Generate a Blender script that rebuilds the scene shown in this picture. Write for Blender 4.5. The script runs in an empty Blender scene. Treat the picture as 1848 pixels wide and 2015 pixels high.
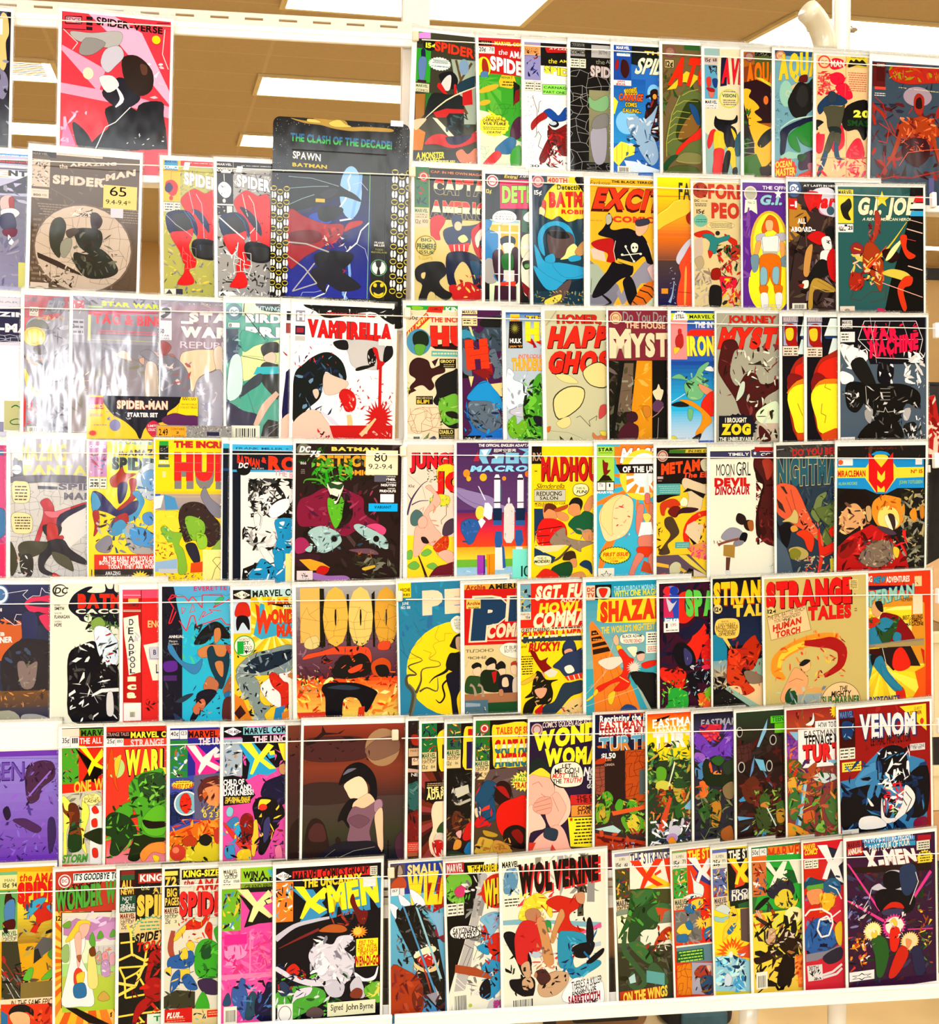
import bpy, math, random
import numpy as np
from mathutils import Matrix, Vector

# ------------------------------------------------------------------ camera, world, lamps, exposure
scene = bpy.context.scene
COL = scene.collection
cam_data = bpy.data.cameras.new('camera')
cam_data.sensor_fit = 'HORIZONTAL'
cam_data.sensor_width = 36.0
cam_data.lens = 36.0 * 2600.0 / 1848.0
cam_data.clip_start, cam_data.clip_end = 0.02, 200
cam = bpy.data.objects.new('camera', cam_data)
COL.objects.link(cam)
CAM_RIGHT = Vector((0.98827764, -0.15147359, 0.01905388))
CAM_UP = Vector((-0.00050543, 0.12155961, 0.99258400))
CAM_BACK = Vector((-0.15266645, -0.98095821, 0.12005808))
CAM_POS = Vector((-0.32823, -2.10906, 1.67812))
cam.matrix_world = Matrix(((CAM_RIGHT.x, CAM_UP.x, CAM_BACK.x, CAM_POS.x),
                           (CAM_RIGHT.y, CAM_UP.y, CAM_BACK.y, CAM_POS.y),
                           (CAM_RIGHT.z, CAM_UP.z, CAM_BACK.z, CAM_POS.z), (0, 0, 0, 1)))
scene.camera = cam
vs = scene.view_settings
vs.view_transform = 'Standard'
vs.look = 'None'
vs.gamma = 1.0
vs.use_curve_mapping = False
vs.exposure = 0.0

world = bpy.data.worlds.new('hall_air')
scene.world = world
world.use_nodes = True
world.node_tree.nodes['Background'].inputs[0].default_value = (0.96, 0.96, 1.0, 1)
world.node_tree.nodes['Background'].inputs[1].default_value = 0.12

LAMP_STRENGTH = 11.0      # fluorescent troffers in the ceiling


def area_light(name, loc, target, size, size_y, power, color):
    d = bpy.data.lights.new(name, 'AREA')
    d.shape = 'RECTANGLE'
    d.size, d.size_y, d.energy, d.color = size, size_y, power, color
    o = bpy.data.objects.new(name, d)
    COL.objects.link(o)
    o.location = loc
    o.rotation_euler = (Vector(target) - Vector(loc)).to_track_quat('-Z', 'Y').to_euler()
    return o


# added fill light, unseen behind the photographer, to brighten the covers, and the flash beside the camera
area_light('front_fill_light', (-0.4, -5.0, 3.25), (0.1, 0, 1.1), 5.0, 0.7, 215, (0.93, 0.97, 1.0))
area_light('camera_flash', (-0.66, -2.35, 1.80), (-0.5, 0, 1.5), 0.22, 0.14, 13.0, (0.93, 0.96, 1.0))

# ------------------------------------------------------------------ colour and materials
PAPER = 0.80


def lin(c):
    c = c / 255.0
    return c / 12.92 if c <= 0.04045 else ((c + 0.055) / 1.055) ** 2.4


def hexcol(h):
    """Ink colour from a three-digit code; printing black is a little deeper than its code."""
    return tuple(PAPER * lin(max(3.0, (int(ch, 16) * 17 - 20) * 255 / 235)) for ch in h)


def new_mat(name):
    m = bpy.data.materials.new(name)
    m.use_nodes = True
    nt = m.node_tree
    return m, nt, nt.nodes['Principled BSDF']


def noise_mat(name, col, rough=0.5, scale=8.0, amount=0.12, metallic=0.0, coat=0.0, bump=0.0):
    m, nt, b = new_mat(name)
    tc = nt.nodes.new('ShaderNodeTexCoord')
    nz = nt.nodes.new('ShaderNodeTexNoise')
    nz.inputs['Scale'].default_value = scale
    nz.inputs['Detail'].default_value = 5
    nt.links.new(tc.outputs['Object'], nz.inputs['Vector'])
    rp = nt.nodes.new('ShaderNodeValToRGB')
    a = 1 - amount
    rp.color_ramp.elements[0].color = (col[0] * a, col[1] * a, col[2] * a, 1)
    rp.color_ramp.elements[0].position = 0.3
    rp.color_ramp.elements[1].color = (min(1, col[0] * (1 + amount)), min(1, col[1] * (1 + amount)), min(1, col[2] * (1 + amount)), 1)
    rp.color_ramp.elements[1].position = 0.7
    nt.links.new(nz.outputs['Fac'], rp.inputs['Fac'])
    nt.links.new(rp.outputs['Color'], b.inputs['Base Color'])
    b.inputs['Roughness'].default_value = rough
    b.inputs['Metallic'].default_value = metallic
    b.inputs['Coat Weight'].default_value = coat
    b.inputs['Coat Roughness'].default_value = 0.12
    if bump:
        bp = nt.nodes.new('ShaderNodeBump')
        bp.inputs['Strength'].default_value = bump
        bp.inputs['Distance'].default_value = 0.004
        nt.links.new(nz.outputs['Fac'], bp.inputs['Height'])
        nt.links.new(bp.outputs['Normal'], b.inputs['Normal'])
    return m


def print_mat(name, coat, coat_rough, bump, scale):
    """Printed paper inside a clear bag: ink colour per face, glossy wavy film on top."""
    m, nt, b = new_mat(name)
    at = nt.nodes.new('ShaderNodeAttribute')
    at.attribute_name = 'ink'
    tc = nt.nodes.new('ShaderNodeTexCoord')
    gr = nt.nodes.new('ShaderNodeTexNoise')          # paper grain
    gr.inputs['Scale'].default_value = 900
    nt.links.new(tc.outputs['Object'], gr.inputs['Vector'])
    mx = nt.nodes.new('ShaderNodeMix')
    mx.data_type = 'RGBA'
    mx.blend_type = 'MULTIPLY'
    mx.inputs[0].default_value = 0.10
    nt.links.new(at.outputs['Color'], mx.inputs[6])
    nt.links.new(gr.outputs['Color'], mx.inputs[7])
    nt.links.new(mx.outputs[2], b.inputs['Base Color'])
    b.inputs['Roughness'].default_value = 0.55
    b.inputs['Specular IOR Level'].default_value = 0.04
    b.inputs['Coat Weight'].default_value = coat
    b.inputs['Coat Roughness'].default_value = coat_rough
    mp = nt.nodes.new('ShaderNodeMapping')
    mp.inputs['Scale'].default_value = (1.0, 0.35, 1.0)
    nt.links.new(tc.outputs['Object'], mp.inputs['Vector'])
    nz = nt.nodes.new('ShaderNodeTexNoise')
    nz.inputs['Scale'].default_value = scale
    nz.inputs['Detail'].default_value = 3
    nt.links.new(mp.outputs['Vector'], nz.inputs['Vector'])
    bp = nt.nodes.new('ShaderNodeBump')
    bp.inputs['Strength'].default_value = bump
    bp.inputs['Distance'].default_value = 0.01
    nt.links.new(nz.outputs['Fac'], bp.inputs['Height'])
    nt.links.new(bp.outputs['Normal'], b.inputs['Coat Normal'])
    return m


def clear_film(name, bump=0.5, rough=0.12, ior=1.5):
    m, nt, b = new_mat(name)
    out = nt.nodes['Material Output']
    tr = nt.nodes.new('ShaderNodeBsdfTransparent')
    tr.inputs['Color'].default_value = (0.96, 0.96, 0.94, 1)
    gl = nt.nodes.new('ShaderNodeBsdfGlossy')
    gl.inputs['Roughness'].default_value = rough
    nz = nt.nodes.new('ShaderNodeTexNoise')
    nz.inputs['Scale'].default_value = 60
    bp = nt.nodes.new('ShaderNodeBump')
    bp.inputs['Strength'].default_value = bump
    bp.inputs['Distance'].default_value = 0.004
    nt.links.new(nz.outputs['Fac'], bp.inputs['Height'])
    nt.links.new(bp.outputs['Normal'], gl.inputs['Normal'])
    fr = nt.nodes.new('ShaderNodeFresnel')
    fr.inputs['IOR'].default_value = ior
    mx = nt.nodes.new('ShaderNodeMixShader')
    nt.links.new(fr.outputs['Fac'], mx.inputs[0])
    nt.links.new(tr.outputs[0], mx.inputs[1])
    nt.links.new(gl.outputs[0], mx.inputs[2])
    nt.links.new(mx.outputs[0], out.inputs['Surface'])
    nt.nodes.remove(b)
    return m


def lamp_mat(name, strength):
    m, nt, b = new_mat(name)
    b.inputs['Base Color'].default_value = (0.9, 0.9, 0.85, 1)
    b.inputs['Emission Color'].default_value = (1.0, 0.96, 0.86, 1)
    b.inputs['Emission Strength'].default_value = strength
    return m


def ceiling_mat():
    m, nt, b = new_mat('ceiling_tiles')
    tc = nt.nodes.new('ShaderNodeTexCoord')
    bk = nt.nodes.new('ShaderNodeTexBrick')
    bk.offset = 0.0
    bk.inputs['Color1'].default_value = (0.50, 0.385, 0.22, 1)
    bk.inputs['Color2'].default_value = (0.48, 0.37, 0.21, 1)
    bk.inputs['Mortar'].default_value = (0.54, 0.425, 0.26, 1)
    bk.inputs['Scale'].default_value = 1.0
    bk.inputs['Mortar Size'].default_value = 0.012
    bk.inputs['Brick Width'].default_value = 1.25
    bk.inputs['Row Height'].default_value = 0.59
    nt.links.new(tc.outputs['Object'], bk.inputs['Vector'])
    nz = nt.nodes.new('ShaderNodeTexNoise')
    nz.inputs['Scale'].default_value = 40
    nt.links.new(tc.outputs['Object'], nz.inputs['Vector'])
    mx = nt.nodes.new('ShaderNodeMix')
    mx.data_type = 'RGBA'
    mx.blend_type = 'MULTIPLY'
    mx.inputs[0].default_value = 0.2
    nt.links.new(bk.outputs['Color'], mx.inputs[6])
    nt.links.new(nz.outputs['Color'], mx.inputs[7])
    nt.links.new(mx.outputs[2], b.inputs['Base Color'])
    b.inputs['Roughness'].default_value = 0.9
    return m


M_PRINT = print_mat('bagged_print', 0.25, 0.10, 0.15, 14)
M_WAVY = print_mat('crinkled_bag_print', 1.0, 0.20, 0.6, 16)
M_BOARD = noise_mat('white_board', (0.80, 0.775, 0.72), 0.45, 20, 0.02, coat=0.3)
M_PAGES = noise_mat('page_edges', (0.74, 0.68, 0.56), 0.8, 300, 0.1)
M_FILM = clear_film('clear_bag_film')
M_SHELL = clear_film('clear_moulded_shell', 0.0, 0.30, 1.12)
M_NOTE = print_mat('note_paper', 0.0, 0.3, 0.0, 10)
M_RACK = noise_mat('white_plastic', (0.80, 0.785, 0.75), 0.35, 5, 0.03, coat=0.25)
M_RAIL = noise_mat('cream_enamel', (0.62, 0.565, 0.50), 0.4, 5, 0.03)
M_POST = noise_mat('post_enamel', (0.64, 0.60, 0.54), 0.4, 5, 0.03)
M_PIPE = noise_mat('pvc_pipe', (0.60, 0.58, 0.51), 0.3, 6, 0.03, coat=0.3)
M_ELBOW = noise_mat('yellowed_pvc', (0.58, 0.53, 0.38), 0.3, 6, 0.04, coat=0.3)
M_CORD = noise_mat('elastic_cord', (0.85, 0.80, 0.70), 0.5, 50, 0.05)
M_STEEL = noise_mat('steel', (0.5, 0.48, 0.42), 0.3, 20, 0.1, metallic=1.0)
M_WALL = noise_mat('tan_wall', (0.56, 0.37, 0.15), 0.85, 1.2, 0.10)
M_SIDE = noise_mat('cream_wall', (0.62, 0.52, 0.36), 0.85, 1.2, 0.05)
M_FLOOR = noise_mat('tan_floor', (0.62, 0.45, 0.22), 0.5, 3, 0.12)
M_BLACK = noise_mat('black_fabric', (0.012, 0.011, 0.010), 0.9, 30, 0.3)
M_LEATHER = noise_mat('brown_leather', (0.16, 0.075, 0.03), 0.4, 12, 0.4)
M_BLUE = noise_mat('dark_blue_fabric', (0.03, 0.09, 0.12), 0.8, 20, 0.3)
M_ORANGE = noise_mat('orange_fabric', (0.62, 0.33, 0.10), 0.8, 20, 0.2)
M_CARD = noise_mat('cardboard', (0.50, 0.30, 0.13), 0.85, 9, 0.1)
M_CREAM = noise_mat('cream_board', (0.74, 0.64, 0.40), 0.7, 6, 0.06)
M_WOOD = noise_mat('pale_wood', (0.72, 0.58, 0.32), 0.6, 6, 0.12)
M_LAMP = lamp_mat('lit_diffuser', LAMP_STRENGTH)
M_VENT = noise_mat('vent_enamel', (0.66, 0.54, 0.36), 0.7, 6, 0.03)
M_FRAME = noise_mat('lamp_frame', (0.62, 0.52, 0.28), 0.5, 5, 0.03)


# ------------------------------------------------------------------ mesh helpers
class MB:
    """Collects shapes for ONE mesh object."""
    def __init__(self):
        self.v, self.f = [], []

    def box(self, x0, x1, y0, y1, z0, z1, mat=None):
        b = len(self.v)
        for z in (z0, z1):
            for y in (y0, y1):
                for x in (x0, x1):
                    p = Vector((x, y, z))
                    self.v.append(tuple(mat @ p) if mat else (x, y, z))
        for q in ((0, 2, 3, 1), (4, 5, 7, 6), (0, 1, 5, 4), (2, 6, 7, 3), (0, 4, 6, 2), (1, 3, 7, 5)):
            self.f.append(tuple(b + i for i in q))
        return self

    def tube(self, pts, r, n=12):
        pts = [Vector(p) for p in pts]
        rs = r if isinstance(r, (list, tuple)) else [r] * len(pts)
        b = len(self.v)
        prev = None
        for i, p in enumerate(pts):
            t = (pts[min(i + 1, len(pts) - 1)] - pts[max(i - 1, 0)]).normalized()
            a = prev if prev else (Vector((0, 0, 1)) if abs(t.z) < 0.9 else Vector((1, 0, 0)))
            u = (a - t * a.dot(t)).normalized()
            prev = u
            w = t.cross(u)
            for k in range(n):
                an = 2 * math.pi * k / n
                self.v.append(tuple(p + rs[i] * (math.cos(an) * u + math.sin(an) * w)))
        for i in range(len(pts) - 1):
            for k in range(n):
                k2 = (k + 1) % n
                self.f.append((b + i * n + k, b + i * n + k2, b + (i + 1) * n + k2, b + (i + 1) * n + k))
        self.f.append(tuple(b + k for k in reversed(range(n))))
        self.f.append(tuple(b + (len(pts) - 1) * n + k for k in range(n)))
        return self

    def build(self, name, mat, parent=None, bevel=0.0, smooth=False, subsurf=0):
        me = bpy.data.meshes.new(name)
        me.from_pydata(self.v, [], self.f)
        me.materials.append(mat)
        o = bpy.data.objects.new(name, me)
        COL.objects.link(o)
        if parent:
            o.parent = parent
        if bevel:
            m = o.modifiers.new('bevel', 'BEVEL')
            m.width, m.segments, m.limit_method = bevel, 2, 'ANGLE'
        if subsurf:
            m = o.modifiers.new('soft', 'SUBSURF')
            m.levels = m.render_levels = subsurf
        if smooth or subsurf:
            me.shade_smooth()
        return o


def empty(name, mat=None, loc=None):
    o = bpy.data.objects.new(name, None)
    o.empty_display_size = 0.05
    COL.objects.link(o)
    if mat is not None:
        o.matrix_world = mat
    elif loc:
        o.location = loc
    return o


def tag(o, label=None, cat=None, group=None, kind=None):
    if label:
        o['label'] = label
    if cat:
        o['category'] = cat
    if group:
        o['group'] = group
    if kind:
        o['kind'] = kind
    return o


# ------------------------------------------------------------------ the hall
X0, X1, Y0, Y1, ZC = -9.0, 16.0, -6.4, 20.9, 3.4
tag(MB().box(X0, X1, Y0, Y1, -0.1, 0.0).build('floor', M_FLOOR), kind='structure')
GRID = Matrix.Translation((-0.21, 4.58, 0)) @ Matrix.Rotation(math.radians(3.8), 4, 'Z')
ce = tag(MB().box(-14, 21, -14, 19, 0, 0.1).build('ceiling', ceiling_mat()), kind='structure')
ce.matrix_world = GRID @ Matrix.Translation((0, 0.31, ZC))
tag(MB().box(X0, X1, Y1, Y1 + 0.1, 0, ZC + 0.05).build('wall_back', M_WALL), kind='structure')
tag(MB().box(X0, X1, Y0 - 0.1, Y0, 0, ZC + 0.05).build('wall_front', M_SIDE), kind='structure')
tag(MB().box(X0 - 0.1, X0, Y0, Y1, 0, ZC + 0.05).build('wall_left', M_SIDE), kind='structure')
tag(MB().box(X1, X1 + 0.1, Y0, Y1, 0, ZC + 0.05).build('wall_right', M_SIDE), kind='structure')

frame_bm = MB()
for a in ((-0.03, 1.25, -0.33, -0.30), (-0.03, 1.25, 0.30, 0.33), (-0.03, 0.0, -0.30, 0.30), (1.22, 1.25, -0.30, 0.30)):
    frame_bm.box(a[0], a[1], a[2], a[3], -0.018, 0.0)
lamp_root = lamp_frame = lamp_panel = None
for r in range(-4, 7):
    for c in range(-3, 6):
        m = GRID @ Matrix.Translation((c * 2.51 + (1.25 if False else 0), r * 2.36, ZC - 0.001))
        p = m.translation
        if not (X0 + 1.5 < p.x < X1 - 2 and Y0 + 0.6 < p.y < Y1 - 0.6):
            continue
        if lamp_root is None:
            lamp_root = empty('ceiling_light', m)
            lamp_frame = frame_bm.build('frame', M_FRAME, lamp_root)
            lamp_panel = MB().box(0, 1.22, -0.30, 0.30, -0.014, -0.002).build('diffuser', M_LAMP, lamp_root)
            o = lamp_root
        else:
            o = lamp_root.copy()
            COL.objects.link(o)
            o.matrix_world = m
            for ch in (lamp_frame, lamp_panel):
                k = ch.copy()
                k.parent = o
                COL.objects.link(k)
        spot = {(0, 0): 'long fluorescent ceiling panel at the top centre of the picture',
                (0, 1): 'wide bright ceiling panel behind the pipe elbow at the top right',
                (1, 0): 'bright ceiling panel level with the upright post above the black blister card',
                (2, 0): 'small far ceiling panel just left of the black blister card top',
                (2, -1): 'far ceiling panel seen between the leftmost dark comic and the pink comic'}.get((r, c))
        tag(o, spot or 'lit rectangular fluorescent panel farther along the brown tiled ceiling', 'ceiling light', 'fluorescent ceiling panels')

v = empty('ceiling_vent', GRID @ Matrix.Translation((-1.75, 2.25, ZC - 0.001)))
MB().box(-0.35, 0.45, -0.25, 0.25, -0.012, 0).build('vent_frame', M_VENT, v)
sl = MB()
for i in range(8):
    sl.box(-0.31, 0.41, -0.22 + i * 0.057, -0.19 + i * 0.057, -0.02, -0.012)
sl.build('slats', M_VENT, v)
tag(v, 'pale ceiling vent seen left of the hot pink comic', 'ceiling vent')

# ------------------------------------------------------------------ the rack
LEAN, BETA = math.radians(9), math.radians(5.5)
RS, RT, RN = Vector((1, 0, 0)), Vector((0, math.sin(LEAN), math.cos(LEAN))), Vector((0, -math.cos(LEAN), math.sin(LEAN)))
RO = Vector((0, 0, 1.42))
RACK = Matrix(((1, 0, 0, 0), (0, RT.y, RN.y, 0), (0, RT.z, RN.z, RO.z), (0, 0, 0, 1)))   # local x right, y up the rack, z to the viewer
TB = {1: 0.5163, 2: 0.2928, 3: 0.0698, 4: -0.1509, 5: -0.3737, 6: -0.5913, 7: -0.8113}
ROW_END = {1: 0.8626, 2: 0.7889, 3: 0.7907, 4: 0.7855, 5: 0.7872, 6: 0.7843, 7: 0.7894}          # right edge of the last bag on each shelf
N0 = 0.018
rack = empty('display_rack', RACK)
tag(rack, 'white slotted display rack whose ledges and thin cords hold all the bagged comics', 'display rack')


def bay_edge(t):
    return -0.0805 + (t - 0.85) * 0.0323


LEFT_ROWS = {k: TB[k] + 0.258 for k in TB}


def slotted_rail(x0, x1, t0, t1, slots=True):
    b = MB()
    if slots:
        # front plate with a row of long slots, then the plain lower band
        top, s1, s0, mid = t1, t1 - 0.0075, t1 - 0.0115, t1 - 0.021
        b.box(x0, x1, s1, top, -0.006, -0.002)
        b.box(x0, x1, mid, s0, -0.006, -0.002)
        x = x0
        pitch, slot = 0.0545, 0.029
        n = int((x1 - x0) / pitch)
        for i in range(n + 1):
            a = x0 + i * pitch
            e = min(a + pitch - slot, x1)
            b.box(a, e, s0, s1, -0.006, -0.002)
        b.box(x0, x1, mid - 0.001, mid + 0.001, -0.006, 0.001)
    return b


for k in range(1, 8):
    tl = LEFT_ROWS[k]
    xe = bay_edge(tl - 0.05)
    for bi, (x0, x1) in enumerate(((-1.15, xe - 0.004), (xe, ROW_END[k] + (0.001 if k < 7 else 0.004)))):
        t1 = {1: 0.8035, 7: -0.606}.get(k, tl + 0.012)
        if k == 1 and bi == 1:
            t1 = 0.80
        slotted_rail(x0, x1, t1 - 0.042, t1).build('slotted_rail', M_RAIL, rack)
        MB().box(x0, x1, t1 - 0.042, t1 - 0.021, -0.006, 0.0015).build('rail_band', M_RACK, rack, bevel=0.0015)
        tb = TB[k]
        lip = 0.021 if k == 7 else 0.010
        led = MB()
        led.box(x0, x1, tb - 0.003, tb, -0.004, 0.0240)
        led.box(x0, x1, tb, tb + 0.026, -0.004, -0.001)
        led.box(x0, x1, tb - 0.003, tb + lip, 0.0215, 0.0240)
        if k == 7:
            led.v, led.f = [], []
            led.box(x0, x1 + 0.02 * bi, tb - 0.003, tb, -0.004, 0.030)
            led.box(x0, x1 + 0.02 * bi, tb, tb + 0.026, -0.004, -0.001)
            led.box(x0, x1 + 0.02 * bi, tb - 0.004, tb + lip - 0.004, 0.027, 0.031)
            led.box(x0, x1 + 0.02 * bi, tb + lip - 0.006, tb + lip, 0.0255, 0.0335)
        led.build('ledge', M_RACK, rack, bevel=0.0012)
        ct = tl - (0.024 if k in (5, 6) else 0.018)
        cz = N0 + (ct - tb) * math.tan(BETA) + (0.0045 if (k, bi) != (2, 0) else 0.0165)
        cx1 = ROW_END[k] + 0.004 if bi == 1 else x1 - 0.002
        cord = MB().tube([(x0 + 0.004, ct, cz), ((x0 + x1) / 2, ct - 0.0012, cz + 0.0005), (cx1, ct, cz)], 0.0008, 6)
        cord.build('cord', M_CORD, rack)
        cl = MB()
        if bi == 1:
            cl.box(cx1 - 0.0025, cx1 + 0.006, ct - 0.016, ct + 0.010, cz - 0.010, cz + 0.002)
            cl.build('cord_clip', M_RACK, rack, bevel=0.002)
        else:
            cl.box(cx1 - 0.006, cx1 + 0.005, ct - 0.003, ct + 0.014, cz - 0.0015, cz + 0.0025)
            tag(cl.build('cord_clip', M_ELBOW, rack, bevel=0.004), 'yellowish centre cord clip')

# uprights
post = MB()
for (xa, xb, t), (xc, xd, t2) in (((-0.103, -0.058, 0.98), (-0.130, -0.086, -0.99)),):
    base = len(post.v)
    for z in (-0.040, -0.012):
        post.v += [(xa, t, z), (xb, t, z), (xd, t2, z), (xc, t2, z)]
    for q in ((4, 5, 6, 7), (3, 2, 1, 0), (0, 1, 5, 4), (1, 2, 6, 5), (2, 3, 7, 6), (3, 0, 4, 7)):
        post.f.append(tuple(base + i for i in q))
post.build('post', M_POST, rack, bevel=0.002)
MB().tube([(0.669, 1.05, -0.026), (0.631, -0.84, -0.026), (0.6235, -1.30, -0.026)], 0.0158, 24).build('post', M_PIPE, rack, smooth=True)
MB().tube([(0.637, 0.60, -0.030), (0.637, 0.812, -0.030)], 0.0165, 24).build('strut', M_PIPE, rack, smooth=True)
MB().tube([(0.475, -0.80, -0.020), (0.470, -0.86, -0.020), (0.452, -1.30, -0.020)], 0.0158, 24).build('leg', M_PIPE, rack, smooth=True)
el = []
for i in range(9):
    a = math.radians(6 + 8.5 * i)
    el.append((0.637 - 0.052 * (1 - math.cos(a)) * 1.1, 0.806 + 0.062 * math.sin(a), -0.030 + 0.030 * (1 - math.cos(a))))
e = MB().tube([(0.637, 0.800, -0.030)] + el, 0.0205, 24).build('elbow_fitting', M_ELBOW, rack, smooth=True)
MB().tube([(0.606, 0.843, -0.026), (0.694, 0.846, -0.026)], 0.0034, 8).build('bolt', M_STEEL, e)
MB().tube([(0.603, 0.843, -0.026), (0.609, 0.843, -0.026)], 0.0065, 6).build('nut', M_STEEL, e)
MB().tube([(0.683, 0.846, -0.026), (0.690, 0.846, -0.026)], 0.0065, 6).build('nut', M_STEEL, e)

# ------------------------------------------------------------------ things standing behind the rack
def open_bin(name, x0, x1, y0, y1, z0, z1, mat, label, cat, rim=0.012):
    root = empty(name, loc=(x0, y0, z0))
    w, d, h, t = x1 - x0, y1 - y0, z1 - z0, 0.006
    b = MB()
    b.box(0, w, 0, d, 0, t).box(0, w, 0, t, t, h).box(0, w, d - t, d, t, h).box(0, t, t, d - t, t, h).box(w - t, w, t, d - t, t, h)
    b.build('body', mat, root)
    r = MB()
    r.box(-rim, w + rim, -rim, 0, h - 0.03, h).box(-rim, w + rim, d, d + rim, h - 0.03, h)
    r.box(-rim, 0, 0, d, h - 0.03, h).box(w, w + rim, 0, d, h - 0.03, h)
    r.build('rim', mat, root, bevel=0.004)
    return tag(root, label, cat)


def carton(name, x0, x1, y0, y1, z0, z1, mat, label, cat, flaps=False):
    root = empty(name, loc=(x0, y0, z0))
    w, d, h = x1 - x0, y1 - y0, z1 - z0
    MB().box(0, w, 0, d, 0, h).build('body', mat, root, bevel=0.004)
    MB().box(w * 0.28, w * 0.36, -0.001, d, h - 0.06, h + 0.0015).build('tape', M_WOOD, root)
    if flaps:
        for sx, tilt in ((-1, -28), (1, 24)):
            fl = MB().box(0, w * 0.5, 0, d, 0, 0.005).build('flap', M_CARD, root)
            fl.location = (0 if sx < 0 else w, 0 if sx < 0 else d, h)
            fl.rotation_euler = (0, math.radians(tilt), 0 if sx < 0 else math.pi)
    return tag(root, label, cat)


carton('cardboard_box', 0.93, 1.41, 1.00, 1.60, 0.0, 0.30, M_CREAM, 'long cream cardboard box on the floor under the bottom right ledge', 'box')
carton('storage_crate', 1.425, 2.00, 1.12, 1.60, 0.0, 0.320, M_BLACK, 'black crate at the bottom of the stack right of the rack', 'crate')
carton('cardboard_box', 1.415, 1.98, 1.12, 1.58, 0.3225, 0.465, M_CARD, 'brown cardboard box resting on the black crate right of the rack', 'box')
open_bin('storage_bin', 1.432, 1.99, 1.12, 1.58, 0.4675, 0.594, M_CREAM, 'low cream bin stacked on the brown cardboard box', 'storage bin', 0.008)
carton('storage_crate', 1.428, 1.99, 1.12, 1.58, 0.595, 0.670, M_BLACK, 'flat black tray between the two cream bins right of the rack', 'crate')
open_bin('storage_bin', 1.425, 1.98, 1.12, 1.58, 0.6725, 0.962, M_CREAM, 'tall cream bin at the top of the stack right of the rack', 'storage bin')
carton('cardboard_box', 1.47, 1.95, 1.14, 1.56, 0.680, 0.975, M_CARD, 'open brown cardboard box standing inside the tall cream bin', 'box', True)

# black cloth backdrop on a frame, with magazines on a wooden slat in front of it
cloth = MB()
nx = 60
for i in range(nx + 1):
    x = 2.25 + 1.4 * i / nx
    y = 3.30 + 0.02 * math.sin(i * 0.9) + 0.012 * math.sin(i * 2.3)
    cloth.v += [(x, y, 0.02), (x, y, 1.57)]
for i in range(nx):
    cloth.f.append((2 * i, 2 * i + 2, 2 * i + 3, 2 * i + 1))
bd = empty('black_backdrop', loc=(0, 0, 0))
o = cloth.build('cloth', M_BLACK, bd, smooth=True)
o.modifiers.new('thick', 'SOLIDIFY').thickness = 0.004
MB().tube([(2.23, 3.33, 1.575), (3.68, 3.33, 1.575)], 0.012).build('top_bar', M_BLACK, bd)
for x in (2.24, 3.67):
    MB().tube([(x, 3.33, 0), (x, 3.33, 1.575)], 0.012).build('upright', M_BLACK, bd)
tag(bd, 'black cloth backdrop hanging at the right edge beside the rack', 'backdrop')
MAGS = []
slat = MB().box(-0.05, 0.62, -0.012, 0.03, -0.016, 0.016).build('wooden_slat', M_WOOD, None, bevel=0.003)
slat.location = (2.36, 3.22, 1.29)
slat.rotation_euler = (0, math.radians(-14), 0)
tag(slat, 'slanting pale wooden slat across the black backdrop', 'slat')
for i, (mx_, mz_, pal, lab_) in enumerate(((2.37, 1.29, ('c33', 'edc'), 'red and cream magazine leaning on the wooden slat at the right edge'),
                                        (2.56, 1.25, ('335', 'ec6'), 'blue and yellow magazine farther along the wooden slat'))):
    MAGS.append((mx_, mz_, pal, lab_))
hang = empty('hanging_sign', loc=(3.88, 6.0, 2.20))
MB().box(0, 1.2, 0, 0.05, 0, 0.075).build('sign_board', M_BLACK, hang, bevel=0.006)
for x in (0.15, 1.05):
    MB().tube([(x, 0.025, 0.07), (x, 0.025, 1.2)], 0.003, 6).build('wire', M_STEEL, hang)
tag(hang, 'narrow black sign hanging far back at the right edge', 'sign')


def soft_bag(name, loc, size, mat, strap_mat, label):
    root = empty(name, loc=loc)
    w, d, h = size
    b = MB()
    lv = [(0.0, 0.86), (0.10, 1.0), (0.5, 0.96), (0.85, 0.8), (1.0, 0.55)]
    for z, s in lv:
        for k in range(12):
            a = 2 * math.pi * k / 12
            cx_, sx_ = math.cos(a), math.sin(a)
            b.v.append((w / 2 * s * math.copysign(abs(cx_) ** 0.6, cx_), d / 2 * s * math.copysign(abs(sx_) ** 0.6, sx_), z * h))
    for i in range(len(lv) - 1):
        for k in range(12):
            k2 = (k + 1) % 12
            b.f.append((i * 12 + k, i * 12 + k2, i * 12 + 12 + k2, i * 12 + 12 + k))
    b.f.append(tuple(reversed(range(12))))
    b.f.append(tuple(range(48, 60)))
    b.build('body', mat, root, subsurf=2)
    MB().tube([(-w * 0.25, -d * 0.2, h * 0.92), (-w * 0.2, -d * 0.25, h * 1.12), (w * 0.2, -d * 0.25, h * 1.12), (w * 0.25, -d * 0.2, h * 0.92)], 0.012, 8).build('strap', strap_mat, root, smooth=True)
    MB().box(-w * 0.3, w * 0.3, -d * 0.53, -d * 0.44, h * 0.15, h * 0.5).build('pocket', strap_mat, root, bevel=0.01)
    return tag(root, label, 'bag')


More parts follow.
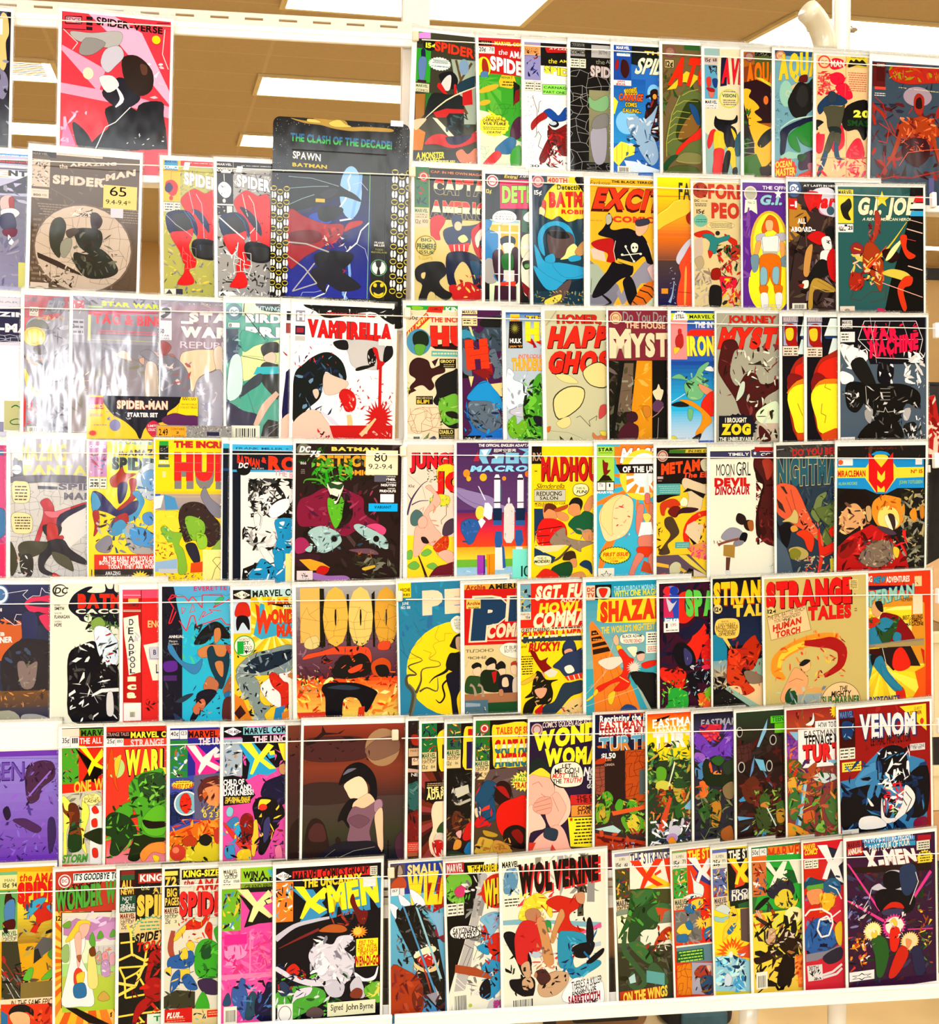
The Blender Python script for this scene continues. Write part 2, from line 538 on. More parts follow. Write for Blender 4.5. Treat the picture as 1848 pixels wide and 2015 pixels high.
soft_bag('backpack', (-0.06, 0.80, 0.0), (0.30, 0.22, 0.52), M_BLACK, M_BLACK, 'black backpack seen through the gap between the two lower bays')
soft_bag('leather_bag', (0.49, 0.96, 0.0), (0.28, 0.24, 0.46), M_LEATHER, M_BLACK, 'brown leather bag seen through the gap right of the snowy comic')
soft_bag('tote_bag', (0.755, 0.98, 0.0), (0.20, 0.20, 0.115), M_BLACK, M_BLUE, 'black and dark blue bag on the floor under the bottom ledge')
leg = MB().tube([(0.345, 0.80, 0.0), (0.320, 0.74, 0.30)], 0.016).build('table_leg', M_BLACK)
tag(leg, 'slanting black leg on the floor below the snowy comic', 'leg')

# ------------------------------------------------------------------ printed art: glyphs and drawing operations
GLYPH = {}
_font_obj = None


def glyph(ch, off):
    """Outline of one character as triangles, capital height about 0.7."""
    key = (ch, off)
    if key in GLYPH:
        return GLYPH[key]
    cu = bpy.data.curves.new('letter', 'FONT')
    cu.body = ch
    cu.offset = off
    cu.resolution_u = 3
    ob = bpy.data.objects.new('letter', cu)
    COL.objects.link(ob)
    dg = bpy.context.evaluated_depsgraph_get()
    ev = ob.evaluated_get(dg)
    me = ev.to_mesh()
    vs_ = [(v.co.x, v.co.y) for v in me.vertices]
    fs_ = [tuple(p.vertices) for p in me.polygons]
    ev.to_mesh_clear()
    bpy.data.objects.remove(ob)
    bpy.data.curves.remove(cu)
    x0 = min((v[0] for v in vs_), default=0)
    x1 = max((v[0] for v in vs_), default=0.3)
    GLYPH[key] = (vs_, fs_, x0, x1)
    return GLYPH[key]


def clip(poly, W, H):
    for ax, lim, sg in ((0, 0.0, 1), (0, W, -1), (1, 0.0, 1), (1, H, -1)):
        out = []
        n = len(poly)
        for i in range(n):
            a, b = poly[i], poly[(i + 1) % n]
            da, db = sg * (a[ax] - lim), sg * (b[ax] - lim)
            if da >= 0:
                out.append(a)
            if (da >= 0) != (db >= 0):
                t = da / (da - db)
                out.append((a[0] + t * (b[0] - a[0]), a[1] + t * (b[1] - a[1])))
        poly = out
        if len(poly) < 3:
            return []
    return poly


class Print:
    """Ink shapes on one sheet; u runs right and v down, both in half millimetres, from the sheet's top left."""
    def __init__(self, W, H, u0=0.0, v0=0.0):
        self.W, self.H, self.u0, self.v0 = W, H, u0, v0
        self.prims = []                       # (list of polygons, colour)

    def add(self, polys, col):
        keep = []
        for p in polys:
            p = clip([(a - self.u0, b - self.v0) for a, b in p], self.W, self.H)
            if len(p) >= 3:
                keep.append(p)
        if keep:
            self.prims.append((keep, hexcol(col) if isinstance(col, str) else col))

    def rect(self, c, a):
        x0, y0, x1, y1 = a
        self.add([[(x0, y0), (x1, y0), (x1, y1), (x0, y1)]], c)

    def line(self, c, w, pts):
        polys = []
        for (x0, y0), (x1, y1) in zip(pts, pts[1:]):
            l = math.hypot(x1 - x0, y1 - y0) or 1
            nx_, ny_ = -(y1 - y0) / l * w / 2, (x1 - x0) / l * w / 2
            polys.append([(x0 + nx_, y0 + ny_), (x1 + nx_, y1 + ny_), (x1 - nx_, y1 - ny_), (x0 - nx_, y0 - ny_)])
        self.add(polys, c)

    def ink(self, pts, w=1.5):
        """Dark contour line under a shape, as comic printing has."""
        self.line('211', w, list(pts) + [pts[0]])

    def text(self, c, a, s):
        opt = {}
        if '|' in s:
            s, o_ = s.rsplit('|', 1)
            opt = dict(e_.split('=') for e_ in o_.split(','))
        x0, y0, x1, y1 = a
        rtl = x1 < x0                          # mirrored lettering
        h = y1 - y0
        d, sl, k = float(opt.get('d', 0)), float(opt.get('s', 0)), float(opt.get('k', 1))
        bold = round(float(opt.get('b', 0)) * 0.0105, 4)
        layers = [(bold, c)]
        if 'o' in opt:
            ow = float(opt.get('w', 3)) / max(h, 4) * 0.7
            layers.insert(0, (round(min(bold + ow, 0.2), 2), opt['o']))
        adv, x = [], 0.0
        for ch in s:
            if ch == ' ':
                x += 0.30
                continue
            _, _, g0, g1 = glyph(ch, 0.0)
            w = g1 - g0 + 2 * bold
            adv.append((ch, x + bold - g0))
            x += w + 0.055
        tot = max(x - 0.055, 0.01)

        def place(px, py):
            u = px / tot
            vv = py / 0.70
            kk = 1 + (k - 1) * u
            return (x0 + u * (x1 - x0) + sl * vv, y1 + d * u - vv * h * kk)
        for off, col in layers:
            polys = []
            for ch, ox in adv:
                vs_, fs_, _, _ = glyph(ch, off)
                sc = 0.70 / (0.70 + 2 * bold)
                P_ = [place(px + ox, (py + bold) * sc) for px, py in vs_]
                polys += [[P_[i] for i in f] for f in fs_]
            self.add(polys, col)
            if col is c:
                for key in ('g', 'h'):         # lower colour band of two- or three-coloured letters
                    if key in opt:
                        c2, fr = opt[key].split(':')
                        fr = float(fr)
                        low = []
                        for p in polys:
                            q, n = [], len(p)
                            lim = [(y0 + fr * h + d * (pt[0] - x0) / (x1 - x0)) for pt in p]
                            for i in range(n):
                                A, B = p[i], p[(i + 1) % n]
                                da, db = A[1] - lim[i], B[1] - lim[(i + 1) % n]
                                if da >= 0:
                                    q.append(A)
                                if (da >= 0) != (db >= 0):
                                    t = da / (da - db)
                                    q.append((A[0] + t * (B[0] - A[0]), A[1] + t * (B[1] - A[1])))
                            if len(q) >= 3:
                                low.append(q)
                        self.add(low, c2)

    def run(self, op, q, line):
        F = lambda k: [float(z) for z in q[k:]]
        pair = lambda a: list(zip(a[0::2], a[1::2]))
        if op == 'R':
            self.rect(q[0], F(1))
        elif op == 'P':
            self.add([pair(F(1))], q[0])
        elif op == 'C':
            p = pair(F(1))
            n, out = len(p), []
            for i in range(n):
                a, b, c, e_ = p[i - 1], p[i], p[(i + 1) % n], p[(i + 2) % n]
                for t in (0, 0.25, 0.5, 0.75):
                    out.append(tuple(0.5 * (2 * b[j] + (c[j] - a[j]) * t + (2 * a[j] - 5 * b[j] + 4 * c[j] - e_[j]) * t * t + (3 * b[j] - a[j] - 3 * c[j] + e_[j]) * t ** 3) for j in (0, 1)))
            self.ink(out)
            self.add([out], q[0])
        elif op == 'L':
            self.line(q[0], float(q[1]), pair(F(2)))
        elif op == 'B':
            a = F(1)
            pts = [(a[i], a[i + 1], a[i + 2] / 2) for i in range(0, len(a), 3)]
            fine = []
            for i in range(len(pts) - 1):
                p0, p1, p2, p3 = pts[max(i - 1, 0)], pts[i], pts[i + 1], pts[min(i + 2, len(pts) - 1)]
                for t in (0, 0.25, 0.5, 0.75):
                    fine.append(tuple(0.5 * (2 * p1[j] + (p2[j] - p0[j]) * t + (2 * p0[j] - 5 * p1[j] + 4 * p2[j] - p3[j]) * t * t + (3 * p1[j] - p0[j] - 3 * p2[j] + p3[j]) * t ** 3) for j in (0, 1, 2)))
            fine.append(pts[-1])
            lft, rgt = [], []
            for i, (x, y, r) in enumerate(fine):
                xa, ya, _ = fine[max(i - 1, 0)]
                xb, yb, _ = fine[min(i + 1, len(fine) - 1)]
                l = math.hypot(xb - xa, yb - ya) or 1
                lft.append((x - (yb - ya) / l * r, y + (xb - xa) / l * r))
                rgt.append((x + (yb - ya) / l * r, y - (xb - xa) / l * r))
            self.add([[lft[i], lft[i + 1], rgt[i + 1], rgt[i]] for i in range(len(fine) - 1)], q[0])
        elif op == 'E':
            a = F(1)
            ro = math.radians(a[4]) if len(a) > 4 else 0
            self.add([[(a[0] + a[2] * math.cos(t) * math.cos(ro) - a[3] * math.sin(t) * math.sin(ro),
                        a[1] + a[2] * math.cos(t) * math.sin(ro) + a[3] * math.sin(t) * math.cos(ro)) for t in [2 * math.pi * i / 28 for i in range(28)]]], q[0])
        elif op == 'Z':
            x, y, rx, ry, n, dep = F(1)
            n = int(n)
            pts = []
            for i in range(2 * n):
                t = -math.pi / 2 + math.pi * i / n
                r = 1 if i % 2 == 0 else 1 - dep
                pts.append((x + rx * r * math.cos(t), y + ry * r * math.sin(t)))
            self.add([[(x, y), pts[i], pts[(i + 1) % (2 * n)]] for i in range(2 * n)], q[0])
        elif op == 'G':
            x0, y0, x1, y1 = F(2)
            ca, cb = hexcol(q[0]), hexcol(q[1])
            for i in range(12):
                t = i / 11
                self.rect(tuple(ca[j] * (1 - t) + cb[j] * t for j in range(3)), (x0, y0 + (y1 - y0) * i / 12, x1, y0 + (y1 - y0) * (i + 1) / 12))
        elif op == 'J':
            cols = q[0].split(',')
            x0, y0, x1, y1, n, size, seed = F(1)
            rg = random.Random(int(seed) * 7919 + int(n) * 31 + int(x0) + int(y0))
            sx = abs(x1 - x0)
            for _ in range(int(n)):
                cx_, cy_ = rg.uniform(x0, x1), rg.uniform(y0, y1)
                L, w = size * rg.uniform(0.3, 0.8), size * rg.uniform(0.05, 0.24)
                an = rg.uniform(0, math.pi)
                m = rg.choice((3, 4, 5, 6))
                ph = rg.uniform(0, 6.28)
                pts = []
                for i in range(m):
                    t = ph + 2 * math.pi * i / m
                    rr = rg.uniform(0.6, 1.15)
                    a_, b_ = L * rr * math.cos(t), w * rr * math.sin(t)
                    pts.append((min(max(cx_ + a_ * math.cos(an) - b_ * math.sin(an), x0), x1), min(max(cy_ + a_ * math.sin(an) + b_ * math.cos(an), y0), y1)))
                self.add([pts], rg.choice(cols))
        elif op == 'K':
            w = float(q[1])
            x0, y0, x1, y1, n, seed = F(2)
            rg = random.Random(int(seed) + 17)
            asp = abs((x1 - x0) / max(1e-6, (y1 - y0)))
            nx_ = max(2, int(round(math.sqrt(n * asp))))
            ny_ = max(2, int(round(n / nx_)))
            g = [[(x0 + (x1 - x0) * (i + rg.uniform(-0.42, 0.42)) / nx_, y0 + (y1 - y0) * (j + rg.uniform(-0.42, 0.42)) / ny_) for i in range(nx_ + 1)] for j in range(ny_ + 1)]
            for j in range(ny_ + 1):
                for i in range(nx_ + 1):
                    if i < nx_ and rg.random() < 0.85:
                        self.line(q[0], w, [g[j][i], g[j][i + 1]])
                    if j < ny_ and rg.random() < 0.85:
                        self.line(q[0], w, [g[j][i], g[j + 1][i]])
        elif op == 'H':
            x0, y0, x1, y1, n = F(1)
            rg = random.Random(int(x0 * 3 + y0))
            n = int(n)
            ph = (y1 - y0) / n
            polys = []
            for i in range(n):
                y = y0 + ph * (i + 0.25)
                x = x0 + rg.uniform(0, 0.12) * (x1 - x0)
                while x < x1 - 1:
                    w = rg.uniform(0.8, 2.6) * ph * 0.6
                    e_ = min(x + w, x1)
                    polys.append([(x, y), (e_, y), (e_, y + ph * 0.42), (x, y + ph * 0.42)])
                    x = e_ + ph * 0.22
            self.add(polys, q[0])
        elif op == 'Y':
            cols = q[0].split(',')
            cx_, cy_, r, x0, y0, x1, y1, n = F(1)
            n = int(n)
            rg = random.Random(n)
            an = sorted(2 * math.pi * (i + rg.uniform(-0.25, 0.25)) / n for i in range(n))
            for i in range(n):
                t0, t1 = an[i], an[(i + 1) % n] + (2 * math.pi if i == n - 1 else 0)
                tri = [(cx_ - x0, cy_ - y0), (cx_ + r * math.cos(t0) * 1.6 - x0, cy_ + r * math.sin(t0) * 1.6 - y0), (cx_ + r * math.cos(t1) * 1.6 - x0, cy_ + r * math.sin(t1) * 1.6 - y0)]
                tri = clip(tri, x1 - x0, y1 - y0)
                if len(tri) >= 3:
                    self.add([[(a + x0, b + y0) for a, b in tri]], cols[i % len(cols)])
        elif op == 'X':
            x0, y0, x1, y1 = F(0)
            self.rect('eed', (x0, y0, x1, y1))
            rg = random.Random(int(x0 + y0))
            w, h = x1 - x0, y1 - y0
            x, polys = x0 + w * 0.15, []
            while x < x1 - w * 0.15:
                b_ = w * rg.choice((0.02, 0.035, 0.05))
                polys.append([(x, y0 + h * 0.22), (x + b_, y0 + h * 0.22), (x + b_, y1 - h * 0.1), (x, y1 - h * 0.1)])
                x += b_ + w * rg.choice((0.025, 0.04))
            self.add(polys, '333')
        elif op == 'M':
            x0, y0, x1, y1 = F(0)
            self.rect('222', (x0, y0, x1, y1))
            xm = x0 + (x1 - x0) * 0.6
            self.rect('eed', (x0 + 0.8, y0 + 0.8, xm - 0.6, y1 - 0.8))
            self.rect('eed', (xm + 0.6, y0 + 0.8, x1 - 0.8, y1 - 0.8))
            self.run('H', ['555', x0 + 3, y0 + 3, xm - 3, y1 - 3, 3], '')
            self.run('H', ['665', xm + 3, y0 + 3, x1 - 3, y1 - 3, 3], '')
        elif op == 'T':
            parts = line.split(' ', 6)
            self.text(parts[1], [float(z) for z in parts[2:6]], parts[6])
        elif op == '#':
            x0, y0, x1, y1 = F(2)
            w = (x1 - x0) / 3
            n = int((y1 - y0) / (w * 1.05))
            for c in range(3):
                for j in range(n):
                    y = y0 + (j + 0.5 + (0.5 if c == 1 else 0)) * w * 1.05
                    x = x0 + (c + 0.5) * w
                    if j % 2 == 0:
                        self.run('E', [q[1], x, y, w * 0.46, w * 0.40], '')
                        self.run('C', ['111', x - w * .36, y - w * .12, x, y - w * .2, x + w * .36, y - w * .12, x + w * .26, y + w * .14, x, y + w * .26, x - w * .26, y + w * .14], '')
                    else:
                        self.run('E', ['eee', x - w * .2, y, w * 0.2, w * 0.5], '')
                        self.run('E', ['eee', x + w * .2, y, w * 0.2, w * 0.5], '')
                        self.run('E', ['111', x, y - w * .1, w * 0.07, w * 0.4], '')

    def build(self, name, parent, mat, base, thick, pages=None, z=0.0, rounded=0.0, budget=0.55):
        """One mesh: a thin slab whose front carries the ink polygons as stacked films; metres, y up."""
        W, H, s = self.W * 5e-4, self.H * 5e-4, 5e-4
        ox, oy = self.u0 * s, -self.v0 * s
        b = MB()
        cols, mids = [], []
        if rounded:
            r = rounded
            out = []
            for cx_, cy_, a0 in ((W - r, -r, 90), (W - r, -H + r, 0), (r, -H + r, -90), (r, -r, 180)):
                for k in range(6):
                    a = math.radians(a0 - k * 18)
                    out.append((cx_ + r * math.cos(a), cy_ + r * math.sin(a)))
        else:
            out = [(0, 0), (W, 0), (W, -H), (0, -H)]
        n = len(out)
        for zz in (z, z - thick):
            for x, y in out:
                b.v.append((ox + x, oy + y, zz))
        b.f.append(tuple(reversed(range(n))))
        cols.append(hexcol(base))
        mids.append(0)
        b.f.append(tuple(range(n, 2 * n)))
        cols.append(hexcol('dca'))
        mids.append(1)
        for i in range(n):
            j = (i + 1) % n
            b.f.append((i, j, n + j, n + i))
            cols.append(hexcol('dca'))
            mids.append(1)
        dz = min(0.004, budget / max(1, len(self.prims))) * 1e-3
        zz = z + 0.00002
        for polys, c in self.prims:
            zz += dz
            for p in polys:
                k = len(b.v)
                ar = sum(p[i][0] * p[(i + 1) % len(p)][1] - p[(i + 1) % len(p)][0] * p[i][1] for i in range(len(p)))
                if abs(ar) < 0.02:
                    continue
                if ar > 0:
                    p = p[::-1]
                b.v += [(ox + u * s, oy - w_ * s, zz) for u, w_ in p]
                b.f.append(tuple(range(k, k + len(p))))
                cols.append(c)
                mids.append(0)
        me = bpy.data.meshes.new(name)
        me.from_pydata(b.v, [], b.f)
        me.materials.append(mat)
        me.materials.append(pages or M_PAGES)
        at = me.attributes.new('ink', 'FLOAT_COLOR', 'FACE')
        at.data.foreach_set('color', np.array([c + (1.0,) for c in cols], dtype=np.float32).ravel())
        me.polygons.foreach_set('material_index', mids)
        o = bpy.data.objects.new(name, me)
        COL.objects.link(o)
        o.parent = parent
        return o


for mx_, mz_, pal, lab_ in MAGS:
    root = empty('magazine', loc=(mx_, 3.17, mz_ + 0.02))
    pr = Print(340, 520)
    pr.run('J', [','.join(pal + ('922', 'fed')), 0, 0, 340, 520, 60, 160, 3], '')
    o = pr.build('cover', root, M_PRINT, pal[0], 0.002)
    o.matrix_local = Matrix.Rotation(math.radians(-14), 4, 'Y') @ Matrix.Rotation(math.radians(90), 4, 'X') @ Matrix.Translation((0, 0.19, 0))
    tag(root, lab_, 'magazine', 'magazines on the wooden slat')

